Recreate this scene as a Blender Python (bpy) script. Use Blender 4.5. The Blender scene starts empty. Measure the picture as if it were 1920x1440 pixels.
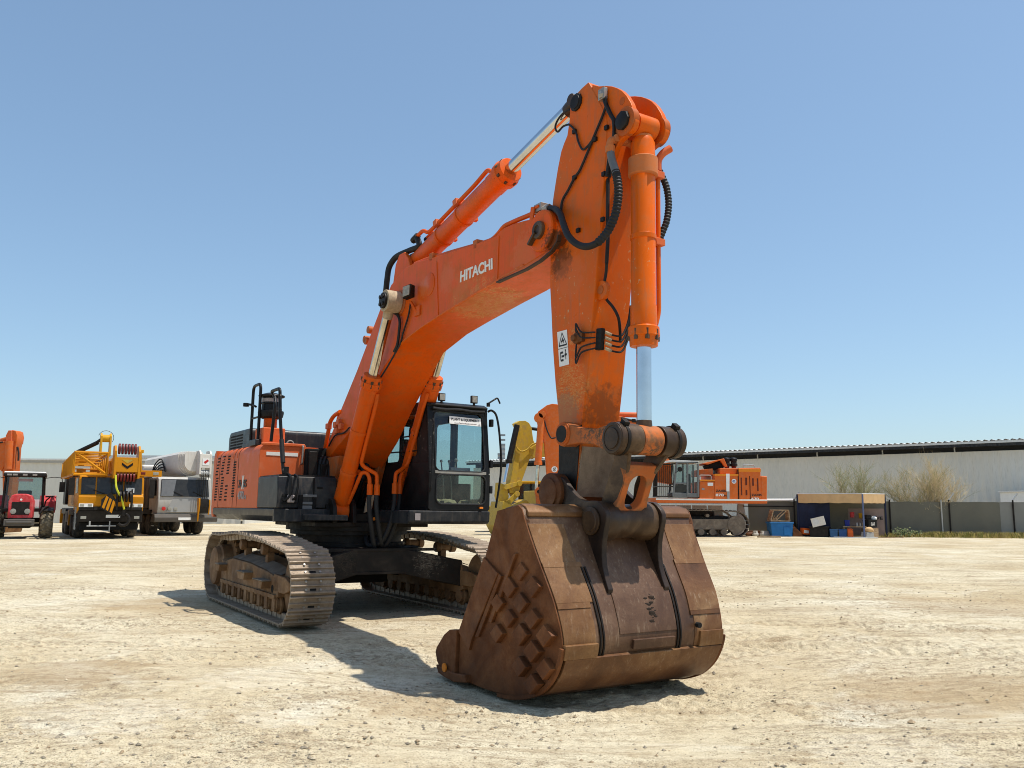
import bpy, bmesh, math, random
import numpy as np
from mathutils import Vector, Matrix
R = math.radians
PI = math.pi
random.seed(7)
scene = bpy.context.scene
col = scene.collection

# ------------------------------------------------------------------ mesh builder
def V(*a): return Vector(a)

class MB:
    """collects shapes and links them as ONE mesh object"""
    def __init__(s): s.v = []; s.f = []; s.mi = []; s.m = 0
    def add(s, vs, fs):
        n = len(s.v); s.v += [tuple(v) for v in vs]
        s.f += [tuple(n + i for i in f) for f in fs]; s.mi += [s.m] * len(fs)
        return s
    def mat(s, i): s.m = i; return s
    def box(s, x0, x1, y0, y1, z0, z1):
        return s.add([(x0,y0,z0),(x1,y0,z0),(x1,y1,z0),(x0,y1,z0),(x0,y0,z1),(x1,y0,z1),(x1,y1,z1),(x0,y1,z1)],
            [(0,3,2,1),(4,5,6,7),(0,1,5,4),(1,2,6,5),(2,3,7,6),(3,0,4,7)])
    def obox(s, c, ex, ey, ez):
        c, ex, ey, ez = map(Vector, (c, ex, ey, ez))
        vs = [c+a*ex+b*ey+d*ez for d in (-1,1) for a, b in ((-1,-1),(1,-1),(1,1),(-1,1))]
        return s.add(vs, [(0,3,2,1),(4,5,6,7),(0,1,5,4),(1,2,6,5),(2,3,7,6),(3,0,4,7)])
    def bar(s, p0, p1, w, h, up=(0,0,1)):
        p0, p1 = Vector(p0), Vector(p1); d = p1-p0; L = d.length; d.normalize()
        sd = d.cross(Vector(up))
        if sd.length < 1e-4: sd = d.cross(V(0,1,0))
        sd.normalize(); u = sd.cross(d)
        return s.obox((p0+p1)/2, d*L/2, sd*w/2, u*h/2)
    def prism(s, poly, ax, a, b):
        n = len(poly)
        mk = {'y': lambda q, t: (q[0], t, q[1]), 'x': lambda q, t: (t, q[0], q[1]), 'z': lambda q, t: (q[0], q[1], t)}[ax]
        vs = [mk(q, a) for q in poly] + [mk(q, b) for q in poly]
        fs = [tuple(range(n)), tuple(range(2*n-1, n-1, -1))] + [(i, (i+1) % n, n+(i+1) % n, n+i) for i in range(n)]
        return s.add(vs, fs)
    def loft(s, A, B, cap=True):
        """closed loops A and B of equal length"""
        n = len(A); fs = [(i, (i+1) % n, n+(i+1) % n, n+i) for i in range(n)]
        if cap: fs += [tuple(range(n)), tuple(range(2*n-1, n-1, -1))]
        return s.add(list(A)+list(B), fs)
    def strip(s, A, B):
        n = len(A); return s.add(list(A)+list(B), [(i, i+1, n+i+1, n+i) for i in range(n-1)])
    def tube(s, path, r, n=10, cap=True, close=False, ridge=0, step=0):
        P = [Vector(q) for q in path]; m = len(P)
        rr = list(r) if isinstance(r, (list, tuple)) else [r]*m
        vs = []; up = None
        for i in range(m):
            if close: t = P[(i+1) % m]-P[i-1]
            else: t = P[min(i+1, m-1)]-P[max(i-1, 0)]
            if t.length < 1e-9: t = V(0,0,1)
            t.normalize()
            if up is None:
                up = t.orthogonal().normalized()
            else:
                up = up - t*up.dot(t)
                up = up.normalized() if up.length > 1e-6 else t.orthogonal().normalized()
            w = t.cross(up)
            for k in range(n):
                a = 2*PI*k/n; vs.append(P[i]+(up*math.cos(a)+w*math.sin(a))*rr[i])
        fs = []
        for i in range(m if close else m-1):
            j = (i+1) % m
            for k in range(n): fs.append((i*n+k, i*n+(k+1) % n, j*n+(k+1) % n, j*n+k))
        if cap and not close: fs += [tuple(range(n))[::-1], tuple(range((m-1)*n, m*n))]
        return s.add(vs, fs)
    def cyl(s, p0, p1, r0, r1=None, n=24):
        return s.tube([p0, p1], [r0, r0 if r1 is None else r1], n)
    def lathe(s, p0, p1, prof, n=28):
        """prof = [(distance along p0->p1, radius)]"""
        p0, p1 = Vector(p0), Vector(p1); d = (p1-p0).normalized()
        u = d.orthogonal().normalized(); w = d.cross(u); vs = []
        for t, r in prof:
            for k in range(n):
                a = 2*PI*k/n; vs.append(p0+d*t+(u*math.cos(a)+w*math.sin(a))*max(r, 1e-4))
        m = len(prof); fs = [(i*n+k, i*n+(k+1) % n, (i+1)*n+(k+1) % n, (i+1)*n+k) for i in range(m-1) for k in range(n)]
        fs += [tuple(range(n))[::-1], tuple(range((m-1)*n, m*n))]
        return s.add(vs, fs)
    def ball(s, c, r, n=12, sc=(1,1,1)):
        c = Vector(c); vs = []; m = n//2
        for i in range(m+1):
            th = PI*i/m
            for k in range(n):
                a = 2*PI*k/n
                vs.append((c.x+r*sc[0]*math.sin(th)*math.cos(a), c.y+r*sc[1]*math.sin(th)*math.sin(a), c.z+r*sc[2]*math.cos(th)))
        return s.add(vs, [(i*n+k, i*n+(k+1) % n, (i+1)*n+(k+1) % n, (i+1)*n+k) for i in range(m) for k in range(n)])
    def holed(s, outer, inner, mp, a, b):
        """plate with a hole; outer / inner are 2-D loops of equal length, mp(u, v, t) -> 3-D"""
        n = len(outer)
        vs = [mp(*q, a) for q in outer]+[mp(*q, a) for q in inner]+[mp(*q, b) for q in outer]+[mp(*q, b) for q in inner]
        fs = []
        for i in range(n):
            j = (i+1) % n
            fs += [(i, j, n+j, n+i), (2*n+j, 2*n+i, 3*n+i, 3*n+j), (j, i, 2*n+i, 2*n+j), (n+i, n+j, 3*n+j, 3*n+i)]
        return s.add(vs, fs)
    def xform(s, M):
        s.v = [tuple(M @ Vector(v)) for v in s.v]; return s
    def build(s, name, mats, parent=None, bevel=0.0, seg=2, smooth=38, ang=35):
        me = bpy.data.meshes.new(name); me.from_pydata(s.v, [], s.f)
        mats = mats if isinstance(mats, (list, tuple)) else [mats]
        for m in mats: me.materials.append(m)
        me.polygons.foreach_set('material_index', s.mi)
        bm = bmesh.new(); bm.from_mesh(me)
        bmesh.ops.remove_doubles(bm, verts=bm.verts, dist=1e-5)
        bmesh.ops.recalc_face_normals(bm, faces=bm.faces)
        bm.to_mesh(me); bm.free()
        if smooth:
            me.polygons.foreach_set('use_smooth', [True]*len(me.polygons))
            me.set_sharp_from_angle(angle=R(smooth))
        o = bpy.data.objects.new(name, me); col.objects.link(o)
        if parent is not None: o.parent = parent
        if bevel:
            b = o.modifiers.new('edge', 'BEVEL'); b.width = bevel; b.segments = seg
            b.limit_method = 'ANGLE'; b.angle_limit = R(ang); b.harden_normals = True
        return o

def tag(o, label=None, cat=None, group=None, kind=None):
    if label: o['label'] = label
    if cat: o['category'] = cat
    if group: o['group'] = group
    if kind: o['kind'] = kind
    return o
def empty(name, loc=(0,0,0), rz=0.0, label=None, cat=None, group=None, parent=None):
    o = bpy.data.objects.new(name, None); col.objects.link(o); o.empty_display_size = .3
    o.location = loc; o.rotation_euler = (0, 0, rz)
    if parent is not None: o.parent = parent
    return tag(o, label, cat, group)
def dup(o, parent=None):
    c = o.copy(); col.objects.link(c)
    if parent is not None: c.parent = parent
    for ch in [k for k in bpy.data.objects if k.parent == o]: dup(ch, c)
    return c
def text_mb(txt, size, fn, depth=.004, bold=.0, font=None, shear=0.0, align='CENTER', sx=1.0, spacing=1.0):
    """lettering as a mesh; fn(u, v, d) -> 3-D maps the flat letters onto a surface"""
    cu = bpy.data.curves.new('lettering', 'FONT'); cu.body = txt; cu.size = size; cu.extrude = depth; cu.offset = bold
    cu.align_x = align; cu.align_y = 'CENTER'; cu.shear = shear; cu.space_character = spacing
    ob = bpy.data.objects.new('lettering', cu); col.objects.link(ob)
    dg = bpy.context.evaluated_depsgraph_get(); dg.update()
    me = bpy.data.meshes.new_from_object(ob.evaluated_get(dg))
    mb = MB(); mb.add([fn(v.co.x*sx, v.co.y, v.co.z) for v in me.vertices], [tuple(q.vertices) for q in me.polygons])
    bpy.data.objects.remove(ob); bpy.data.curves.remove(cu); bpy.data.meshes.remove(me)
    return mb
def rrect(u0, u1, v0, v1, r, k=5):
    out = []
    for cx, cy, a0 in ((u1-r, v1-r, 0), (u0+r, v1-r, 90), (u0+r, v0+r, 180), (u1-r, v0+r, 270)):
        for i in range(k+1):
            a = R(a0+90*i/k); out.append((cx+r*math.cos(a), cy+r*math.sin(a)))
    return out
def outer_for(inner, u0, u1, v0, v1):
    """points of the rectangle matching the loop `inner` made by rrect (same corner order)"""
    n = len(inner)//4; out = []
    for c, (cu, cv) in enumerate(((u1, v1), (u0, v1), (u0, v0), (u1, v0))):
        for i in range(n):
            iu, iv = inner[c*n+i]; t = i/(n-1)
            if c == 0: a, b_ = (u1, iv), (iu, v1)
            elif c == 1: a, b_ = (iu, v1), (u0, iv)
            elif c == 2: a, b_ = (u0, iv), (iu, v0)
            else: a, b_ = (iu, v0), (u1, iv)
            if t < .5: q = (a[0]+(cu-a[0])*t*2, a[1]+(cv-a[1])*t*2)
            else: q = (cu+(b_[0]-cu)*(t-.5)*2, cv+(b_[1]-cv)*(t-.5)*2)
            out.append(q)
    return out
def curve(pts, k=8, close=False):
    """Catmull-Rom through pts"""
    P = [Vector(p) for p in pts]; out = []; n = len(P)
    for i in range(n-1):
        a, b, c, d = P[max(i-1, 0)], P[i], P[i+1], P[min(i+2, n-1)]
        for j in range(k):
            t = j/k
            out.append(.5*((2*b)+(c-a)*t+(2*a-5*b+4*c-d)*t*t+(3*b-a-3*c+d)*t**3))
    out.append(P[-1]); return out
def bend(pts, r=.05, k=5):
    """polyline with rounded corners"""
    P = [Vector(p) for p in pts]; out = [P[0]]
    for i in range(1, len(P)-1):
        a, b, c = P[i-1], P[i], P[i+1]
        d0 = (a-b); d1 = (c-b); q = min(r, d0.length*.45, d1.length*.45)
        s0 = b+d0.normalized()*q; s1 = b+d1.normalized()*q
        for j in range(k+1):
            t = j/k; out.append(s0.lerp(b, t).lerp(b.lerp(s1, t), t))
    out.append(P[-1]); return out
def corrugated(path, r, pitch=.03, amp=.12):
    """radii list for a ribbed hose: resamples the path"""
    P = [Vector(p) for p in path]; L = [0]
    for a, b in zip(P, P[1:]): L.append(L[-1]+(b-a).length)
    m = max(4, int(L[-1]/(pitch/2))); out = []; k = 0
    for i in range(m+1):
        t = L[-1]*i/m
        while k < len(P)-2 and L[k+1] < t: k += 1
        f = (t-L[k])/max(1e-9, L[k+1]-L[k]); out.append(P[k].lerp(P[k+1], min(1, f)))
    return out, [r*(1+(amp if i % 2 else -amp)) for i in range(m+1)]

# ------------------------------------------------------------------ materials
class NT:
    def __init__(s, name):
        s.m = bpy.data.materials.new(name); s.m.use_nodes = True; s.t = s.m.node_tree; s.n = s.t.nodes
        s.b = s.n['Principled BSDF']; s.tc = s.n.new('ShaderNodeTexCoord')
    def new(s, typ, **k):
        x = s.n.new(typ)
        for a, b in k.items(): setattr(x, a, b)
        return x
    def link(s, a, b): s.t.links.new(a, b)
    def coord(s, scale=(1,1,1), rot=(0,0,0), src='Object'):
        m = s.new('ShaderNodeMapping'); m.inputs['Scale'].default_value = scale; m.inputs['Rotation'].default_value = rot
        s.link(s.tc.outputs[src], m.inputs['Vector']); return m.outputs['Vector']
    def noise(s, scale, detail=4, rough=.55, vec=None, dist=0.0):
        x = s.new('ShaderNodeTexNoise'); x.inputs['Scale'].default_value = scale; x.inputs['Detail'].default_value = detail
        x.inputs['Roughness'].default_value = rough; x.inputs['Distortion'].default_value = dist
        s.link(vec if vec is not None else s.tc.outputs['Object'], x.inputs['Vector']); return x.outputs['Fac']
    def ramp(s, fac, stops):
        x = s.new('ShaderNodeValToRGB'); e = x.color_ramp.elements
        while len(e) < len(stops): e.new(.5)
        for el, (p, c) in zip(e, stops):
            el.position = p; el.color = (*c, 1) if isinstance(c, (tuple, list)) else (c, c, c, 1)
        s.link(fac, x.inputs['Fac']); return x.outputs['Color']
    def mix(s, fac, a, b, mode='MIX'):
        x = s.new('ShaderNodeMix'); x.data_type = 'RGBA'; x.blend_type = mode
        for k, v in (('Factor', fac), ('A', a), ('B', b)):
            i = [q for q in x.inputs if q.name == k and (q.type == ('VALUE' if k == 'Factor' else 'RGBA'))][0]
            if isinstance(v, (int, float)): i.default_value = v
            elif isinstance(v, tuple): i.default_value = (*v, 1)
            else: s.link(v, i)
        return [q for q in x.outputs if q.type == 'RGBA'][0]
    def math(s, op, a, b):
        x = s.new('ShaderNodeMath', operation=op)
        for i, v in enumerate((a, b)):
            if isinstance(v, (int, float)): x.inputs[i].default_value = v
            else: s.link(v, x.inputs[i])
        return x.outputs[0]
    def bump(s, h, strength=.2, dist=.02):
        x = s.new('ShaderNodeBump'); x.inputs['Strength'].default_value = strength; x.inputs['Distance'].default_value = dist
        s.link(h, x.inputs['Height']); s.link(x.outputs['Normal'], s.b.inputs['Normal'])
    def spot(s, cen, rad, thin=0, freq=5.0):
        """worn or stained patch of the surface itself: ragged mask round a point, thin > 0 breaks it into scratches"""
        x = s.new('ShaderNodeVectorMath', operation='DISTANCE'); s.link(s.tc.outputs['Object'], x.inputs[0]); x.inputs[1].default_value = cen
        d = s.math('SUBTRACT', 1.0, s.math('DIVIDE', x.outputs['Value'], rad))
        q = s.math('ADD', d, s.math('MULTIPLY', s.math('SUBTRACT', s.noise(freq/rad, 6, .68), .5), 1.5))
        k = s.ramp(q, [(.28, 0.0), (.52, 1.0)])
        if thin:
            z = s.noise(9, 7, .75, s.coord((1.0, 1.0, 3.5), (0, .5, 0)), 1.2)
            k = s.math('MULTIPLY', k, s.ramp(z, [(.485, 0.0), (.5, 1.0), (.515, 1.0), (.53, 0.0)]))
        return k
    def set(s, **k):
        for a, v in k.items():
            i = s.b.inputs[a.replace('_', ' ')]
            if isinstance(v, (int, float)): i.default_value = v
            elif isinstance(v, tuple): i.default_value = (*v, 1) if len(v) == 3 else v
            else: s.link(v, i)
        return s

def paint(name, c, rough=.42, var=.12, fade=None, dirt=(.22,.15,.09), amt=.35, chips=None, chip_amt=.0, metal=0.0, sc=1.0, streaks=0.0, bump=.05, spec=.13, spots=()):
    t = NT(name)
    n1 = t.noise(1.1*sc, 5, .6); n2 = t.noise(5.5*sc, 6, .62); n3 = t.noise(38*sc, 3, .6)
    lo = tuple(x*(1-var) for x in c); hi = tuple(min(1, x*(1+var)) for x in c)
    k = t.mix(t.ramp(n1, [(.3, 0.0), (.7, 1.0)]), lo, hi)
    if fade: k = t.mix(t.ramp(n2, [(.45, 0.0), (.72, 1.0)]), k, fade)
    if amt:
        d = t.math('MULTIPLY', t.ramp(n2, [(.5, 0.0), (.8, 1.0)]), t.ramp(n1, [(.35, .15), (.75, 1.0)]))
        k = t.mix(t.math('MULTIPLY', d, amt), k, dirt)
    if streaks:
        s = t.noise(7, 4, .6, t.coord((3.2, 3.2, .28)))
        k = t.mix(t.math('MULTIPLY', t.ramp(s, [(.52, 0.0), (.72, 1.0)]), streaks), k, dirt)
    if chips:
        q = t.math('MULTIPLY', t.ramp(t.noise(16*sc, 8, .72), [(.62-chip_amt*.1, 0.0), (.65-chip_amt*.1, 1.0)]), t.ramp(t.noise(.9*sc, 3, .5), [(.5, 0.0), (.62, 1.0)]))
        k = t.mix(q, k, chips)
    for cen, rad, c2, thin, am in spots: k = t.mix(t.math('MULTIPLY', t.spot(cen, rad, thin), am), k, c2)
    r = t.mix(t.ramp(n2, [(.3, 0.0), (.75, 1.0)]), (rough*.75,)*3, (min(1, rough*1.45),)*3)
    t.set(Base_Color=k, Roughness=r, Metallic=metal); t.b.inputs['Specular IOR Level'].default_value = spec; t.bump(n3, bump, .01)
    return t.m
def plain(name, c, rough=.5, metal=0.0, var=.1, sc=6.0, bump=0.0, spec=.3):
    t = NT(name); n = t.noise(sc, 4, .6)
    t.set(Base_Color=t.mix(t.ramp(n, [(.3, 0.0), (.7, 1.0)]), tuple(x*(1-var) for x in c), tuple(min(1, x*(1+var)) for x in c)), Roughness=rough, Metallic=metal)
    if bump: t.bump(t.noise(sc*8, 3, .6), bump, .01)
    if spec is not None: t.b.inputs['Specular IOR Level'].default_value = spec
    return t.m
def glass(name, tint=(.62,.74,.74), amount=.86):
    t = NT(name); out = t.n['Material Output']
    tr = t.new('ShaderNodeBsdfTransparent'); tr.inputs['Color'].default_value = (*tint, 1)
    gl = t.new('ShaderNodeBsdfGlossy'); gl.inputs['Roughness'].default_value = .03; gl.inputs['Color'].default_value = (.95,.97,1,1)
    df = t.new('ShaderNodeBsdfDiffuse'); df.inputs['Color'].default_value = (.30,.29,.25,1)
    fr = t.new('ShaderNodeFresnel'); fr.inputs['IOR'].default_value = 1.5
    dust = t.math('MULTIPLY', t.ramp(t.noise(5, 6, .65), [(.4, .25), (.8, 1.0)]), 1-amount)
    a = t.new('ShaderNodeMixShader'); b = t.new('ShaderNodeMixShader')
    t.link(dust, a.inputs[0]); t.link(tr.outputs[0], a.inputs[1]); t.link(df.outputs[0], a.inputs[2])
    geo = t.new('ShaderNodeNewGeometry'); t.link(t.math('MULTIPLY', fr.outputs[0], t.math('SUBTRACT', 1.0, geo.outputs['Backfacing'])), b.inputs[0]); t.link(a.outputs[0], b.inputs[1]); t.link(gl.outputs[0], b.inputs[2])
    t.link(b.outputs[0], out.inputs['Surface']); return t.m
def rusty(name, cols, sc=1.0, rough=.6, metal=.0, stretch=(1,1,1), bump=.25, scratch=0.0, spec=.3, spots=()):
    t = NT(name); v = t.coord(stretch)
    a = t.noise(1.6*sc, 6, .62, v, .6); b = t.noise(6*sc, 7, .66, v); c = t.noise(45*sc, 4, .6)
    k = t.ramp(a, [(.28, cols[0]), (.45, cols[1]), (.58, cols[2]), (.75, cols[3])])
    k = t.mix(t.math('MULTIPLY', t.ramp(b, [(.48, 0.0), (.7, 1.0)]), .6), k, cols[1])
    k = t.mix(t.math('MULTIPLY', t.ramp(c, [(.5, 0.0), (.75, 1.0)]), .35), k, cols[0])
    if scratch:
        g_ = t.math('MULTIPLY', t.ramp(t.noise(34, 5, .7, t.coord((1,1,.07))), [(.56, 0.0), (.68, 1.0)]), t.ramp(a, [(.4, .1), (.65, 1.0)]))
        k = t.mix(t.math('MULTIPLY', g_, scratch), k, (.42,.32,.22))
        g_ = t.ramp(t.noise(9, 5, .7, t.coord((1,1,.3))), [(.58, 0.0), (.72, 1.0)]); k = t.mix(t.math('MULTIPLY', g_, scratch*1.3), k, cols[0])
    for cen, rad, c2, thin, am in spots: k = t.mix(t.math('MULTIPLY', t.spot(cen, rad, thin), am), k, c2)
    t.b.inputs['Specular IOR Level'].default_value = spec
    t.set(Base_Color=k, Roughness=t.mix(t.ramp(b, [(.3, 0.0), (.7, 1.0)]), (rough*.75,)*3, (min(1, rough*1.3),)*3), Metallic=metal)
    t.bump(t.math('ADD', t.math('MULTIPLY', b, .6), t.math('MULTIPLY', c, .5)), bump, .012); return t.m

M = {}
ORANGE = (.68, .092, .0035)
SCR = (.62,.42,.13); STN = (.07,.035,.015); FAD = (.62,.15,.045)
M['orange'] = paint('orange_paint', ORANGE, .36, .10, (.60,.112,.014), (.22,.09,.03), .45, None, .0, streaks=.28, spots=(
    ((4.75,-.1,4.22), .55, SCR, 1, .9), ((4.2,.0,4.16), .5, SCR, 1, .9), ((4.5,-.05,4.2), .75, (.50,.16,.03), 0, .5), ((6.4,-.36,4.42), .26, STN, 0, .85),
    ((3.3,-.36,4.62), .22, FAD, 0, .7), ((3.95,-.36,4.6), .30, FAD, 0, .5), ((5.8,-.36,4.45), .40, FAD, 0, .55), ((2.0,-.36,4.0), .3, FAD, 0, .4)))
M['orange_arm'] = paint('orange_arm_paint', (.68,.115,.0035), .36, .10, (.60,.128,.014), (.22,.14,.08), .45, (.50,.38,.20), .1, streaks=.3, spots=(
    ((6.5,-.24,2.85), .42, SCR, 1, .8), ((6.45,-.24,2.6), .35, (.30,.16,.08), 0, .6), ((6.6,-.24,3.35), .22, SCR, 1, .6), ((6.35,-.24,4.25), .30, STN, 0, .75), ((6.5,-.24,4.05), .4, FAD, 0, .4), ((6.9,0,2.6), .45, STN, 0, .5)))
M['orange_faded'] = paint('faded_orange_paint', (.62,.125,.038), .48, .07, (.62,.16,.065), (.30,.20,.13), .25, streaks=.12)
M['orange_dull'] = paint('dirty_orange_paint', (.46,.10,.018), .5, .15, (.40,.15,.06), (.14,.09,.055), .8, (.10,.07,.05), .6, streaks=.3)
M['charcoal'] = paint('charcoal_panel', (.024,.026,.030), .33, .2, (.045,.045,.045), (.16,.13,.10), .35, streaks=.25)
M['black'] = paint('black_paint', (.009,.009,.0095), .42, .3, None, (.08,.06,.045), .35, (.22,.20,.17), .3, spec=.2)
M['dark_part'] = plain('dark_greasy_metal', (.015,.012,.010), .5, 0, .4, spec=.2)
M['cavity'] = plain('recess_shade_black', (.006,.006,.006), .9)  # near-black; shade inside slots, holes and gaps is put into the colour
M['rubber'] = plain('black_rubber', (.016,.016,.017), .62, 0, .3)
M['chrome'] = plain('polished_chrome_rod', (.60,.61,.63), .13, 1.0, .12, 3)
M['chrome_dusty'] = plain('dusty_chrome_rod', (.58,.52,.43), .15, 1.0, .3, 4)
M['steel'] = plain('bare_steel', (.36,.33,.29), .45, .7, .2)
M['greasy'] = rusty('greasy_brown_steel', [(.026,.015,.009), (.060,.034,.018), (.120,.072,.038), (.24,.155,.08)], 1.3, .38, .15, bump=.12)
M['link'] = paint('worn_orange_link', (.45,.12,.03), .5, .2, (.30,.14,.06), (.10,.065,.04), .9, (.11,.07,.045), 1.3, sc=1.4)
M['rust'] = rusty('rusty_bucket_steel', [(.078,.033,.012), (.145,.064,.023), (.215,.108,.042), (.32,.19,.09)], .9, .44, .1, scratch=.35)
M['rust_mid'] = rusty('worn_grey_brown_steel', [(.052,.027,.017), (.098,.050,.028), (.145,.080,.046), (.27,.175,.105)], .9, .42, .12, scratch=.45)
M['rust_heel'] = rusty('polished_heel_steel', [(.060,.026,.010), (.118,.050,.019), (.175,.083,.033), (.27,.155,.07)], 1.0, .42, .12, scratch=.4)
M['rust_dark'] = rusty('shaded_red_rust', [(.052,.017,.005), (.105,.034,.009), (.165,.056,.015), (.23,.098,.034)], 1.0, .68)  # red rust with the bucket side's shade worked into the colour
M['shoe'] = rusty('dusty_track_steel', [(.15,.105,.07), (.24,.18,.125), (.33,.26,.19), (.42,.35,.27)], 2.2, .55, .25)
M['track_brown'] = rusty('muddy_track_frame', [(.085,.045,.022), (.16,.085,.038), (.23,.13,.06), (.30,.19,.105)], 1.3, .75)
M['track_dust'] = rusty('sand_covered_steel', [(.10,.075,.055), (.16,.125,.095), (.22,.175,.13), (.30,.24,.18)], 1.5, .8)
M['belly'] = rusty('shade_dark_carbody', [(.007,.006,.005), (.013,.010,.008), (.022,.016,.012), (.05,.038,.027)], 2.2, .5, spec=.2, spots=(((1.36,.8,.82), .42, (.26,.22,.17), 1, .9), ((1.36,-.6,.8), .3, (.10,.075,.05), 1, .7)))  # dark steel, shade under the machine included in its colour
M['white_letter'] = plain('white_letter_film', (.78,.76,.70), .5, 0, .04)
M['black_letter'] = plain('black_letter_film', (.02,.02,.02), .5)
M['grey_letter'] = plain('grey_letter_film', (.32,.28,.27), .5)
M['white'] = plain('white_paper', (.78,.78,.76), .6, 0, .05)
M['glass'] = glass('cab_glass', (.80,.875,.88), .975)
M['glass_dusty'] = glass('dusty_cab_glass', (.74,.80,.74), .90)
M['glass_dark'] = plain('dark_tinted_glass', (.030,.029,.026), .12, 0, .3, spec=.35)
M['lens'] = plain('lamp_lens', (.30,.29,.25), .3, 0, .25, 30)
M['arm_low'] = paint('scraped_arm_end_paint', (.40,.10,.014), .55, .25, (.16,.085,.035), (.085,.05,.028), 1.0, (.42,.33,.20), 1.6, sc=1.6, streaks=.7)
M['trim_grey'] = plain('grey_trim', (.13,.135,.14), .4)
M['amber'] = plain('amber_lens', (.75,.22,.02), .3)
M['red_lens'] = plain('red_lens', (.5,.02,.015), .3)
M['seat'] = plain('seat_cloth', (.035,.035,.04), .8)
M['orange_dusty'] = paint('dust_coated_orange_paint', (.50,.15,.045), .6, .15, (.45,.20,.10), (.25,.16,.09), .5)
M['ear'] = rusty('blackened_ear_steel', [(.010,.007,.005), (.022,.013,.009), (.045,.026,.016), (.11,.07,.04)], 1.2, .45)
M['sand'] = plain('dried_sand', (.42,.33,.22), .9, 0, .2, 20)

# ================================================================== CAMERA, LIGHT, SKY
F_PX, PITCH, ROLL, CAM_H = [1603.49514, 0.14225, -0.00532, 1.62973]
cam = bpy.data.cameras.new('camera'); co = bpy.data.objects.new('camera', cam); col.objects.link(co)
cam.sensor_fit = 'HORIZONTAL'; cam.sensor_width = 36; cam.lens = F_PX/1920*36; cam.clip_start = .1; cam.clip_end = 6000
co.matrix_world = Matrix.Translation((0, 0, CAM_H)) @ Matrix.Rotation(R(90)+PITCH, 4, 'X') @ Matrix.Rotation(-ROLL, 4, 'Z')
scene.camera = co
SUN = V(.37, -.04, 1.0).normalized()
el = math.asin(SUN.z); az = math.atan2(SUN.x, SUN.y)
sd = bpy.data.lights.new('sun', 'SUN'); sd.energy = 4.9; sd.angle = R(.53); sd.color = (1.0, .945, .86)
so = bpy.data.objects.new('sun', sd); col.objects.link(so); so.location = (20, -5, 60)
so.rotation_euler = (-SUN).to_track_quat('-Z', 'Y').to_euler()
w = bpy.data.worlds.new('World'); scene.world = w; w.use_nodes = True
nt = w.node_tree; sky = nt.nodes.new('ShaderNodeTexSky'); sky.sky_type = 'NISHITA'; sky.sun_disc = False
sky.sun_elevation = el; sky.sun_rotation = az; sky.altitude = 0; sky.air_density = 1.0; sky.dust_density = 1.0; sky.ozone_density = 6.0
bg = nt.nodes['Background']; bg.inputs['Strength'].default_value = .15
ga = nt.nodes.new('ShaderNodeGamma'); ga.inputs['Gamma'].default_value = .75; mu = nt.nodes.new('ShaderNodeVectorMath'); mu.operation = 'MULTIPLY'; mu.inputs[1].default_value = (1.36, 1.47, 1.46)   # hazy desert sky: flatter than the clear-air model
nt.links.new(sky.outputs[0], ga.inputs['Color']); nt.links.new(ga.outputs[0], mu.inputs[0]); nt.links.new(mu.outputs[0], bg.inputs['Color'])
scene.view_settings.view_transform = 'Standard'; scene.view_settings.look = 'None'; scene.view_settings.exposure = .12; scene.view_settings.gamma = 1
scene.cycles.max_bounces = 8; scene.cycles.transparent_max_bounces = 12
scene.cycles.use_denoising = True; scene.cycles.filter_width = 1.0

# ================================================================== GROUND
def vnoise(x, y, seed=0):
    """smooth lattice noise in [-1, 1]"""
    xi = np.floor(x).astype(np.int64); yi = np.floor(y).astype(np.int64); xf_ = x-xi; yf_ = y-yi
    def h(a, b):
        q = (a*374761393+b*668265263+seed*974634777) & 0xffffffff
        q = ((q ^ (q >> 13))*1274126177) & 0xffffffff
        return ((q ^ (q >> 16)) & 0xffff)/32767.5-1
    u = xf_*xf_*(3-2*xf_); v = yf_*yf_*(3-2*yf_)
    return (h(xi, yi)*(1-u)+h(xi+1, yi)*u)*(1-v)+(h(xi, yi+1)*(1-u)+h(xi+1, yi+1)*u)*v
_r = random.Random(77); GROOVES = []
for _k in range(64):
    if _k < 40: GROOVES.append((_r.uniform(1.5, 11), _r.uniform(9.5, 26), _r.gauss(-9, 6), _r.uniform(1.5, 6), _r.uniform(.03, .07), _r.uniform(.012, .03)))
    else: GROOVES.append((_r.uniform(-8, -2), _r.uniform(6, 22), _r.gauss(6, 9), _r.uniform(1, 4), _r.uniform(.03, .06), _r.uniform(.010, .024)))
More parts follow.
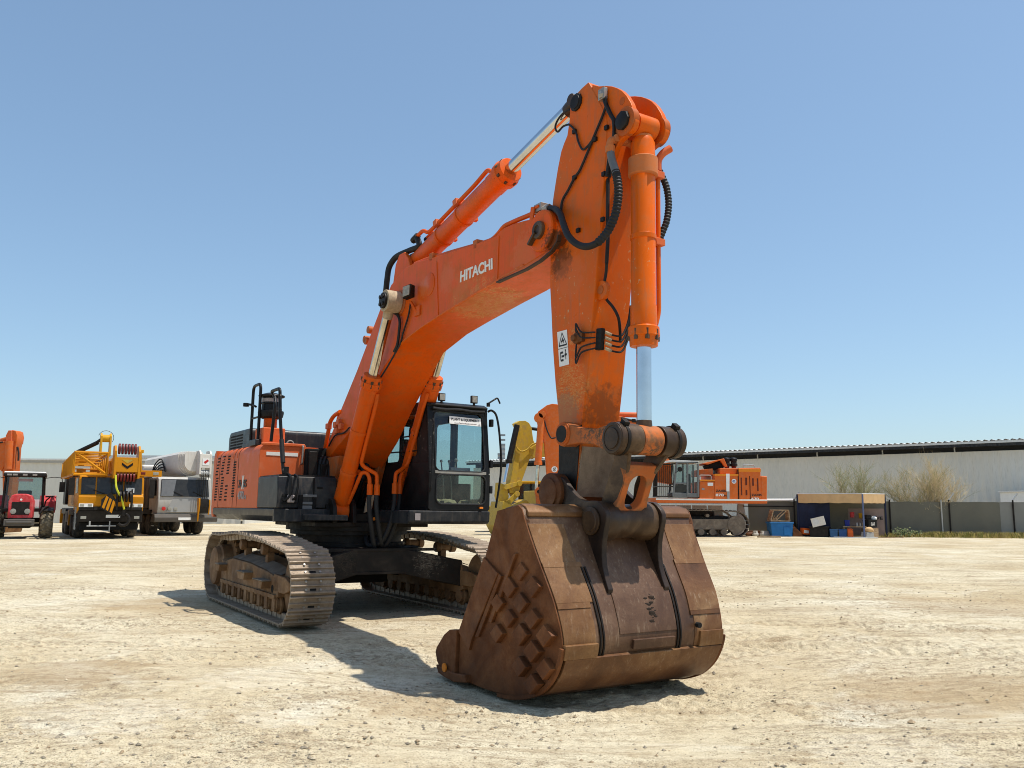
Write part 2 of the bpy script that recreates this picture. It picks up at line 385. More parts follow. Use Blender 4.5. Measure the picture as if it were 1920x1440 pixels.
def ground_z(x, y):
    x = np.asarray(x, float); y = np.asarray(y, float)
    d = np.sqrt(x*x+y*y)
    z = -.172*np.exp(-(((x-1.1)/2.9)**2+((y-8.5)/2.3)**2)**2)            # dip under the bucket
    z = z-.02*np.exp(-((x+2.6)/3)**2-((y-12)/3)**2)
    fl = np.clip((60-d)/30, 0, 1)
    und = .030*vnoise(x*.35, y*.35, 1)+.016*vnoise(x*.9+5, y*.9, 2)
    # tyre-worn ridges running across the yard
    a = R(-14); rx = x*math.cos(a)+y*math.sin(a); ry = -x*math.sin(a)+y*math.cos(a)
    rid = .020*vnoise(rx*.22, ry*2.2, 3)+.012*vnoise(rx*.4, ry*5.5, 4)
    fine = .013*vnoise(x*5, y*6, 5)+.011*vnoise(x*11, y*13, 6)+.009*vnoise(x*23, y*25, 7)
    patch = np.clip(.5+1.2*vnoise(x*.5+9, y*.5-4, 8), .15, 1.4)
    # tracks stand level, so the soil is pressed flat there
    px, py = x-[-2.7257, 14.4304][0], y-[-2.7257, 14.4304][1]
    f_ = px*[[0.54002, -0.84165, 0.0008], [0.84162, 0.54, -0.00903], [0.00717, 0.00555, 0.99996]][0][0]+py*[[0.54002, -0.84165, 0.0008], [0.84162, 0.54, -0.00903], [0.00717, 0.00555, 0.99996]][0][1]; l_ = px*[[0.54002, -0.84165, 0.0008], [0.84162, 0.54, -0.00903], [0.00717, 0.00555, 0.99996]][1][0]+py*[[0.54002, -0.84165, 0.0008], [0.84162, 0.54, -0.00903], [0.00717, 0.00555, 0.99996]][1][1]
    flat = np.clip(np.maximum(np.abs(f_)-2.6, np.abs(l_)-1.95)/1.2, 0, 1)
    z = z+(und+rid)*fl*flat+fine*patch*np.clip((34-d)/18, 0, 1)*(.35+.65*flat)
    # wheel ruts with a faint tread
    for x0, y0, deg, hw in ((4.5,10.5,-13,.26),(4.9,12.4,-13,.26),(7,16,-8,.3),(7,18.5,-8,.3),(-5.5,12,22,.28),(-6.2,14,22,.28),(-2.5,6.6,-34,.24),(3.4,6.3,9,.24),(5.6,9.8,-28,.24),(6.0,10.4,-28,.24),(-4.5,9.5,8,.26),(-3.5,10.6,8,.26)):
        a = R(deg); u = (x-x0)*math.cos(a)+(y-y0)*math.sin(a); v = -(x-x0)*math.sin(a)+(y-y0)*math.cos(a)+.25*vnoise(u*.15, u*0+x0, 12)
        k = np.exp(-(v/hw)**4)*np.clip(.6+.8*vnoise(u*.3, u*0+y0, 13), 0, 1)*np.clip(1-(np.abs(u)-7)/3, 0, 1)*flat
        z = z+(-.026+.009*np.sign(np.sin((u+np.abs(v)*.6)*2*PI/.17)))*k+.014*np.exp(-((np.abs(v)-hw*1.25)/.08)**2)*np.clip(1-(np.abs(u)-7)/3, 0, 1)*flat*np.clip(.5+vnoise(u*.8, v*0+x0, 14), 0, 1)
    # thin scrape lines and drag marks
    for x0, y0, deg, L_, hw, dep in GROOVES:
        a = R(deg); dx = x-x0; m_ = np.abs(dx) < L_+1
        if not m_.any(): continue
        u = dx*math.cos(a)+(y-y0)*math.sin(a); v = -dx*math.sin(a)+(y-y0)*math.cos(a)+.12*vnoise(u*.5, u*0+y0*7, 15)
        m_ = (np.abs(v) < hw*4) & (np.abs(u) < L_)
        if not m_.any(): continue
        e_ = np.clip((L_-np.abs(u[m_]))/1.0, 0, 1)*np.clip(.45+.9*vnoise(u[m_]*1.3, u[m_]*0+x0*5, 16), 0, 1); vv = v[m_]/hw; fm = flat[m_] if np.ndim(flat) else flat
        z[m_] += dep*e_*fm*(-np.exp(-vv**2)+.55*np.exp(-((vv-1.9)/.7)**2))
    return z
def axis(lo, hi, mid0, mid1, step, grow):
    a = [mid0]
    while a[-1] < mid1: a.append(a[-1]+step)
    s = step
    while a[-1] < hi: s *= grow; a.append(min(hi, a[-1]+s))
    b = [mid0]; s = step
    while b[-1] > lo: s *= grow; b.append(max(lo, b[-1]-s))
    return np.array(sorted(set(b+a)))
gx = axis(-2500, 2500, -6.5, 8.0, .022, 1.03); gy = axis(-300, 4000, 4.2, 13.0, .022, 1.022)
X, Y = np.meshgrid(gx, gy); Z = ground_z(X, Y)
nx, ny = len(gx), len(gy)
vs = np.stack([X, Y, Z], -1).reshape(-1, 3)
i = np.arange(nx*ny).reshape(ny, nx)
qd = np.stack([i[:-1,:-1], i[:-1,1:], i[1:,1:], i[1:,:-1]], -1).reshape(-1, 4)
me = bpy.data.meshes.new('ground'); me.vertices.add(len(vs)); me.vertices.foreach_set('co', vs.ravel())
me.loops.add(qd.size); me.loops.foreach_set('vertex_index', qd.ravel().astype(np.int32))
me.polygons.add(len(qd)); me.polygons.foreach_set('loop_start', np.arange(0, qd.size, 4, dtype=np.int32)); me.polygons.foreach_set('loop_total', np.full(len(qd), 4, dtype=np.int32))
me.update(calc_edges=True); me.polygons.foreach_set('use_smooth', [True]*len(qd))
g = bpy.data.objects.new('ground', me); col.objects.link(g); tag(g, kind='structure')
t = NT('sandy_ground')
a = t.noise(.22, 6, .6, None, .4); b = t.noise(1.7, 6, .62, t.coord((1, 1.4, 1))); c = t.noise(14, 5, .65); e = t.noise(70, 3, .6)
st = t.noise(.55, 6, .66, t.coord((.34, 2.6, 1), (0, 0, R(14))), .9); st2 = t.noise(1.0, 5, .72, t.coord((.9, 6.5, 1), (0, 0, R(9))), 1.1)
f2 = t.noise(5.5, 6, .7, t.coord((1, 1.5, 1))); pb = t.noise(.42, 5, .62, t.coord((1, 1, 1)), .8)
pm = t.ramp(t.noise(.5, 4, .6, None, .6), [(.36, .25), (.62, 1.0)])
k = t.ramp(a, [(.30, (.48,.385,.235)), (.45, (.58,.49,.325)), (.58, (.65,.575,.41)), (.72, (.72,.665,.515))])
k = t.mix(t.ramp(pb, [(.56, 0.0), (.68, .75)]), k, (.70,.655,.52))
k = t.mix(t.ramp(b, [(.28, .6), (.42, 0.0)]), k, (.36,.255,.135))
k = t.mix(t.math('MULTIPLY', t.ramp(st, [(.5, 0.0), (.64, 1.0)]), .48), k, (.36,.265,.15))
k = t.mix(t.math('MULTIPLY', t.ramp(st2, [(.53, 0.0), (.64, 1.0)]), .50), k, (.26,.195,.115))
k = t.mix(t.math('MULTIPLY', t.math('MULTIPLY', t.ramp(f2, [(.50, 0.0), (.64, 1.0)]), pm), .65), k, (.31,.23,.135))
k = t.mix(t.math('MULTIPLY', t.math('MULTIPLY', t.ramp(c, [(.50, 0.0), (.64, 1.0)]), pm), .72), k, (.23,.17,.105))
k = t.mix(t.math('MULTIPLY', t.math('MULTIPLY', t.ramp(e, [(.54, 0.0), (.63, 1.0)]), pm), .85), k, (.14,.105,.068))
k = t.mix(t.math('MULTIPLY', t.ramp(e, [(.30, 1.0), (.42, 0.0)]), .45), k, (.72,.67,.54))
for cen, rad, am in (((-3.1,6.9,0), 1.0, .85), ((-1.85,6.95,0), .5, .7), ((-2.4,8.4,0), .9, .7), ((-1.2,8.6,0), .7, .5), ((2.6,6.2,0), .9, .6), ((-6.5,9.5,0), 1.3, .5)):
    k = t.mix(t.math('MULTIPLY', t.math('MULTIPLY', t.spot(cen, rad, 0, 3.5), t.ramp(f2, [(.25, 1.0), (.6, .25)])), am*.62), k, (.76,.71,.58))
for cen, rad, am in (((-5.2,14.5,0), 2.2, .45), ((-.9,7.9,0), .9, .4), ((8,15,0), 2.5, .35), ((4,8.2,0), 1.6, .35), ((-4.2,8.6,0), 1.2, .4)):
    k = t.mix(t.math('MULTIPLY', t.spot(cen, rad, 0, 2.5), am), k, (.33,.225,.115))
t.set(Base_Color=k, Roughness=.95); t.b.inputs['Specular IOR Level'].default_value = .15
t.bump(t.math('ADD', t.math('ADD', t.math('MULTIPLY', c, .9), t.math('MULTIPLY', e, .45)), t.math('MULTIPLY', st2, 1.0)), .9, .035)
me.materials.append(t.m)
# loose stones and clods: far too many to count
rg = np.random.default_rng(21); n = 34000
d = 4.2+19*rg.random(n)**1.6; an = np.radians(rg.uniform(-36, 36, n)); gx_, gy_ = d*np.sin(an), d*np.cos(an)
keep = vnoise(gx_*.8+3., gy_*.8, 31)+.5*vnoise(gx_*2.7, gy_*2.7, 32) > rg.uniform(-.8, .75, n); gx_, gy_ = gx_[keep], gy_[keep]; gz_ = ground_z(gx_, gy_); n = len(gx_)
rr_ = .004+.015*rg.random(n)**5; rr_[rg.random(n) < .012] *= 2.0
m = MB(); rnd = random.Random(21)
OCT = ((1,0,0),(-1,0,0),(0,1,0),(0,-1,0),(0,0,1),(0,0,-1)); OF = [(0,2,4),(2,1,4),(1,3,4),(3,0,4),(2,0,5),(1,2,5),(3,1,5),(0,3,5)]
for k in range(n):
    r = float(rr_[k]); x, y, z = float(gx_[k]), float(gy_[k]), float(gz_[k])
    sc_ = [r*rnd.uniform(.6, 1.3) for q in OCT]
    m.mat(k % 3); m.add([(x+q[0]*s_*1.2, y+q[1]*s_*1.2, z+r*.25+q[2]*s_*.7) for q, s_ in zip(OCT, sc_)], OF)
gr = m.build('gravel', [plain('pale_gravel', (.46,.385,.27), .9, 0, .25, 9), plain('brown_gravel', (.33,.25,.155), .9, 0, .3, 9), plain('grey_gravel', (.25,.215,.16), .9, 0, .3, 9)], smooth=0); tag(gr, kind='stuff')

# ================================================================== MAIN EXCAVATOR (x forward, y to its left, z up)
exc = empty('excavator', label='largest orange excavator, mid yard, its rusty bucket resting on the sand nearest the camera', cat='excavator')
_F, _L, _N = [[0.54002, -0.84165, 0.0008], [0.84162, 0.54, -0.00903], [0.00717, 0.00555, 0.99996]]; _o = [-2.7257, 14.4304]
exc.matrix_world = Matrix(((_F[0],_L[0],_N[0],_o[0]),(_F[1],_L[1],_N[1],_o[1]),(_F[2],_L[2],_N[2],0),(0,0,0,1)))
BW = .36
# ---- boom: a box girder, outlines are (x, z) in the boom's own plane
top = [(-0.35, 2.402), (-0.013, 2.803), (0.384, 3.195), (0.975, 3.735), (1.412, 4.18), (1.831, 4.606), (2.055, 4.774), (2.183, 4.886), (2.439, 4.973), (2.688, 5.034), (3.017, 5.04), (3.495, 4.981), (4.117, 4.924), (4.673, 4.869), (5.158, 4.838), (5.255, 4.871), (5.351, 4.889), (5.562, 4.881), (5.788, 4.853), (6.058, 4.805), (6.275, 4.746)]
tip = [(6.375, 4.692), (6.434, 4.639), (6.472, 4.575), (6.472, 4.498), (6.422, 4.446)]
botn = [(6.353, 4.412), (6.139, 4.36), (5.788, 4.319), (5.437, 4.29), (5.212, 4.258), (4.684, 4.209), (3.816, 4.114), (3.257, 4.042), (2.739, 3.95), (2.37, 3.829), (2.042, 3.671), (1.473, 3.27), (0.804, 2.787), (-0.22, 2.36)]
botf = [(2.565, 3.88), (2.366, 3.732), (2.025, 3.475), (1.58, 3.125), (1.078, 2.657), (0.46, 2.237)]
near = top + tip + botn
far = top + tip + botn[:8] + botf
n = len(near)
m = MB()
m.loft([(x, -BW, z) for x, z in near], [(x, BW, z) for x, z in far])
boom = m.build('boom', M['orange'], exc, .012)
# proud edge flanges and weld lines of the side plates
m = MB()
for y0, y1 in ((-BW-.012, -BW+.004), (BW-.004, BW+.012)):
    pass
for (x, z), (x2, z2) in zip(botn[2:9], botn[3:10]):
    m.bar((x, -BW-.004, z+.01), (x2, -BW-.004, z2+.01), .016, .03, (0,1,0))
m.build('weld_seam', M['orange_arm'], boom)
for px_ in ([(3.638, 4.908), (3.726, 4.081)], [(5.232, 4.838), (5.212, 4.265)]):      # vertical butt-weld strips on the side plate
    (x0, z0), (x1, z1) = px_
    MB().bar((x0, -BW-.003, z0-.02), (x1, -BW-.003, z1+.02), .035, .012, (0,1,0)).build('weld_strip', M['orange'], boom, .003)
(cx, cz), = [(3.444, 4.618)]
MB().lathe((cx, -BW+.002, cz), (cx, -BW-.1, cz), [(0,.16),(.008,.16),(.012,.15)]).build('patch_plate', M['orange'], boom)
# boom tip: pin bosses and pin
(tx_, tz_), = [(6.172, 4.618)]
for s in (-1, 1):
    MB().lathe((tx_, s*BW, tz_), (tx_, s*(BW+.2), tz_), [(-.02,.235),(.035,.235),(.05,.22)]).build('tip_boss', M['orange'], boom, .006)
for s in (-1, 1):
    m = MB()
    m.lathe((tx_, s*BW, tz_), (tx_, s*(BW+.2), tz_), [(0,.10),(.085,.10),(.095,.09),(.095,.05),(.08,.045)], 24)
    m.bar((tx_-.03, s*(BW+.065), tz_-.02), (tx_-.16, s*(BW+.065), tz_-.13), .03, .09, (0,1,0))
    m.build('tip_pin', M['greasy'], boom, .004)
# boom foot lugs, dark and low between the cylinders
for s in (-1, 1):
    m = MB()
    m.prism([(-.45,2.40),(.55,2.42),(.35,2.0),(.2,1.72),(-.15,1.72),(-.35,2.0)], 'y', s*.36-.06, s*.36+.06)
    m.build('foot_lug', M['orange_dull'], boom, .01)
sl = [(6.492, 4.485), (6.472, 4.42), (6.363, 4.342), (6.14, 4.286), (5.865, 4.256), (5.543, 4.251), (5.25, 4.242)]
m = MB(); M['strap'] = plain('oily_dark_strap', (.05,.026,.014), .6)
for (x, z), (x2, z2) in zip(sl, sl[1:]): m.bar((x, -.372, z), (x2, -.372, z2), .016, .05, (0,1,0))
m.build('oily_edge_strap', M['strap'], boom)
# lettering
(lx0, lz0), (lx1, lz1), (lx2, lz2), (lx3, lz3) = [(4.317, 4.449), (5.116, 4.438), (4.328, 4.594), (5.103, 4.58)]
def on_side(u, v, d, yy=-BW-.001):
    a = (u+.5); b_ = v+.5
    x = (lx0*(1-a)+lx1*a)*(1-b_)+(lx2*(1-a)+lx3*a)*b_
    z = (lz0*(1-a)+lz1*a)*(1-b_)+(lz2*(1-a)+lz3*a)*b_
    return (x, yy-d, z)
def fit_text(txt, fn, matl, parent, name='lettering', bold=.02, depth=.004, spacing=1.0):
    """stretches one line of letters over the unit square"""
    t = text_mb(txt, 1.0, lambda u, v, d: (u, v, d), depth, bold, spacing=spacing)
    us = [q[0] for q in t.v]; vs = [q[1] for q in t.v]
    a, b_, c, e = min(us), max(us), min(vs), max(vs)
    t.v = [tuple(fn((q[0]-a)/(b_-a)-.5, (q[1]-c)/(e-c)-.5, q[2]+depth)) for q in t.v]
    return t.build(name, matl, parent, smooth=0)
fit_text('HITACHI', on_side, M['white_letter'], boom, bold=.028)
# pipes along the top edge of the boom
def ppx(pts, y): return [(x, y, z) for x, z in pts]
pp = [(2.861, 5.057), (3.263, 5.034), (3.457, 5.008), (4.036, 4.948), (4.662, 4.875), (4.985, 4.849), (5.134, 4.889), (5.255, 4.948), (5.561, 4.938), (5.752, 4.926), (5.895, 4.921), (6.044, 4.895)]
MB().tube(bend(ppx(pp, -.30), .1), .028, 10).build('hydraulic_pipe', M['orange'], boom)
MB().tube(bend(ppx([(x, z+.02) for x, z in pp], .26), .1), .028, 10).build('hydraulic_pipe', M['orange'], boom)
for q in (pp[2], pp[4]):
    MB().box(q[0]-.05, q[0]+.05, -.36, -.24, q[1]-.07, q[1]+.05).build('pipe_clamp', M['orange_dull'], boom, .008)
(bx, bz), (bx2, bz2) = [(5.984, 4.951), (5.93, 4.668)]
MB().bar((bx, -.375, bz), (bx2, -.375, bz2), .07, .02, (0,1,0)).box(bx-.035, bx+.1, -.375, -.27, bz-.03, bz+.0).build('pipe_bracket', M['orange'], boom, .005)
(hx, hz), (hx2, hz2) = [(5.959, 4.914), (6.21, 4.875)]
m = MB(); m.cyl((hx, -.3, hz), (hx2, -.3, hz2), .045, n=8); m.cyl((hx*.4+hx2*.6, -.3, hz*.4+hz2*.6), (hx2, -.3, hz2), .06, n=6); m.box(hx+.02, hx+.16, -.36, -.24, hz-.03, hz+.06)
m.build('hose_coupling', M['steel'], boom, .004)
# low guard pipe at the boom foot with small fittings
gp = [(0.348, 3.152), (0.064, 3.107), (-0.1, 3.014), (-0.158, 2.839), (-0.28, 2.532)]
MB().tube(bend(ppx(gp, -.36), .12), .035, 10).build('hydraulic_pipe', M['orange'], boom)
gp = [(0.508, 3.198), (0.252, 3.161), (0.139, 3.083), (0.078, 2.955), (-0.003, 2.765)]
MB().tube(bend(ppx(gp, -.30), .12), .03, 10).build('hydraulic_pipe', M['orange'], boom)
for (x, z) in [(0.244, 2.942), (0.383, 2.975), (0.3, 2.841), (0.483, 2.897), (-0.097, 2.943)]:
    MB().box(x-.06, x+.06, -.42, -.34, z-.05, z+.05).build('pipe_fitting', M['orange_faded'], boom, .015)
cp = [(0.846, 2.851), (0.627, 2.782), (0.351, 2.777), (0.187, 2.744), (-0.018, 2.607)]
MB().tube(curve(ppx(cp, -.39)), .014, 6).build('cable', M['rubber'], boom)
cp = [(2.926, 4.462), (2.866, 4.281), (2.719, 4.076), (2.638, 3.934), (2.465, 3.806), (2.217, 3.645), (1.922, 3.477)]
MB().tube(curve(ppx(cp, -.385)), .013, 6).build('cable', M['rubber'], boom)
cp = [(2.36, 4.434), (2.546, 4.35), (2.623, 4.241), (2.611, 4.118), (2.567, 3.923), (2.464, 3.83)]
MB().tube(curve(ppx(cp, -.40)), .022, 6).build('cable', M['rubber'], boom)
# boom work light
(wx, wz), (wx2, wz2), (wx3, wz3) = [(3.035, 4.582), (3.006, 4.458), (3.11, 4.398)]
m = MB(); m.obox((wx, -.47, wz), (.03,-.05,.0), (.04,.04,.02), (0,0,.085))
m.mat(1); m.obox((wx+.036, -.53, wz), (.004,-.006,0), (.035,.033,.015), (0,0,.07))
m.mat(2); m.bar((wx2, -.42, wz2), (wx3, -.36, wz3-.12), .05, .03); m.box(wx3-.06, wx3+.1, -.385, -.36, wz3-.16, wz3-.02)
m.build('work_light', [M['dark_part'], M['lens'], M['orange']], boom, .006)
# small lugs on the back edge
for q in [(1.088, 4.408), (0.992, 4.242), (0.946, 4.275)]:
    MB().lathe((q[0]+.02, -.25, q[1]), (q[0]+.02, -.15, q[1]), [(0,.06),(.1,.06)], 12).build('edge_lug', M['orange_dull'], boom, .004)
# boom-cylinder pin through the boom
PT = [(2.526, 4.543)][0]
for s in (-1, 1):
    m = MB()
    m.lathe((PT[0], s*.34, PT[1]), (PT[0], s*.7, PT[1]), [(0,.19),(.035,.19),(.04,.15),(.05,.15)])
    m.build('cylinder_pin_boss', M['orange_dull'], boom, .006)

# ---- hydraulic cylinders
def rod_frame(a, b):
    a, b = Vector(a), Vector(b); d = (b-a).normalized()
    s = d.cross(V(0,1,0)).normalized(); return a, b, d, s
def cylinder(name, a, head, b, r, rod_r, rodmat, bmat, bands=(), eye=.16, eye_w=.22, reye=None, label=None):
    """barrel from eye a to gland head, rod on to b"""
    a, b, d, s = rod_frame(a, b); Lb = (Vector(head)-a).length
    m = MB()
    m.lathe(a+d*.12, b, [(0,r*.80),(.06,r),(Lb-.42,r),(Lb-.40,r*1.06),(Lb-.20,r*1.06),(Lb-.19,r*1.26),(Lb-.10,r*1.30),(Lb-.09,r*1.18),(Lb,r*1.12),(Lb+.005,rod_r)], 32)
    m.cyl(a-V(0,1,0)*eye_w/2, a+V(0,1,0)*eye_w/2, eye)
    o = m.build(name, bmat, exc, .006); tag(o, label)
    # gland bolts
    m = MB(); u = V(0,1,0)
    for k in range(8):
        an = 2*PI*k/8+.3; q = a+d*(Lb+.02)+(s*math.cos(an)+u*math.sin(an))*r*1.12
        m.cyl(q-d*.06, q+d*.045, .024, n=6)
    m.build('gland_bolt', M['greasy'], o)
    m = MB(); m.lathe(a+d*(Lb-.05), b, [(0,rod_r),((b-a).length-Lb-.05,rod_r)], 28)
    m.build('piston_rod', rodmat, o)
    m = MB(); m.cyl(b-V(0,1,0)*eye_w/2, b+V(0,1,0)*eye_w/2, reye or eye); m.lathe(b-d*(.26 if rodmat is M['chrome_dusty'] else .19), b, [(0,rod_r*1.02),(.05,rod_r*1.08),(.18,rod_r*1.1)], 24)
    m.build('rod_eye', M['sand'] if rodmat is M['chrome_dusty'] else M['greasy'], o, .006)
    for t in bands:
        m = MB(); m.lathe(a+d*(Lb*t), b, [(0,r*1.07),(.05,r*1.07)], 28)
        m.obox(a+d*(Lb*t+.025)+V(0,1,0)*r*1.12, d*.03, V(0,1,0)*.05, s*.035)
        m.build('clamp_band', bmat, o, .004)
    return o, a, d, s, Lb
FR = [(0.86, 1.488)][0]; HR = [(1.929, 3.417)][0]
FL = [(0.819, 1.486)][0]; HL = [(1.966, 3.494)][0]
fx, fz = (FR[0]+FL[0])/2, (FR[1]+FL[1])/2+.06
for s, lab in ((-1, 'boom cylinder beside the black toolbox'), (1, 'boom cylinder in front of the cab')):
    hx_, hz_ = (HR if s < 0 else HL)
    o, a, d, sd, Lb = cylinder('boom_cylinder', (fx, s*.50, fz), (hx_, s*.5, hz_), (PT[0], s*.5, PT[1]), .125, .07, M['chrome_dusty'], M['orange'], (.30, .62), label=lab)
    # pin cap on the outside
    m = MB(); m.lathe((PT[0], s*.41, PT[1]), (PT[0], s*.8, PT[1]), [(0,.14),(.18,.14),(.2,.125)]); m.build('rod_boss', M['sand'], o, .006)
    m = MB(); m.lathe((PT[0], s*.60, PT[1]), (PT[0], s*.8, PT[1]), [(0,.115),(.045,.115),(.05,.09)], 16)
    for k in range(4):
        an = PI/4+k*PI/2; m.cyl((PT[0]+.065*math.cos(an), s*.63, PT[1]+.075*math.sin(an)), (PT[0]+.065*math.cos(an), s*.67, PT[1]+.075*math.sin(an)), .03, n=6)
    m.build('pin_cap', M['dark_part'], o, .004)
    # the two pipes on the inner front face, bending away at the hose ends
    inn = V(.10, -s*.10, -.02).normalized(); fr = d.cross(V(0,1,0)); fr = fr if fr.x > 0 else -fr
    off = (fr*.75+V(0,-s,0)*.66).normalized()*.16
    c0 = a+off
    p1 = [a+d*(Lb-.12)+off*.9, a+d*(Lb-.3)+off, a+d*(Lb*.40)+off, a+d*(Lb*.36)+off+V(.10,-s*.16,-.02), a+d*(Lb*.36)+off+V(.12,-s*.24,-.06), a+d*(Lb*.36)+off+V(.12,-s*.25,-.32)]
    MB().tube(bend(p1, .1), .03, 10).build('hydraulic_pipe', M['orange'], o)
    p2 = [a+d*.18+off*.75, a+d*.4+off, a+d*(Lb*.34)+off*1.05+V(.03,-s*.03,0), a+d*(Lb*.34)+off+V(.08,-s*.10,0), a+d*(Lb*.34)+off+V(.10,-s*.14,-.08), a+d*(Lb*.34)+off+V(.10,-s*.15,-.28)]
    MB().tube(bend(p2, .09), .03, 10).build('hydraulic_pipe', M['orange'], o)
    # hoses from the pipe ends, hanging in a loop to the middle of the deck
    for q, k in ((p1[-1], 0), (p2[-1], 1)):
        MB().cyl(q+V(0,0,.1), q-V(0,0,.06), .045, n=8).build('hose_coupling', M['orange'], o)
        pth = curve([q, q+V(.0,0,-.22), q+V(-.02,-s*.06,-.55), q+V(-.12,-s*.16+.0,-.80-.05*k), q+V(-.35,-s*.26,-.84), q+V(-.6,-s*.2,-.62), q+V(-.7,-s*.15,-.35)], 8)
        MB().tube(pth, .036, 10).build('hydraulic_hose', M['rubber'], o)

# ---- arm (stick): box girder with proud side plates
AW = .24
aback = [(6.819, 6.122), (6.706, 6.105), (6.599, 6.077), (6.53, 6.039), (6.49, 5.956), (6.478, 5.824), (6.437, 5.661), (6.376, 5.591), (6.325, 5.517), (6.262, 5.34), (6.22, 5.187), (6.178, 5.027), (6.156, 4.91), (6.132, 4.424), (6.129, 4), (6.157, 3.694), (6.175, 3.454), (6.193, 3.274), (6.239, 2.919), (6.295, 2.603), (6.32, 2.284), (6.317, 2.005), (6.22, 1.869), (6.141, 1.73)]
afront = [(6.518, 1.671), (6.611, 1.805), (6.64, 1.992), (6.672, 2.261), (6.711, 2.449), (6.76, 2.717), (6.819, 3.066), (6.87, 3.439), (6.921, 3.796), (6.961, 4.055), (6.993, 4.312), (7.025, 4.586), (7.065, 4.858), (7.107, 5.159), (7.132, 5.526), (7.117, 5.631), (6.997, 5.834)]
m = MB()
m.prism(aback+afront, 'y', -AW, AW)
arm = m.build('arm', M['orange_arm'], exc, .012)
# front edge bars: the side plates stand a little proud of the front plate
# welded wear skin in sandy brown low on the front plate
(q0x, q0z), (q1x, q1z) = [(6.71, 2.422), (6.639, 1.911)]
m = MB(); m.obox(((q0x+q1x)/2+.004, 0, (q0z+q1z)/2), ((q0x-q1x)/2, 0, (q0z-q1z)/2), (0,.238,0), (.006,0,0)); m.build('front_skin', M['arm_low'], arm)
(q0x, q0z), (q1x, q1z) = [(6.689, 2.228), (6.582, 1.724)]
m = MB(); m.obox(((q0x+q1x)/2+.028, 0, (q0z+q1z)/2), ((q0x-q1x)/2, 0, (q0z-q1z)/2), (0,.236,0), (.007,0,0)); m.build('worn_front_skin', M['track_dust'], arm)
m = MB(); lo = [q for q in aback if q[1] < 2.42]; hi = [q for q in afront if q[1] < 2.5]
m.prism(lo+hi, 'y', -AW-.006, -AW+.002); m.build('worn_side_skin', M['belly'], arm)
# twin ears at the top that carry the bucket cylinder
ear = [(6.869, 6.075), (6.986, 6.005), (7.092, 5.964), (7.196, 5.913), (7.28, 5.858), (7.355, 5.796), (7.428, 5.713), (7.49, 5.613), (7.536, 5.503), (7.557, 5.4), (7.539, 5.34), (7.498, 5.306), (7.441, 5.3), (7.333, 5.274), (7.265, 5.225), (7.22, 5.145), (7.113, 4.965), (7.024, 4.88)]
for s in (-1, 1):
    MB().prism(ear, 'y', s*.2-.032, s*.2+.032).build('cylinder_ear', M['orange_arm'], arm, .01)
PB = [(7.408, 5.443)][0]
for s in (-1, 1):
    m = MB()
    m.lathe((PB[0], s*.17, PB[1]), (PB[0], s*.4, PB[1]), [(0,.15),(.075,.15),(.08,.115),(.085,.115)], 24)
    m.build('ear_boss', M['orange_dull'], arm, .006)
for s in (-1, 1): MB().lathe((PB[0], s*.2, PB[1]), (PB[0], s*.4, PB[1]), [(0,.10),(.085,.10),(.09,.09)], 8).build('ear_pin', M['dark_part'], arm, .004)
(ex_, ez_), = [(7.366, 5.677)]
for s in (-1, 1): MB().lathe((ex_, s*.232, ez_), (ex_, s*.4, ez_), [(0,.042),(.003,.042)], 14).build('ear_hole', M['orange_dull'], arm)
# arm-cylinder pin, rod pivot discs, boom pivot boss
PA = [(6.617, 5.971)][0]
for s in (-1, 1): MB().lathe((PA[0], s*.23, PA[1]), (PA[0], s*.4, PA[1]), [(0,.10),(.03,.10),(.035,.08),(.045,.08)], 10).build('arm_cylinder_pin', M['dark_part'], arm, .004)
for x, z in [(6.662, 4.513), (6.953, 5.42), (6.595, 5.121), (6.593, 5.643), (7.14, 5.476), (7.094, 4.992), (7.075, 4.514)]:
    MB().box(x-.026, x+.026, -AW-.03, -AW, z-.024, z+.024).build('hose_clip', M['dark_part'], arm, .005)
# thin lines running down the arm
ln = [(7.137, 5.81), (7.144, 5.719), (7.089, 5.625), (6.998, 5.515), (6.915, 5.418), (6.812, 5.291), (6.698, 5.165), (6.603, 5.108), (6.495, 5.012), (6.396, 4.935), (6.366, 4.841), (6.374, 4.658), (6.381, 4.475)]
MB().tube(curve(ppx(ln, -.262)), .014, 7).build('cable', M['rubber'], arm)
ln = [(6.286, 5.909), (6.418, 5.962), (6.498, 5.96)]
lnb = [(6.495, 5.763), (6.572, 5.695), (6.639, 5.596), (6.675, 5.491), (6.749, 5.38), (6.842, 5.387), (6.897, 5.413)]
MB().tube(curve(ppx(lnb, -.262)), .012, 7).build('cable', M['rubber'], arm)
lp = [(6.301, 6.06), (6.167, 6.064), (6.062, 6.022), (6.019, 5.955), (6.071, 5.882), (6.176, 5.906), (6.288, 5.887)]
MB().tube(curve(ppx(lp, -.1)), .012, 7).build('cable', M['rubber'], arm)
m = MB()
for dy in (-.262, -.225):
    ln = [(7.096, 5.857), (7.12, 5.764), (7.162, 5.671), (7.22, 5.566), (7.261, 5.497), (7.266, 5.358), (7.238, 5.254), (7.183, 5.103), (7.154, 4.943)]
    m2 = MB().tube(curve(ppx(ln, dy)), .017, 7).build('grease_line', M['rubber'], arm)
m = MB(); (gx, gz), = [(7.095, 5.845)]; m.ball((gx, -.27, gz), .05, 8); m.box(gx-.05, gx+.05, -.29, -.24, gz-.05, gz+.07); m.build('line_clamp', M['steel'], arm, .005)
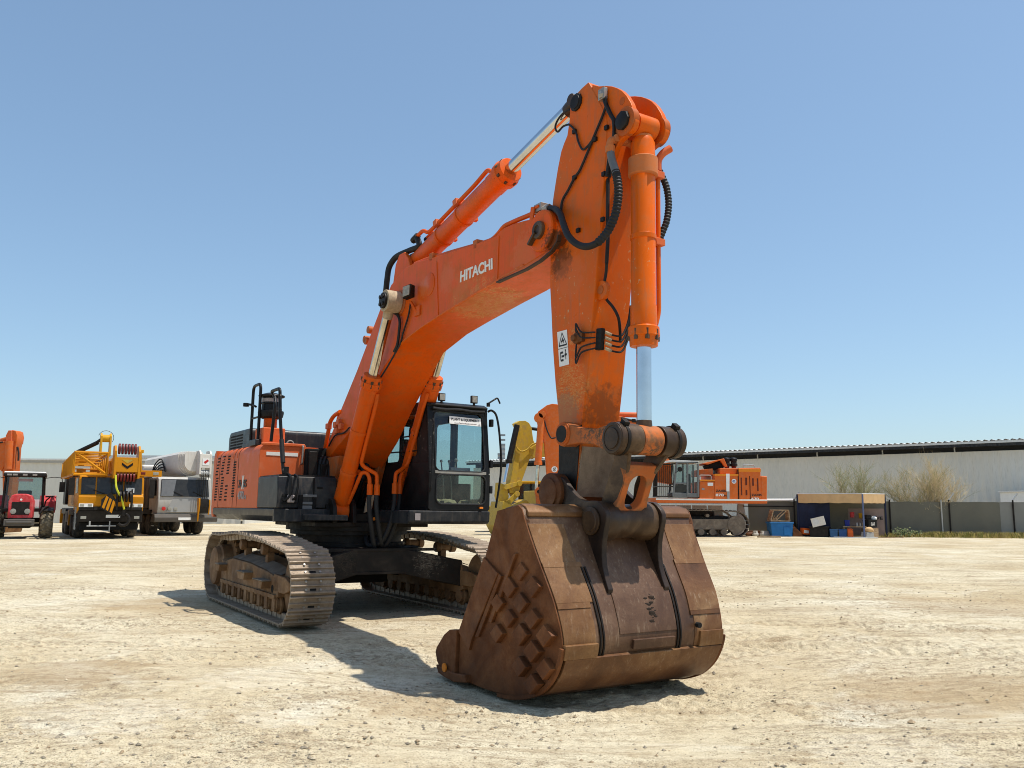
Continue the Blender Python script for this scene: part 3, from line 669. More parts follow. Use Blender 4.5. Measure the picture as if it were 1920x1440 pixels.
ln = [(7.067, -0.2, 4.064), (7.032, -0.18, 3.975), (7.003, -0.18, 3.87), (6.947, -0.15, 3.803), (6.968, -0.12, 3.719), (7.012, -0.08, 3.643), (7.037, -0.04, 3.559), (7.021, 0, 3.49), (6.975, 0.05, 3.376), (6.949, 0.07, 3.299)]
MB().tube(curve(ln), .016, 7).build('grease_line', M['rubber'], arm)
ln = [(7.091, -0.2, 5.145), (7.094, -0.2, 4.858), (7.087, -0.2, 4.575), (7.091, -0.2, 4.348), (7.067, -0.2, 4.064)]
MB().tube(curve(ln), .02, 7).build('grease_line', M['rubber'], arm)
# grease distributor block with curled lines
gb = [(6.94, 3.409), (6.918, 3.188)]
m = MB(); m.bar((gb[0][0]+.03, -.20, gb[0][1]), (gb[1][0]+.03, -.20, gb[1][1]), .09, .05, (0,1,0))
m.build('grease_block', M['belly'], arm, .008)
(g2x, g2z), = [(6.662, 3.347)]
m = MB(); m.lathe((g2x, -.24, g2z), (g2x, -.4, g2z), [(0,.06),(.05,.06),(.055,.035),(.09,.035)], 14); m.box(g2x-.02, g2x+.1, -.285, -.24, g2z-.045, g2z+.045); m.build('grease_valve', M['rust_dark'], arm, .006)
for k, (a_, b_) in enumerate(((.0, 0), (.05, .04), (-.08, -.09), (-.12, -.14))):
    z0 = gb[0][1]-.04-k*.055
    MB().tube(curve([(g2x, -.275, g2z+(.05 if k < 2 else -.05)), (g2x+.01, -.29, z0+(.13 if k < 2 else -.12)), (g2x+.09, -.28, z0+(.03 if k < 2 else -.02)), (gb[0][0], -.25, z0)]), .009, 6).build('grease_line', M['rubber'], arm)
    MB().tube(curve([(gb[0][0]+.06, -.17, z0), (gb[0][0]+.10, -.1, z0-.03), (gb[0][0]+.12, -.0, z0-.02), (gb[0][0]+.12, .08, z0+.12), (gb[0][0]+.13, .11, z0+.3)]), .011, 6).build('grease_line', M['rubber'], arm)
    MB().cyl((gb[0][0]+.06, -.17, z0), (gb[0][0]+.09, -.11, z0-.025), .018, n=8).build('line_fitting', M['sand'], arm)
(ey, ez), = [(6.949, 3.807)]
MB().lathe((ey+.02, -.2, ez), (ey+.02, -.15, ez), [(0,.10),(.05,.10)], 18).build('lifting_eye', M['orange_arm'], arm, .006)
MB().lathe((ey+.02, -.203, ez), (ey+.02, -.25, ez), [(0,.045),(.004,.045)], 14).build('lifting_eye_hole', M['orange_dull'], arm)
# warning label: white plate, triangle and pictogram
(dx0, dz0), (dx1, dz1), (dx2, dz2), (dx3, dz3) = [(6.322, 3.098), (6.494, 3.102), (6.277, 3.483), (6.452, 3.481)]
def on_decal(u, v, d):
    x = (dx0*(1-u)+dx1*u)*(1-v)+(dx2*(1-u)+dx3*u)*v; z = (dz0*(1-u)+dz1*u)*(1-v)+(dz2*(1-u)+dz3*u)*v
    return (x, -AW-.002-d, z)
m = MB(); m.add([on_decal(u, v, d) for d in (0,.003) for u, v in ((0,0),(1,0),(1,1),(0,1))], [(4,5,6,7),(0,1,5,4),(1,2,6,5),(2,3,7,6),(3,0,4,7)])
decal = m.build('warning_label', M['white'], arm, smooth=0)
m = MB()
def quad2(a, b, w):
    a, b = Vector((*a, 0)), Vector((*b, 0)); n_ = (b-a).cross(V(0,0,1)).normalized()*w/2
    m.add([on_decal(q.x, q.y, .005) for q in (a-n_, b-n_, b+n_, a+n_)], [(0,1,2,3)])
for a, b in (((.1,.58),(.9,.58)), ((.9,.58),(.5,.94)), ((.5,.94),(.1,.58)), ((.4,.64),(.5,.8)), ((.5,.8),(.62,.64)), ((.35,.7),(.65,.72))): quad2(a, b, .045)
quad2((0,.5),(1,.5),.015)
for a, b in (((.72,.16),(.72,.40)), ((.62,.30),(.85,.30)), ((.2,.16),(.2,.38)), ((.2,.16),(.48,.16)), ((.2,.38),(.48,.38)), ((.3,.27),(.58,.27)), ((.68,.42),(.78,.42))): quad2(a, b, .06)
m.build('pictogram', M['black_letter'], decal, smooth=0)

# ---- arm cylinder on top of the boom
AF = [(2.17, 5.225)][0]; AH = [(4.834, 5.646)][0]; AR = [(6.319, 6.169)][0]
o, a, d, s_, Lb = cylinder('arm_cylinder', (AF[0], 0, AF[1]), (AH[0], 0, AH[1]), (AR[0], 0, AR[1]), .145, .085, M['chrome'], M['orange'], (.36, .58), eye=.15, reye=.07, label='arm cylinder lying along the top of the boom')
up = d.cross(V(0,1,0)); up = up if up.z > 0 else -up
c0 = a+up*.19+V(0,-.08,0)
p1 = [a+d*(Lb-.22)+up*.14+V(0,-.05,0), a+d*(Lb-.30)+up*.24+V(0,-.06,0), a+d*(Lb-.62)+up*.19+V(0,-.08,0), a+d*(Lb*.35)+up*.19+V(0,-.08,0), a+d*(Lb*.26)+up*.20+V(0,-.08,0), a+d*(Lb*.22)+up*.30+V(0,-.10,0), a+d*(Lb*.14)+up*.30+V(0,-.10,0)]
MB().tube(bend(p1, .1), .03, 10).build('hydraulic_pipe', M['orange'], o)
p2 = [q+V(0,.16,0) for q in p1]
MB().tube(bend(p2, .1), .03, 10).build('hydraulic_pipe', M['orange'], o)
for t in (.36, .58):
    q = a+d*(Lb*t+.02)+up*.2; MB().obox(q, d*.05, V(0,1,0)*.13, up*.045).build('pipe_clamp', M['orange_faded'], o, .008)
q = p1[-1]; MB().cyl(q+d*.04, q-d*.12, .05, n=8).build('hose_coupling', M['belly'], o)
hs = [(2.736, -0.1, 5.458), (2.562, -0.1, 5.44), (2.279, -0.12, 5.437), (1.967, -0.15, 5.437), (1.841, -0.18, 5.387), (1.733, -0.2, 5.283), (1.727, -0.22, 5.11), (1.697, -0.22, 4.947), (1.635, -0.2, 4.904)]
MB().tube(curve([q]+hs[1:]), .045, 12).build('hydraulic_hose', M['rubber'], o)
MB().tube(curve([q+V(0,.16,0)]+[(x+.05, y+.2, z) for x, y, z in hs[1:]]), .045, 12).build('hydraulic_hose', M['rubber'], o)
# boom lugs that carry the arm cylinder foot
for s in (-1, 1):
    m = MB(); m.prism([(AF[0]-.32,AF[1]-.42),(AF[0]+.5,AF[1]-.42),(AF[0]+.24,AF[1]+.05),(AF[0]+.1,AF[1]+.18),(AF[0]-.08,AF[1]+.18),(AF[0]-.2,AF[1]+.05)], 'y', s*.17-.03, s*.17+.03)
    m.build('cylinder_lug', M['orange'], boom, .01)

# ---- bucket cylinder in front of the arm
RB = [(7.381, 2.266)][0]; HB = [(7.351, 3.299)][0]
o, a, d, s_, Lb = cylinder('bucket_cylinder', (PB[0], 0, PB[1]), (HB[0], 0, HB[1]), (RB[0], 0, RB[1]), .122, .073, M['chrome'], M['orange_arm'], (.20, .53), eye=.12, eye_w=.26, label='bucket cylinder hanging in front of the arm')
m = MB(); m.lathe(a+d*.1, a+d, [(0,.10),(.22,.10),(.24,.15),(.42,.15),(.43,.13)], 28); m.build('barrel_base', M['orange_dusty'], o, .008)
yy = V(0,1,0); frn = d.cross(yy); frn = frn if frn.x > 0 else -frn
pb = [a+d*.25+yy*.15+V(-.02,0,0), a+d*.42+yy*.20, a+d*(Lb-.25)+yy*.20, a+d*(Lb-.12)+yy*.16]
MB().tube(bend(pb, .06), .024, 10).build('hydraulic_pipe', M['orange_arm'], o)
pb2 = [a+d*.42+yy*.20, a+d*.30+yy*.20, a+d*.22+yy*.25+frn*.03, a+d*.17+yy*.32+frn*.06]
MB().tube(bend(pb2, .06), .04, 10).build('pipe_elbow', M['orange_faded'], o)
for t in (.21, .54):
    MB().obox(a+d*(Lb*t+.02)+yy*.19, d*.035, yy*.06, frn*.05).build('pipe_clamp', M['orange_faded'], o, .006)
ph = a+d*.30+yy*.30
hp = [a+d*.20+yy*.30+frn*.05]+[(7.316, 0.26, 5.137), (7.349, 0.3, 5.024), (7.381, 0.34, 4.878), (7.406, 0.34, 4.698), (7.419, 0.3, 4.516), (7.404, 0.26, 4.401), (7.389, 0.22, 4.297)]
pth, rr = corrugated(curve(hp[1:]), .034, .034, .1)
MB().tube(pth, rr, 10).build('ribbed_hose', M['rubber'], o)
# long ribbed hose loop from the boom to the bucket cylinder
hp = [(6.21, -0.3, 4.875), (6.358, -0.34, 4.822), (6.539, -0.4, 4.701), (6.678, -0.46, 4.543), (6.815, -0.5, 4.371), (6.949, -0.5, 4.25), (7.081, -0.48, 4.185), (7.21, -0.46, 4.181), (7.287, -0.42, 4.238), (7.338, -0.38, 4.328), (7.399, -0.36, 4.45), (7.419, -0.34, 4.611), (7.411, -0.33, 4.753), (7.361, -0.32, 4.91), (7.294, -0.31, 5.058), (7.259, -0.3, 5.158), (7.252, -0.3, 5.223)]
cv = curve(hp)
cut = int(len(cv)*.45)
MB().tube(cv[:cut+1], .036, 10).build('hydraulic_hose', M['rubber'], o)
pth, rr = corrugated(cv[cut:int(len(cv)*.82)], .042, .034, .1)
MB().tube(pth, rr, 10).build('ribbed_hose', M['rubber'], o)
MB().tube(cv[int(len(cv)*.8):], .04, 10).build('hydraulic_hose', M['trim_grey'], o)
e = cv[-1]
m = MB(); m.tube(bend([e-V(0,0,.03), e+V(.0,0,.07), e+V(.03,.20,.08), e+V(.06,.34,.03)], .05), .038, 10); m.cyl(e-V(0,0,.07), e+V(0,0,.0), .05, n=8); m.obox(e+V(.02,.10,.08), (.01,.07,0), (.05,0,0), (0,0,.035)); m.build('hose_elbow', M['orange_dusty'], o, .006)

# ---- bucket: side outlines are (x, y, z) of its right side, mirrored for the left
BK = [(6.815, -1.06, 1.629), (6.441, -1.06, 1.573), (6.366, -1.06, 1.407), (6.238, -1.06, 1.144), (6.122, -1.06, 0.896), (5.877, -1.06, 0.587), (5.756, -1.06, 0.374), (5.734, -1.06, -0.149), (5.937, -1.05, -0.127), (6.203, -1.03, -0.141), (6.43, -1.01, -0.144), (6.634, -1, -0.134), (6.863, -0.98, -0.092), (7.096, -0.97, -0.005), (7.264, -0.97, 0.129), (7.357, -0.97, 0.273), (7.394, -0.97, 0.395), (7.391, -0.975, 0.5), (7.358, -0.985, 0.631), (7.289, -1, 0.81), (7.167, -1.015, 1.018), (7.067, -1.03, 1.193), (6.964, -1.045, 1.388), (6.92, -1.06, 1.499), (6.879, -1.06, 1.588)]
BC = V(sum(q[0] for q in BK)/len(BK), 0, sum(q[2] for q in BK)/len(BK))
def mir(q): return (q[0], -q[1], q[2])
WR = [tuple(q) for q in curve([BK[7], BK[8], BK[9], BK[10], BK[11], BK[12], BK[13], BK[14], BK[15], BK[16], BK[17], BK[18], BK[19], BK[20], BK[21], BK[22], BK[23]], 4)]+[BK[24], BK[0]]
MOUTH = BK[1:7]
def offs(path, d):
    """moves an (x, y, z) profile by d along its normal in the x-z plane (towards the outside for d > 0)"""
    out = []
    for i, q in enumerate(path):
        a, b = path[max(0, i-1)], path[min(len(path)-1, i+1)]
        t = V(b[0]-a[0], 0, b[2]-a[2])
        if t.length < 1e-9: t = V(0,0,1)
        t.normalize(); nrm = V(t.z, 0, -t.x)
        out.append((q[0]+nrm.x*d, q[1], q[2]+nrm.z*d))
    return out
WI = offs(WR, -.045)
m = MB()
ro, li = [V(*q) for q in WR], [V(*mir(q)) for q in WR]
ri, lj = [V(*q) for q in WI], [V(*mir(q)) for q in WI]
m.strip(ro, li); m.strip(ri, lj); m.strip(ro, ri); m.strip(li, lj)
m.add([ro[0], li[0], lj[0], ri[0], ro[-1], li[-1], lj[-1], ri[-1]], [(0,1,2,3),(4,5,6,7)])
bucket = m.build('bucket', M['rust_mid'], exc, 0, smooth=50); tag(bucket, 'rusty digging bucket standing on the sand')
for s in (-1, 1):
    side = [V(q[0], q[1]*-s, q[2]) for q in WR+MOUTH]; inn = [V(q.x, q.y-s*.05, q.z) for q in side]
    oth = [V(q.x, q.y+s*.012, q.z) for q in side]
    sp = MB().loft(oth, inn).build('side_plate', M['rust_dark'], bucket, .006)
    if s < 0:
        # hardened strips and the grid of diamond chips welded to the side
        (ax, az), (bx, bz), (ox, oz) = [(7.036, 0.892), (7.034, 0.609), (6.851, 0.734)]
        e1, e2 = V(ax-ox, 0, az-oz), V(bx-ox, 0, bz-oz)
        poly = [(6.64, 1.036), (6.851, 1.024), (7.027, 0.963), (7.317, 0.616), (7.41, 0.402), (7.273, 0.172), (6.981, -0.002), (6.717, -0.055), (6.762, 0.198), (6.643, 0.35), (6.385, 0.443), (6.286, 0.507)]
        def inside(x, z):
            c = False
            for (x0, z0), (x1, z1) in zip(poly, poly[1:]+poly[:1]):
                if (z0 > z) != (z1 > z) and x < (x1-x0)*(z-z0)/(z1-z0)+x0: c = not c
            return c
        rnd = random.Random(3)
        m = MB()
        for i in range(-9, 10):
            for j in range(-9, 10):
                c = V(ox, 0, oz)+e1*i+e2*j
                if not inside(c.x, c.z): continue
                yy = -1.02+.0; t = (c.x-6.0)/1.4; yy = -1.063+.07*max(0, min(1, t))
                k = .36+rnd.uniform(-.03, .03); h = .065
                a1, a2 = e1*k, e2*(k+rnd.uniform(-.05, .02))
                q = [c+a1+a2, c+a1-a2, c-a1-a2, c-a1+a2]
                m.loft([V(v.x, yy+.03, v.z) for v in q], [V(v.x*.94+c.x*.06, yy-h+.012, v.z*.94+c.z*.06) for v in q])
        m.build('wear_chip_grid', M['rust_dark'], sp, .008)
    for nm, pl, y0, y1 in (('edge_strip', [(6.234, 1.119), (6.504, 0.98), (6.028, 0.302), (5.977, 0.193), (5.757, 0.348)], -1.095, -1.05), ('edge_strip', [(6.749, 1.166), (6.804, 1.183), (6.381, 0.505), (6.322, 0.509)], -1.085, -1.05),
                           ('edge_strip', [(6.504, 0.98), (6.552, 0.958), (6.142, 0.342), (6.069, 0.333)], -1.085, -1.05)):
        MB().prism(pl, 'y', s*-y0, s*-y1).build(nm, M['rust_dark'], sp, .006)
    ct = [(5.75, 0.368), (5.593, 0.35), (5.479, 0.289), (5.393, 0.208), (5.317, 0.138), (5.295, 0.083), (5.333, -0.002), (5.382, -0.043), (5.5, -0.096), (5.726, -0.092)]
    MB().prism(ct, 'y', s*1.03, s*1.11).build('side_cutter', M['rust_dark'], bucket, .012)
    ct = [(5.346, -0.032), (5.408, -0.11), (5.547, -0.131), (5.739, -0.148), (5.986, -0.113), (5.963, -0.04), (5.726, -0.061)]
    m = MB().prism(ct, 'y', s*.95, s*1.13); m.build('tooth_adapter', M['rust_dark'], bucket, .012)
    (qx, qz), = [(5.554, -0.032)]
    MB().lathe((qx, s*1.13, qz), (qx, s*1.16, qz), [(0,.045),(.012,.045)], 10).build('tooth_pin', M['amber'], bucket)
# lip teeth, inside the mouth
lip = V(BK[7][0], 0, BK[7][2])
for k in range(5):
    y = -.84+k*.42
    MB().prism([(lip.x+.1, lip.z+.09),(lip.x-.12, lip.z+.10),(lip.x-.36, lip.z+.04),(lip.x-.36, lip.z+.02),(lip.x+.1, lip.z-.02)], 'y', y-.1, y+.1).build('tooth', M['rust_mid'], bucket, .012)
# plates and weld lines on the rounded back
def idx_at(z0):
    """index on the back curve (upper half) closest to height z0"""
    k0 = 30
    return min(range(k0, len(WR)-2), key=lambda i: abs(WR[i][2]-z0))
def back_strip(name, z0, z1, y0, y1, h, matl, w0=0.0, parent=None, bev=.004):
    i0, i1 = sorted((idx_at(z0), idx_at(z1))); seg = WR[i0:i1+1]
    if len(seg) < 2: return
    o_ = offs(seg, h); i_ = offs(seg, -.01); m = MB()
    f = lambda q, y: V(q[0], y*abs(q[1])/1.06, q[2])
    A, B, C, D = [f(q, y0) for q in o_], [f(q, y1) for q in o_], [f(q, y0) for q in i_], [f(q, y1) for q in i_]
    m.strip(A, B); m.strip(A, C); m.strip(B, D)
    m.add([A[0], B[0], D[0], C[0], A[-1], B[-1], D[-1], C[-1]], [(0,1,2,3),(4,5,6,7)])
    return m.build(name, matl, parent or bucket, bev)
zt = 1.44
for y0, y1, z0, z1, h, mm in ((-1.05, -.64, 1.10, zt, .008, 'rust'), (-1.05, -.62, .74, 1.09, .012, 'rust'), (.64, 1.05, 1.10, zt, .008, 'rust'), (.62, 1.05, .62, 1.09, .012, 'rust_heel'),
                              (-.36, .40, .46, .86, .009, 'rust_mid'), (-1.05, -.66, .30, .735, .008, 'rust'), (.66, 1.05, .30, .61, .007, 'rust_heel')):
    back_strip('wear_plate', z0, z1, y0, y1, h, M[mm])
for y, z0, z1 in ((-.565, 1.05, .30), (-.605, 1.05, .30), (.415, 1.06, .30), (.455, 1.06, .30)):
    back_strip('weld_bead', z0, z1, y-.009, y+.009, .014, M['belly'], bev=0)
for y0, y1, z in ((-1.05, -.6, 1.095), (.62, 1.05, 1.095), (-.36, .46, .86), (-1.05, -.66, .74), (.62,1.05,.62)):
    back_strip('weld_bead', z+.02, z-.02, y0, y1, .015, M['rust'], bev=0)
# heel bars low on the back and under the bottom
def low_strip(i0, i1, y0, y1, h, matl, name='heel_plate'):
    seg = WR[i0:i1+1]; o_ = offs(seg, h); i_ = offs(seg, -.01); m = MB()
    f = lambda q, y: V(q[0], y*abs(q[1])/1.06, q[2])
    A, B, C, D = [f(q, y0) for q in o_], [f(q, y1) for q in o_], [f(q, y0) for q in i_], [f(q, y1) for q in i_]
    m.strip(A, B); m.strip(A, C); m.strip(B, D); m.add([A[0], B[0], D[0], C[0], A[-1], B[-1], D[-1], C[-1]], [(0,1,2,3),(4,5,6,7)])
    return m.build(name, matl, bucket, .006)
low_strip(24, 33, -1.03, 1.05, .035, M['rust_heel'])
low_strip(14, 24, -1.0, 1.02, .02, M['rust_heel'])
low_strip(33, 37, -1.06, -.66, .045, M['rust'])
low_strip(34, 37, -.2, .36, .03, M['rust_mid'])
low_strip(33, 38, .72, 1.06, .03, M['rust'])
for s in (-1, 1): low_strip(12, 36, s*1.075-.02, s*1.075+.02, .03, M['rust_dark'], 'heel_shroud')
# top plate and torsion box
T0, T1 = [(6.815, 1.632), (6.906, 1.553)]
m = MB(); m.prism([(T0[0]-.34, T0[1]-.12),(T0[0]-.3, T0[1]-.03),(T0[0]-.02, T0[1]+.012),(T0[0]+.06, T0[1]-.015),(T1[0]+.02, T1[1]+.012),(T1[0]+.02, T1[1]-.03),(T0[0], T0[1]-.10)], 'y', -1.03, 1.03)
m.build('top_plate', M['rust'], bucket, .012)
for s in (-1, 1):
    m = MB(); m.prism([(T0[0]-.36,T0[1]-.02),(T0[0]-.1,T0[1]+.012),(T0[0]+.02,T0[1]+.0),(T0[0]-.3,T0[1]-.1)], 'y', s*.42, s*.95)
    m.build('stiffener', M['rust'], bucket, .01)
(hx_, hz_) = [(7.15, 0.461)][0]
MB().lathe((hx_-.02, -.6, hz_), (hx_+.06, -.6, hz_+.0), [(0,.03),(.05,.03)], 12).build('hole_plug', M['sand'], bucket)
(hx_, hz_) = [(7.432, 0.505)][0]
MB().lathe((hx_-.02, .62, hz_), (hx_+.06, .62, hz_), [(0,.026),(.045,.026)], 12).build('drain_hole', M['cavity'], bucket)
m = MB(); rnd = random.Random(5); q_ = offs(WR, .008)
for k in range(26):
    z = .80-.24*k/25; i = idx_at(z); q = q_[i]; w_ = .055 if k < 12 else .035
    m.ball((q[0]-.004, .10+rnd.uniform(-w_, w_), z), .008+rnd.random()*.012, 6, (.8, 2.2, .8))
m.build('weld_scar', M['ear'], bucket)
# hinge ears with their long curved tails
EAR = [(6.346, 1.88), (6.422, 1.916), (6.515, 1.924), (6.588, 1.894), (6.642, 1.85), (6.695, 1.801), (6.799, 1.731), (6.877, 1.698), (6.953, 1.677), (7.045, 1.681), (7.135, 1.675), (7.191, 1.645), (7.238, 1.604), (7.269, 1.555), (7.267, 1.49), (7.25, 1.436), (7.233, 1.386), (7.216, 1.316), (7.206, 1.257), (7.204, 1.158), (7.218, 1.056), (7.255, 0.951), (7.299, 0.862), (7.287, 0.827), (7.252, 0.824), (7.222, 0.9), (7.176, 0.98), (7.115, 1.085), (7.035, 1.201), (6.853, 1.332), (6.627, 1.431), (6.371, 1.53), (6.248, 1.618), (6.209, 1.728), (6.259, 1.827)]
for s in (-1, 1):
    MB().prism(EAR, 'y', s*.35-.03, s*.35+.03).build('hinge_ear', M['ear'], bucket, .01)
PE = [(7.049, 1.488)][0]; PR = [(6.401, 1.764)][0]
for s in (-1, 1):
    m = MB()
    m.lathe((PE[0], s*.385, PE[1]), (PE[0], s*.6, PE[1]), [(0,.135),(.02,.135),(.025,.10),(.035,.10)], 24)
    m.lathe((PE[0], s*.24, PE[1]), (PE[0], s*.6, PE[1]), [(0,.19),(.075,.19)], 28)
    m.build('link_pin', M['greasy'], bucket, .006)
m = MB()
for s in (-1, 1):
    m.lathe((PR[0], s*.28, PR[1]), (PR[0], s*.6, PR[1]), [(0,.20),(.14,.20),(.15,.15),(.17,.15)], 28)
m.cyl((PR[0], -.3, PR[1]), (PR[0], .3, PR[1]), .16)
m.build('arm_pin', M['rust_dark'], bucket, .008)

# ---- rocker arms and the bucket link
PV = [(6.607, 2.351)][0]
TB = (([(7.41, 2.26)][0][0]+[(7.376, 2.259)][0][0])/2, ([(7.41, 2.26)][0][1]+[(7.376, 2.259)][0][1])/2)
def two_circle(c0, r0, c1, r1, waist, n=14):
    """outline of a lever with two round eyes and a waist"""
    d = V(c1[0]-c0[0], c1[1]-c0[1]); L = d.length; d /= L; nn = V(-d[1], d[0]); out = []
    for k in range(n+1):
        a = R(60)+R(240)*k/n; out.append((c0[0]+r0*(math.cos(a)*d[0]+math.sin(a)*nn[0]), c0[1]+r0*(math.cos(a)*d[1]+math.sin(a)*nn[1])))
    for t in (.35, .5, .65): out.append((c0[0]+d[0]*L*t-nn[0]*waist, c0[1]+d[1]*L*t-nn[1]*waist))
    for k in range(n+1):
        a = R(-120)+R(240)*k/n; out.append((c1[0]+r1*(math.cos(a)*d[0]+math.sin(a)*nn[0]), c1[1]+r1*(math.cos(a)*d[1]+math.sin(a)*nn[1])))
    for t in (.65, .5, .35): out.append((c0[0]+d[0]*L*t+nn[0]*waist, c0[1]+d[1]*L*t+nn[1]*waist))
    return out
for s in (-1, 1):
    m = MB().prism(two_circle(PV, .128, TB, .150, .075), 'y', s*.30, s*.40)
    rk = m.build('rocker_arm', M['link'], exc, .015)
    m = MB(); m.lathe((PV[0], s*.23, PV[1]), (PV[0], s*.6, PV[1]), [(0,.122),(.18,.122),(.185,.10),(.195,.10)], 28)
    m.build('pivot_boss', M['orange_dull'], rk, .008)
    m = MB(); m.lathe((PV[0], s*.4, PV[1]), (PV[0], s*.6, PV[1]), [(0,.088),(.028,.088)], 28); m.build('pivot_pin', M['dark_part'], rk, .004)
    m = MB(); m.lathe((TB[0], s*.29, TB[1]), (TB[0], s*.7, TB[1]), [(0,.148),(.012,.148),(.014,.155),(.112,.155),(.116,.145),(.122,.145),(.124,.118),(.117,.116),(.119,.098),(.130,.098),(.132,.05)], 32)
    m.build('tube_boss', M['greasy'], rk, .005)
    m = MB(); m.lathe((TB[0], s*.305, TB[1]), (TB[0], s*.7, TB[1]), [(0,.162),(.035,.162)], 32); m.obox((TB[0]+.08, s*.32, TB[1]+.135), (.03,0,-.02), (0,.03,0), (.02,0,.03)); m.build('tube_collar', M['belly'], rk, .004)
# link: plate with an oval window, tube on top, boss below
d = V(PE[0]-TB[0], 0, PE[1]-TB[1]); LL = d.length; d.normalize(); nrm = V(-d.z, 0, d.x); nrm = nrm if nrm.x > 0 else -nrm
tb = V(TB[0], 0, TB[1])
def lk(u, v, t): return tb+d*v+V(0,1,0)*u+nrm*t
hole = rrect(-.105, .105, LL*.40, LL*.82, .103, 6)
outer = outer_for(hole, -.225, .225, LL*.27, LL*.93)
for i, (u, v) in enumerate(outer):      # slight waist
    w = abs(v-LL*.56)/(LL*.38); outer[i] = (u*(.80+.20*min(1, w*w)), v)
m = MB(); m.holed(outer, hole, lk, -.03, .075)
link = m.build('bucket_link', M['link'], exc, .012)
for s in (-1, 1):
    m = MB()
    A = [lk(s*.275, .0, -.14), lk(s*.21, LL*.30, -.13), lk(s*.19, LL*.6, -.12), lk(s*.24, LL*.98, -.12), lk(s*.24, LL*.98, .10), lk(s*.19, LL*.75, .07), lk(s*.19, LL*.4, .07), lk(s*.275, .05, .12)]
    B = [q-V(0, s*.045, 0) for q in A]
    m.loft(A, B); m.build('link_flange', M['greasy'], link, .012)
m = MB(); m.cyl((TB[0], -.295, TB[1]), (TB[0], -.125, TB[1]), .15, n=32); m.cyl((TB[0], .15, TB[1]), (TB[0], .295, TB[1]), .15, n=32)
m.build('link_tube', M['greasy'], link, .008)
m = MB(); m.cyl((TB[0], -.118, TB[1]), (TB[0], .125, TB[1]), .145, n=32); m.build('rod_bushing', M['link'], link, .006)
m = MB(); m.lathe((PE[0], -.27, PE[1]), (PE[0], .27, PE[1]), [(0,.19),(.10,.19),(.14,.165),(.40,.165),(.44,.19),(.54,.19)], 32)
m.build('link_boss', M['greasy'], link, .006)

# ---- undercarriage (turned by a degree against the upper body)
UA = R(-1.03); UX = .05
UM = Matrix.Translation((UX, 0, 0)) @ Matrix.Rotation(UA, 4, 'Z')
path = []
for k in range(25): path.append((-1.93+(2.03+1.93)*k/24, .055))
for k in range(1, 15): a = -PI/2+PI*k/15; path.append((2.05+.47*math.cos(a), .525+.47*math.sin(a)))
for q in curve([(2.05,.995),(1.6,1.035),(1.0,1.10),(.4,1.135),(-.4,1.155),(-1.0,1.13),(-1.5,1.10),(-1.93,1.10)], 5): path.append((q[0], q[1]))
for k in range(1, 15): a = PI/2+PI*k/15; path.append((-1.93+.52*math.cos(a), .577+.522*math.sin(a)))
P = [V(x, 0, z) for x, z in path]; P.append(P[0].copy())
Ls = [0]
for a, b in zip(P, P[1:]): Ls.append(Ls[-1]+(b-a).length)
NS = 50
def at_len(t):
    t %= Ls[-1]
    for k in range(len(P)-1):
        if Ls[k+1] >= t: return P[k].lerp(P[k+1], (t-Ls[k])/max(1e-9, Ls[k+1]-Ls[k]))
pitch = Ls[-1]/NS
def shoe_mesh():
    hp = pitch/2
    m = MB(); prof = [(-hp-.012,.0),(-hp-.012,.020),(-hp+.012,.052),(-hp+.028,.052),(-hp+.045,.022),(-.016,.022),(-.008,.045),(.008,.045),(.016,.022),(hp-.045,.022),(hp-.028,.052),(hp-.012,.052),(hp-.002,.018),(hp-.002,.0)]
    m.prism(prof, 'y', -.30, .30)
    for s in (-1, 1): m.box(-hp+.02, hp-.02, s*.10-.025, s*.10+.025, -.085, 0)       # chain links
    m.mat(1)
    for s in (-1, 1):
        for x in (-.055, .055): m.cyl((x, s*.10, .018), (x, s*.10, .040), .018, n=6)
    m.mat(2); m.box(-.075, -.035, -.045, .045, .015, .0235); m.box(-.085, -.06, -.27, -.24, .015, .0235)
    return m
proto = shoe_mesh().build('track_shoe', [M['shoe'], M['steel'], M['cavity']], None, .004)
tr_frames = []
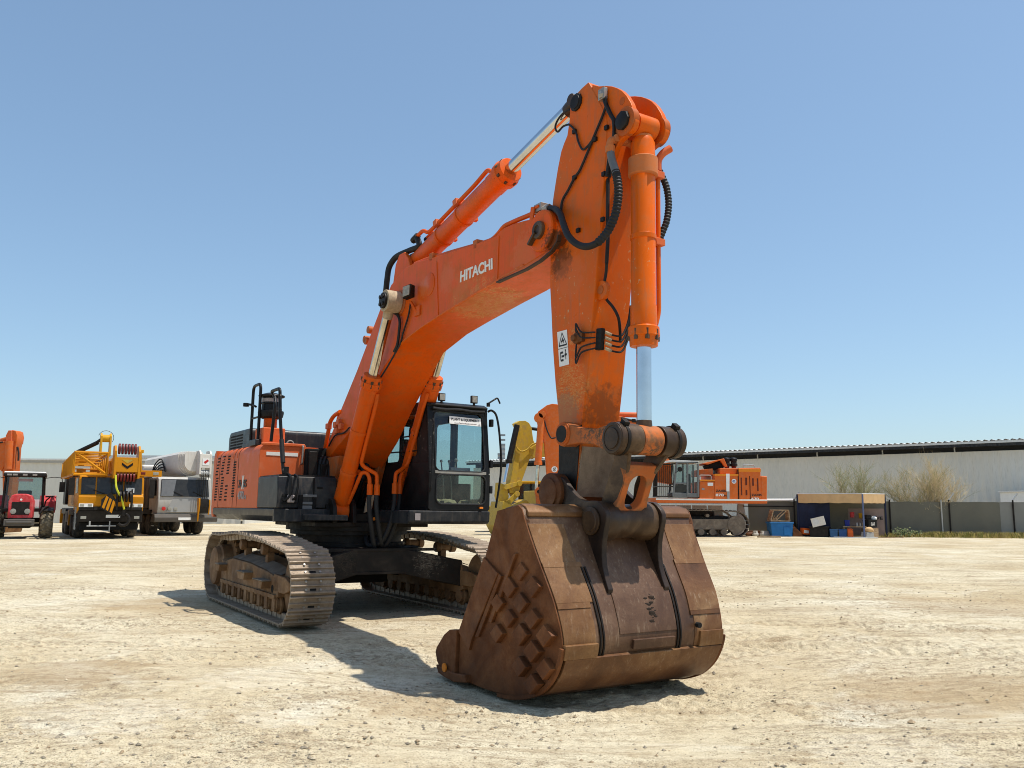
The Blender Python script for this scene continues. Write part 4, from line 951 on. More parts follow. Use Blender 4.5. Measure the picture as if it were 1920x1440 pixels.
for s in (-1, 1):
    yc = s*1.445
    m = MB()
    body = [(-1.62,.34),(-1.62,.70),(-1.45,.80),(-.9,.88),(.2,.86),(1.1,.80),(1.62,.74),(1.68,.62),(1.68,.36),(1.5,.30),(-1.4,.30)]
    A = [V(x, yc-s*-.205, z if z < .72 else z-.13) for x, z in body]; B = [V(x, yc-s*.20, z) for x, z in body]
    m.loft(A, B); m.xform(UM)
    tf = m.build('track_frame', M['track_brown'], exc, .012); tr_frames.append(tf)
    tag(tf, 'crawler track under the cab' if s > 0 else 'crawler track nearest the camera, dusty steel shoes')
    yo = yc+s*.205
    # sandy top skin, lower rail, step brackets, hole, yoke
    m = MB(); m.strip([V(-1.42, yo-s*.004, .688), V(-.9, yo-s*.004, .764), V(.2, yo-s*.004, .744), V(1.1, yo-s*.004, .684), V(1.6, yo-s*.004, .622)], [V(-1.42, yc, .765), V(-.9, yc, .843), V(.2, yc, .823), V(1.1, yc, .763), V(1.6, yc, .70)])
    m.xform(Matrix.Translation((0,0,.006))).xform(UM).build('frame_top_plate', M['track_dust'], tf)
    m = MB(); m.prism([(-1.5,.33),(1.62,.33),(1.62,.385),(-1.5,.385)], 'y', min(yo, yo+s*.035), max(yo, yo+s*.035)); m.xform(UM).build('frame_rail', M['track_brown'], tf, .006)
    for x0, x1, z in ((-.05,.38,.60), (.85,1.35,.545), (-1.5,-1.2,.63)):
        m = MB(); m.prism([(x0,z),(x1,z),(x1-.05,z-.10),(x0+.05,z-.10)], 'y', min(yo-.005*s, yo+s*.13), max(yo-.005*s, yo+s*.13)); m.mat(1); m.box(x0, x1, min(yo, yo+s*.14), max(yo, yo+s*.14), z+.002, z+.02)
        m.xform(UM).build('step_bracket', [M['track_brown'], M['track_dust']], tf, .006)
    m = MB(); m.lathe((-.35, yo-s*.002, .55), (-.35, yo+s*.1, .55), [(0,.055),(.006,.055)], 16); m.lathe((1.42, yo-s*.002, .45), (1.42, yo+s*.1, .45), [(0,.055),(.006,.055)], 16); m.xform(UM).build('frame_hole', M['cavity'], tf)
    m = MB()
    for k in (-1, 1): m.prism([(1.45,.42),(1.45,.66),(1.95,.64),(2.2,.58),(2.2,.48),(1.95,.42)], 'y', yc+k*.175-.03, yc+k*.175+.03)
    m.xform(UM).build('idler_yoke', M['track_brown'], tf, .012)
    m = MB(); m.lathe((2.05, yc-.13, .525), (2.05, yc+.13, .525), [(0,.30),(.02,.40),(.05,.41),(.06,.36),(.20,.36),(.21,.41),(.24,.40),(.26,.30)], 32); m.xform(UM).build('idler', M['track_brown'], tf, .006)
    m = MB(); m.lathe((-1.93, yc-s*.28, .577), (-1.93, yc+s*.30, .577), [(0,.33),(.2,.33),(.21,.45),(.27,.45),(.28,.36),(.45,.36),(.47,.33),(.54,.31),(.56,.20),(.565,.0)], 28)
    for k in range(21):
        a = 2*PI*k/21; c = V(-1.93+.46*math.cos(a), yc-s*.04, .577+.46*math.sin(a)); m.obox(c, V(math.cos(a),0,math.sin(a))*.045, V(0,1,0)*.03, V(-math.sin(a),0,math.cos(a))*.035)
    m.xform(UM); sprocket = m.build('sprocket', M['track_brown'], tf, .006)
    for k in range(9):
        x = -1.45+k*.375
        m = MB(); m.lathe((x, yc-.2, .245), (x, yc+.2, .245), [(0,.10),(.05,.10),(.055,.135),(.09,.135),(.095,.105),(.305,.105),(.31,.135),(.345,.135),(.35,.10),(.40,.10)], 18)
        m.box(x-.07, x+.07, yc+s*.2-.025, yc+s*.2+.025, .16, .36)
        m.xform(UM).build('track_roller', M['track_brown'], tf, .005)
    for x, z in ((-.62,.985), (.62,.965)):
        m = MB(); m.lathe((x, yc-.16, z), (x, yc+.22, z), [(0,.075),(.02,.085),(.08,.085),(.1,.065),(.26,.065),(.28,.09),(.36,.09),(.38,.06)], 18); m.box(x-.06, x+.06, yc-.08, yc+.02, z-.24, z-.05)
        m.xform(UM).build('carrier_roller', M['track_brown'], tf, .005)
    for k in range(NS):
        t = (k+.5)*pitch; c = at_len(t); tg = (at_len(t+.06)-at_len(t-.06)).normalized(); out = V(tg.z, 0, -tg.x)
        # outward normal: path runs forward along the ground, so outside is to the right of travel
        Mx = Matrix(((tg.x,0,out.x,c.x),(0,1,0,yc),(tg.z,0,out.z,c.z),(0,0,0,1)))
        sh = proto if (s < 0 and k == 0) else proto.copy()
        if sh is not proto: col.objects.link(sh)
        sh.parent = tf; sh.matrix_local = UM @ Mx
# car body between the tracks
m = MB()
m.prism([(-1.15,-.72),(-1.15,.72),(-.7,.98),(.7,.98),(1.15,.72),(1.15,-.72),(.7,-.98),(-.7,-.98)], 'z', .60, .99)
for sx in (-1, 1):
    for s in (-1, 1):
        A = [V(sx*1.32, s*.35, .60), V(sx*1.32, s*.35, .985), V(sx*.5, s*.80, .985), V(sx*.5, s*.80, .60)]
        B = [V(sx*1.62, s*1.27, .40), V(sx*1.62, s*1.27, .80), V(sx*.75, s*1.27, .80), V(sx*.75, s*1.27, .40)]
        m.loft(A, B)
m.box(-1.33, 1.33, -.5, .5, .60, .985)
m.xform(UM)
cb = m.build('car_body', M['belly'], exc, .015)
m = MB(); m.box(1.33, 1.345, -1.0, .95, .94, .985); m.box(1.33, 1.345, -1.0, .95, .60, .64); m.xform(UM).build('edge_flange', M['belly'], cb, .004)
m = MB(); m.lathe((0,0,.985), (0,0,2), [(0,.92),(.06,.92),(.065,.86),(.18,.86),(.185,.95),(.25,.95),(.255,1.02),(.36,1.02)], 64); m.xform(UM).build('swing_ring', M['belly'], cb)
m = MB(); m.box(-.6, .6, -.45, .45, .42, .60); m.xform(UM).build('belly_guard', M['cavity'], cb, .01)

# ---- upper body
deck = MB()
deck.box(-2.95, .80, -1.40, 1.40, 1.37, 1.50); deck.box(-.9, 1.05, -.95, .95, 1.30, 1.372)
deck = deck.build('swing_deck', M['belly'], exc, .01)
m2 = MB()
sk = [(-1.40,1.372),(-1.497,1.455),(-1.50,1.46),(-1.50,1.566),(-1.38,1.566)]
m2.prism(sk, 'x', -2.93, .80); m2.prism([(.80,-1.50),(.90,-1.38),(.94,-1.1),(.94,-.54),(.7,-.54),(.7,-1.50)], 'z', 1.372, 1.566)
m2.build('side_skirt', M['charcoal'], exc, .012)
m = MB(); m.box(.93, 1.22, -1.12, -.50, 1.40, 1.475); m.mat(1); m.box(.93, 1.21, -1.11, -.51, 1.475, 1.482); m.build('front_step', [M['charcoal'], M['track_dust']], exc, .008)
# counterweight
cw = [(-2.88,-1.497),(-3.02,-1.497),(-3.22,-1.46),(-3.36,-1.36),(-3.46,-1.2),(-3.58,-.8),(-3.62,-.4),(-3.62,.4),(-3.58,.8),(-3.46,1.2),(-3.36,1.36),(-3.22,1.46),(-3.02,1.497),(-2.88,1.497)]
m = MB()
def ring(z, k, dx=0): return [V(-2.88+(x+2.88)*k+dx, y*(.985+.015*k), z) for x, y in cw]
lv = [(1.40,.78),(1.46,.93),(1.56,1.0),(2.45,1.0),(2.56,.94),(2.62,.78)]
rings = [ring(z, k) for z, k in lv]
for a, b in zip(rings, rings[1:]): m.loft(a, b, False)
m.add(rings[0], [tuple(range(len(cw)))]); m.add(rings[-1], [tuple(range(len(cw)))])
cwt = m.build('counterweight', M['orange_faded'], exc, .0, smooth=50)
# right-hand engine housing with rounded shoulder
def shoulder(y0, z0, y1, z1, r, k=6):
    """(y, z) section: outer wall at y0, roof at z1"""
    s = -1 if y0 < y1 else 1
    return [(y1, z0), (y0, z0)]+[(y0-s*r+s*r*math.cos(PI*i/2/k), z1-r+r*math.sin(PI*i/2/k)) for i in range(k+1)]+[(y1, z1)]
hood = MB().prism(shoulder(-1.495, 1.57, -.74, 2.615, .16), 'x', -2.88, -.155)
hood = hood.build('engine_housing', M['orange_faded'], exc, .012)
for x in (-2.60, -1.36, -1.62): MB().prism(shoulder(-1.498, 1.58, -1.2, 2.619, .16), 'x', x-.006, x+.006).build('door_seam', M['cavity'], hood)
for x0, x1 in ((-2.45,-2.30), (-2.2,-2.05), (-1.85,-1.70), (-1.5,-1.45)):
    m = MB().prism(shoulder(-1.503, 2.42, -1.0, 2.625, .165), 'x', x0, x1); m.build('roof_rib', M['orange_faded'], hood, .012)
(h0, z0), (h1, z1) = [(-1.395, 2.634), (-0.764, 2.626)]
m = MB(); m.box(-.165, -.135, -1.48, -.755, 2.575, 2.625); m.box(-.165, -.135, -.80, -.74, 2.03, 2.6); m.build('front_frame', M['orange_faded'], hood, .012)
(sa, sb), (sc_, sd_) = [(-1.387, 2.462), (-0.865, 2.428)]
MB().box(-.152, -.148, sa, sc_, (sb+sd_)/2-.028, (sb+sd_)/2+.028).build('white_strip', M['white_letter'], hood, smooth=0)
(ga, gb_), (gc, gd) = [(-0.799, 2.589), (-0.806, 2.299)]
MB().tube(bend([(-.155,ga,gb_),(-.10,ga,gb_),(-.10,gc,gd),(-.155,gc,gd)], .03), .016, 8).build('grab_handle', M['steel'], hood)
# louvre slots on the side doors
lo = []
for px_ in ([(-2.678, 2.465), (-2.813, 2.175)], [(-2.322, 2.487), (-2.447, 2.173)], [(-1.972, 2.475), (-2.041, 2.179)], [(-2.74, 2.104), (-2.815, 1.712)], [(-2.359, 2.107), (-2.448, 1.71)], [(-2.07, 1.952), (-2.095, 1.707)], [(-1.581, 2.358), (-1.627, 1.768)]):
    lo.append(px_)
for (xa, za), (xb, zb_) in lo:
    m = MB()
    k = int(abs(za-zb_)/.042); w = .15
    for i in range(k):
        t = i/max(1, k-1); x = xa+(xb-xa)*t; z = za+(zb_-za)*t
        m.box(x-w/2, x+w/2, -1.5015, -1.49, z-.012, z+.012)
    m.build('louvre', M['cavity'], hood, smooth=0)
def on_hood(x0, x1, z0, z1, y=-1.4965):
    return lambda u, v, d: (x0+(x1-x0)*(u+.5), y-d, z0+(z1-z0)*(v+.5))
(xa, za), (xb, zb_) = [(-1.28, 1.909), (-0.787, 2.049)]
xc0, xc1 = xa+(xb-xa)*.40, xa+(xb-xa)*.64
fit_text('ZA', on_hood(xa, xc0, za, zb_-.01), M['black_letter'], hood, 'model_lettering')
fit_text('IS', on_hood(xc1, xb, za, zb_-.01), M['black_letter'], hood, 'model_lettering')
fit_text('X', on_hood(xc0-.0, xc1+.02, za-.03, zb_+.06), M['white_letter'], hood, 'model_lettering')
(xa, za), (xb, zb_) = [(-1.278, 1.711), (-0.785, 1.847)]
fit_text('470', on_hood(xa, xa+(xb-xa)*.72, za, zb_), M['grey_letter'], hood, 'model_lettering', bold=.03)
fit_text('H', on_hood(xa+(xb-xa)*.76, xb, za, za+(zb_-za)*.5), M['grey_letter'], hood, 'model_lettering')
# black raised hood across the engine
m = MB(); m.prism([(-2.75,2.60),(-2.75,2.86),(-2.66,2.955),(-1.40,2.955),(-1.36,2.90),(-1.36,2.60)], 'y', -1.33, .42)
bh = m.build('engine_cover', M['charcoal'], exc, .03, 3)
m = MB()
for r_ in range(5):
    for c_ in range(2): m.box(-2.60+c_*.42, -2.22+c_*.42, -1.3335, -1.30, 2.64+r_*.052, 2.668+r_*.052)
m.build('cooling_slot', M['cavity'], bh, smooth=0)
m = MB(); m.box(-1.8, -1.3, -1.34, -.95, 2.60, 2.70); m.build('ledge', M['charcoal'], bh, .01)
m = MB(); m.box(-1.362, -1.340, -.9, .4, 2.60, 2.66); m.build('orange_trim', M['orange'], bh, .004)
m = MB(); m.lathe((-.75,-1.02,2.62), (-.75,-1.02,3), [(0,.05),(.03,.055),(.05,.05)], 14); m.build('filler_cap', M['steel'], bh, .004)
m = MB(); m.tube([(-1.33+.0*k, -.62+.06*math.cos(PI*k/8), 2.70+.06*math.sin(PI*k/8)) for k in range(9)], .018, 8); m.build('lifting_ring', M['steel'], bh)
m = MB(); m.box(-2.88, .0, -.76, -.50, 1.50, 2.55); m.box(-1.38, -.2, -.5, .5, 1.50, 2.58); m.build('inner_wall', M['cavity'], exc, .02)
# machinery seen between housing and boom
m = MB(); rnd = random.Random(11)
m.lathe((-.2,-.62,2.02), (-.2,-.62,2.6), [(0,.16),(.32,.16),(.36,.12)], 18)
m.box(-.1, .05, -.74, -.6, 2.1, 2.5); m.box(-.12, .12, -.56, -.42, 1.6, 2.3)
m.build('pump', M['dark_part'], exc, .01)
for k in range(5):
    y = -.62+k*.05
    pth = curve([(.05+.02*k, y, 1.95), (-.0+.03*k, y+.02, 2.25), (-.05+.03*k, y+.06, 2.42-.02*k), (-.1, y+.14, 2.40), (-.05, y+.2, 2.15)])
    MB().tube(pth, .03, 8).build('hydraulic_hose', M['rubber'] if k % 3 else M['belly'], exc)
m = MB(); m.box(-.02, .0, -.735, -.655, 2.12, 2.24); m.build('tag_plate', M['sand'], exc, .004)
# charcoal toolbox with its lamp grille
m = MB(); m.prism([(-.15,1.575),(.86,1.575),(.885,1.80),(.845,2.055),(-.15,2.06)], 'y', -1.497, -.56)
tbx = m.build('toolbox', M['charcoal'], exc, .02, 3)
m = MB(); m.box(-.13, .82, -1.47, -.58, 2.056, 2.075)
for i in range(14):
    for j in range(10): m.box(-.10+i*.065, -.075+i*.065, -1.42+j*.085, -1.37+j*.085, 2.072, 2.084)
m.build('tread_plate', M['black'], tbx)
def fr(x0, z0, x1, z1, nm, matl, d=.012, parent=None, bev=.004):
    """px-derived (y, z) rectangle on the toolbox front, standing d proud"""
    return MB().box(.872, .888+d, min(x0, x1), max(x0, x1), min(z0, z1), max(z0, z1)).build(nm, matl, parent or tbx, bev)
for a_, b_ in (((531,931),(558,936)), ((531,938.5),(558,943)), ((531,945),(558,949))):
    (y0, z0), (y1, z1) = [[(-1.428, 1.782), (-1.205, 1.744)], [(-1.425, 1.726), (-1.203, 1.688)], [(-1.423, 1.671), (-1.201, 1.64)]][((531,931),(531,938.5),(531,945)).index(a_)]
    fr(y0, z0, y1, z1, 'grille_slot', M['cavity'], .006)
(y0, z0), (y1, z1) = [(-1.354, 1.775), (-1.234, 1.656)]; fr(y0, z0, y1, z1, 'work_lamp', M['grey_letter'], .02, None, .02)
(y0, z0), (y1, z1) = [(-1.107, 1.785), (-0.887, 1.747)]; fr(y0, z0, y1, z1, 'slot_trim', M['trim_grey'], .004)
(y0, z0), (y1, z1) = [(-1.119, 1.673), (-0.95, 1.634)]; fr(y0, z0, y1, z1, 'slot_trim', M['trim_grey'], .004)
(y0, z0), (y1, z1) = [(-1.117, 1.617), (-0.956, 1.553)]; fr(y0, z0, y1, z1, 'slot_trim', M['trim_grey'], .004)
for q in ([(-1.173, 1.777), (-1.106, 1.537)], [(-0.954, 1.73), (-0.896, 1.537)]): fr(q[0][0], q[0][1], q[1][0], q[1][1], 'grille_slot', M['cavity'], .006)
(y0, z0), (y1, z1) = [(-0.884, 1.901), (-0.798, 1.878)]; fr(y0, z0, y1, z1, 'door_latch', M['cavity'], .008)
(y0, z0), (y1, z1) = [(-0.952, 2.038), (-0.928, 1.569)]; fr(y0, z0, y1, z1, 'door_seam', M['cavity'], .003)
# air intake tower and pre-cleaner on the housing
(ya, za), (yb, zb_), (yc_, zc_) = [(-1.381, 2.846), (-1.05, 2.863), (-1.213, 3.078)]
m = MB(); m.box(-.95, -.50, -1.36, -.98, 2.60, 2.90); it = m.build('air_intake', M['orange_faded'], exc, .02)
m = MB(); m.lathe((-.68,-1.19,2.88), (-.68,-1.19,4), [(0,.11),(.18,.11),(.19,.125),(.22,.125)], 24); m.build('intake_pipe', M['orange'], it)
m = MB(); m.lathe((-.68,-1.19,3.06), (-.68,-1.19,4), [(0,.14),(.03,.20),(.10,.215),(.13,.21),(.14,.16),(.24,.155),(.25,.165),(.27,.165),(.28,.155),(.36,.155),(.37,.21),(.385,.22),(.40,.21),(.44,.08),(.45,.0)], 32)
m.build('pre_cleaner', M['black'], it)
m = MB(); m.lathe((-.68,-1.19,3.34), (-.68,-1.19,4), [(0,.158),(.06,.158)], 32); m.build('clear_band', M['grey_letter'], it)
m = MB(); m.box(-.93, -.55, -1.46, -1.36, 2.60, 2.70); m.build('foot_plate', M['charcoal'], it, .01)
m = MB(); m.box(-1.05, -.95, -1.30, -1.05, 2.60, 2.92); m.build('battery_box', M['orange'], it, .01)
# handrails
r1 = [(-0.723, -1.42, 2.857), (-0.634, -1.42, 3.658), (-0.421, -1.3, 3.759), (-0.596, -1.2, 3.735), (-0.711, -1.2, 3.503), (-0.668, -1.25, 2.7)]
a_, b_ = V(*r1[0]), V(*r1[1])
hr = MB().tube(bend([V(-1.05,-1.40,2.62), V(-1.05,-1.40,3.64), V(-.62,-1.40,3.64), V(-.62,-1.40,2.62)], .12), .026, 10).build('handrail', M['black'], exc)
MB().tube([V(-1.05,-1.40,3.08), V(-.62,-1.40,3.08)], .018, 8).build('rail_rung', M['black'], hr)
m = MB(); m.tube([V(-1.05,-1.40,3.32), V(-1.18,-1.46,3.34)], .02, 8); m.lathe((-1.20,-1.47,3.30), (-1.20,-1.47,4), [(0,.05),(.06,.05)], 12); m.tube([V(-1.05,-1.40,3.32), V(-.85,-1.4,3.27)], .02, 8); m.build('mirror_arm', M['black'], hr, .004)
b0, b1, b2, b3, b4 = [(0.878, 2.109), (0.687, 2.604), (0.46, 3.331), (-0.351, 3.323), (0.077, 3.14)]
hr = MB().tube(bend([V(.72,-1.30,1.98), V(.74,-1.38,2.10), V(.52,-1.40,2.95), V(.42,-1.40,3.44), V(-.02,-1.40,3.44), V(.06,-1.36,3.34), V(.16,-1.38,3.22), V(.10,-1.40,2.62)], .07), .026, 10).build('handrail', M['black'], exc)
MB().tube([V(.70,-1.38,2.26), V(.60,-1.39,2.62)], .036, 10).build('rail_grip', M['rubber'], hr)
m = MB(); m.tube(bend([V(.74,-1.32,2.10), V(.92,-1.32,2.06), V(.94,-1.32,1.75), V(.90,-1.40,1.68)], .06), .018, 8); m.build('rail_foot', M['black'], hr)
m = MB(); m.tube(bend([V(.80,-1.22,2.08), V(.96,-1.22,2.04), V(.97,-1.22,1.88), V(.96,-1.25,1.72), V(.89,-1.27,1.70)], .06), .018, 8); m.build('grab_handle', M['black'], hr)
m = MB(); m.cyl((.72,-1.34,2.06), (.72,-1.34,2.20), .05, n=10); m.build('rail_clamp', M['black'], hr, .004)
# left rear body behind the cab
m = MB().prism(shoulder(1.495, 1.50, .5, 2.12, .12), 'x', -2.88, .02); lb = m.build('left_housing', M['orange_faded'], exc, .012)
m = MB(); m.box(-1.9, -.3, 1.494, 1.5, 1.7, 1.95); m.build('door_panel', M['orange_faded'], lb, .004)
for s in (-1, 1):
  for t_ in (-.16, .16):
    m = MB(); m.prism([(.35,1.36),(1.12,1.36),(1.08,1.62),(.98,1.72),(.72,1.74),(.5,1.62)], 'y', s*.50+t_-.03, s*.5+t_+.03)
    m.build('cylinder_bracket', M['dark_part'], deck, .01)
for s in (-1, 1):
    m = MB(); m.lathe((fx, s*.5-.24, fz), (fx, s*.5+.24, fz), [(0,.1),(.48,.1)], 18); m.build('cylinder_pin', M['dark_part'], deck, .004)
m = MB(); m.box(.80, 1.0, -.32, .32, 1.38, 1.50); m.box(.4, .8, -.30, .30, 1.50, 1.58); m.mat(1); m.box(1.0, 1.01, .0, .09, 1.40, 1.45); m.mat(2); m.box(1.0, 1.01, .12, .17, 1.41, 1.46); m.build('front_crossmember', [M['belly'], M['amber'], M['white']], deck, .01)
m = MB(); m.obox((.95,-.05,1.66), (.02,.0,.0), (0,.06,.02), (0,.02,.12)); m.build('bent_tag', M['sand'], deck, .004)
for k in range(4):
    y = -.22+.12*k
    MB().tube(curve([(.15, y, 1.62), (.35, y+.02, 1.95), (.45, y+.03, 2.15-.1*(k % 2)), (.3, y, 2.4)]), .034, 8).build('hydraulic_hose', M['rubber'], deck)

# ---- cab
cab = MB(); cab.box(.12, 2.02, .42, 1.495, 1.50, 1.60); cab = cab.build('cab', M['black'], exc, .015); tag(cab, 'black operator cab with a white paper in the windscreen')
m = MB(); m.prism([(.05,1.365),(2.02,1.365),(2.07,1.40),(2.08,1.565),(.05,1.565)], 'y', .10, 1.50); m.build('cab_base', M['charcoal'], cab, .02)
def xf(z): return 2.065 if z < 2.15 else 2.065-(z-2.15)*.13
def fp(u, v, t): return V(xf(v)+t, u, v)
gl_lo = rrect(.545, 1.415, 1.665, 2.115, .10); gl_hi = rrect(.53, 1.40, 2.165, 3.09, .09)
m = MB(); m.holed(outer_for(gl_lo, .425, 1.495, 1.57, 2.14), gl_lo, fp, -.05, .0); m.holed(outer_for(gl_hi, .425, 1.495, 2.14, 3.20), gl_hi, fp, -.05, .0)
m.build('front_frame', M['black'], cab, .006)
m = MB(); m.tube([fp(u, v, .004) for u, v in gl_lo], .014, 6, close=True); m.tube([fp(u, v, .004) for u, v in gl_hi], .012, 6, close=True); m.build('window_gasket', M['rubber'], cab)
def pane(name, pts, th, matl, parent):
    A = [V(*q) for q in pts]; nr = (A[1]-A[0]).cross(A[2]-A[0]).normalized()
    return MB().loft(A, [q+nr*th for q in A]).build(name, matl, parent, smooth=0)
ws = pane('windscreen', [fp(u, v, -.025) for u, v in gl_hi], .006, M['glass'], cab)
pane('lower_window', [fp(u, v, -.025) for u, v in gl_lo], .006, M['glass_dusty'], cab)
m = MB(); m.box(2.062, 2.075, .52, 1.42, 2.125, 2.165); m.build('sash_bar', M['steel'], cab, .004)
# white sheet with print
sh = MB().loft([fp(u, v, .004) for u, v in ((.80,2.905),(1.37,2.89),(1.37,3.01),(.80,3.025))], [fp(u, v, .008) for u, v in ((.80,2.905),(1.37,2.89),(1.37,3.01),(.80,3.025))]).build('paper_sign', M['white'], ws, smooth=0)
fit_text('PLANT & EQUIPMENT', lambda u, v, d: fp(1.085+u*.50, 2.975+v*.045, .0085+d), M['black_letter'], ws, 'sign_lettering', bold=.02, depth=.001)
fit_text('www.PlantAndEquipment.com', lambda u, v, d: fp(1.085+u*.40, 2.92+v*.026, .0085+d), M['grey_letter'], ws, 'sign_lettering', depth=.001)
# sides, roof, rear
side = [(.14,1.58),(2.03,1.58),(2.045,2.14),(1.93,3.16),(1.80,3.22),(.25,3.20),(.14,3.0)]
for y, s in ((.425, 1), (1.495, -1)):
    if s > 0:
        op = rrect(1.05, 1.62, 2.40, 3.06, .07); op2 = rrect(.25, .98, 2.34, 3.06, .07)
        m = MB(); mp = lambda u, v, t: V(u, t, v)
        m.holed(outer_for(op, 1.0, 1.72, 2.30, 3.2), op, mp, y, y+.05); m.holed(outer_for(op2, .14, 1.0, 2.30, 3.2), op2, mp, y, y+.05)
        m.prism([(.14,1.58),(2.03,1.58),(2.045,2.14),(2.02,2.30),(.14,2.30)], 'y', y, y+.05); m.prism([(1.72,2.30),(2.02,2.30),(1.925,3.2),(1.72,3.2)], 'y', y, y+.05)
        m.build('side_frame', M['black'], cab, .006)
        pane('side_window', [(u, y+.02, v) for u, v in op], .006, M['glass'], cab); pane('side_window', [(u, y+.02, v) for u, v in op2], .006, M['glass'], cab)
        m = MB(); m.tube([V(.25, y-.03, 2.72), V(1.66, y-.03, 2.72)], .012, 6); m.tube([V(.25, y-.03, 2.50), V(1.66, y-.03, 2.48)], .012, 6); m.build('guard_rail', M['black'], cab)
    else:
        op = rrect(1.0, 1.86, 1.75, 3.05, .08); op2 = rrect(.25, .82, 2.25, 3.05, .07); mp = lambda u, v, t: V(u, t, v)
        m = MB(); m.holed(outer_for(op, .9, 1.95, 1.58, 3.2), op, mp, y-.05, y); m.holed(outer_for(op2, .14, .9, 2.15, 3.2), op2, mp, y-.05, y); m.prism([(.14,1.58),(.9,1.58),(.9,2.15),(.14,2.15)], 'y', y-.05, y)
        m.build('side_frame', M['black'], cab, .006)
        dr = pane('door_window', [(u, y-.02, v) for u, v in op], .006, M['glass'], cab); pane('side_window', [(u, y-.02, v) for u, v in op2], .006, M['glass'], cab)
op = rrect(.60, 1.36, 2.25, 3.0, .06); m = MB(); m.holed(outer_for(op, .425, 1.495, 2.0, 3.18), op, lambda u, v, t: V(t, u, v), .14, .19); m.box(.14, .19, .425, 1.495, 1.58, 2.0)
m.build('rear_frame', M['black'], cab, .006); pane('rear_window', [(.165, u, v) for u, v in op], .006, M['glass'], cab)
m = MB(); m.prism([(.12,3.17),(1.95,3.15),(1.97,3.20),(1.86,3.245),(.3,3.25),(.12,3.21)], 'y', .42, 1.50); m.build('roof', M['black'], cab, .02)
m = MB(); m.tube(curve([(1.98,.50,3.13),(1.985,.7,3.12),(1.98,.95,3.135),(1.985,1.2,3.12),(1.98,1.42,3.13)]), .022, 6); m.tube([(1.985,.46,3.185),(1.985,1.46,3.185)], .012, 6); m.build('wiring_loom', M['rubber'], cab)
for px_ in ([(0.697, 3.258)], [(1.282, 3.265)]):
    y, z = px_[0]
    m = MB(); m.box(1.86, 1.91, y-.055, y+.055, z-.0, z+.12); m.mat(1); m.box(1.91, 1.915, y-.045, y+.045, z+.012, z+.108); m.mat(0); m.box(1.87, 1.90, y-.015, y+.015, z-.12, z); m.build('roof_lamp', [M['dark_part'], M['lens']], cab, .005)
m = MB(); m.box(2.06, 2.10, 1.30, 1.36, 1.60, 1.63); m.build('marker_lamp', M['amber'], cab, .004)
m = MB(); m.box(2.075, 2.082, .20, .29, 1.42, 1.52); m.build('data_plate', M['grey_letter'], cab, .003)
# mirror stalk / aerial at the outer front corner
mb = [V(2.02,1.46,3.13), V(2.05,1.52,3.15), V(2.10,1.58,3.05), V(2.14,1.62,2.7), V(2.12,1.66,2.2), V(2.08,1.60,1.62)]
MB().tube(curve(mb), .018, 8).build('mirror_bar', M['black'], cab)
(y0, z0), (y1, z1), (y2, z2) = [(1.432, 3.256), (1.601, 3.362), (1.651, 3.271)]
m = MB(); m.tube(bend([V(2.08,y0,z0), V(2.08,y1,z1), V(2.08,y2,z2)], .03), .014, 8); m.lathe((2.08, y0, z0-.05), (2.08, y0, z0), [(0,.03),(.06,.03)], 10); m.build('bracket_arm', M['black'], cab)
for z in (2.95, 2.3, 1.9): MB().box(2.0, 2.08, 1.49, 1.54, z-.06, z+.06).build('door_hinge', M['black'], cab, .01)
m = MB(); m.tube(bend([V(2.06,.46,2.95), V(2.10,.46,2.9), V(2.10,.44,1.9), V(2.06,.44,1.85)], .03), .014, 8); m.build('grab_rail', M['black'], cab)
# inside: floor, seat, levers, rear console
m = MB(); m.box(.2, 2.0, .48, 1.44, 1.6, 1.64); m.build('floor_mat', M['dark_part'], cab)
m = MB(); m.box(.55, 1.05, .70, 1.22, 1.95, 2.10); m.prism([(.48,2.05),(.66,2.08),(.56,2.75),(.42,2.75)], 'y', .70, 1.22); m.prism([(.42,2.77),(.54,2.77),(.52,2.98),(.44,2.98)], 'y', .84, 1.08); m.box(.55, 1.0, .8, 1.12, 1.64, 1.95)
m.build('seat', M['seat'], cab, .04, 3)
for y in (.56, 1.30): MB().box(.6, 1.25, y, y+.1, 1.64, 2.22).build('arm_console', M['seat'], cab, .03)
m = MB()
for y in (.86, 1.0): m.tube(curve([(1.72,y,1.64),(1.70,y+.01,1.9),(1.62,y,2.32)]), .011, 6); m.ball((1.62, y, 2.34), .025, 8)
for y in (.61, 1.35): m.tube(curve([(1.15,y,2.2),(1.20,y,2.35)]), .014, 6); m.ball((1.21, y, 2.39), .035, 8)
m.build('lever', M['steel'], cab)
m = MB(); m.obox((1.35,.72,2.36), (.01,.0,.0), (0,.06,.03), (0,-.02,.1)); m.box(1.7, 1.78, .95, 1.3, 2.14, 2.24); m.build('monitor', M['grey_letter'], cab, .01)
m = MB(); m.box(1.5, 1.9, .62, .78, 1.64, 1.72); m.box(1.5, 1.9, 1.12, 1.28, 1.64, 1.72); m.obox((1.6,1.25,1.84), (.0,.1,.0), (.0,.0,.15), (.12,0,.0)); m.build('pedal', M['seat'], cab, .01)
m = MB()
for k in range(9): m.ball((1.7+.2*random.random(), .56+.8*random.random(), 1.68), .10, 8, (1.2, 1.4, .7))
m.build('crumpled_cloth', M['sand'], cab)

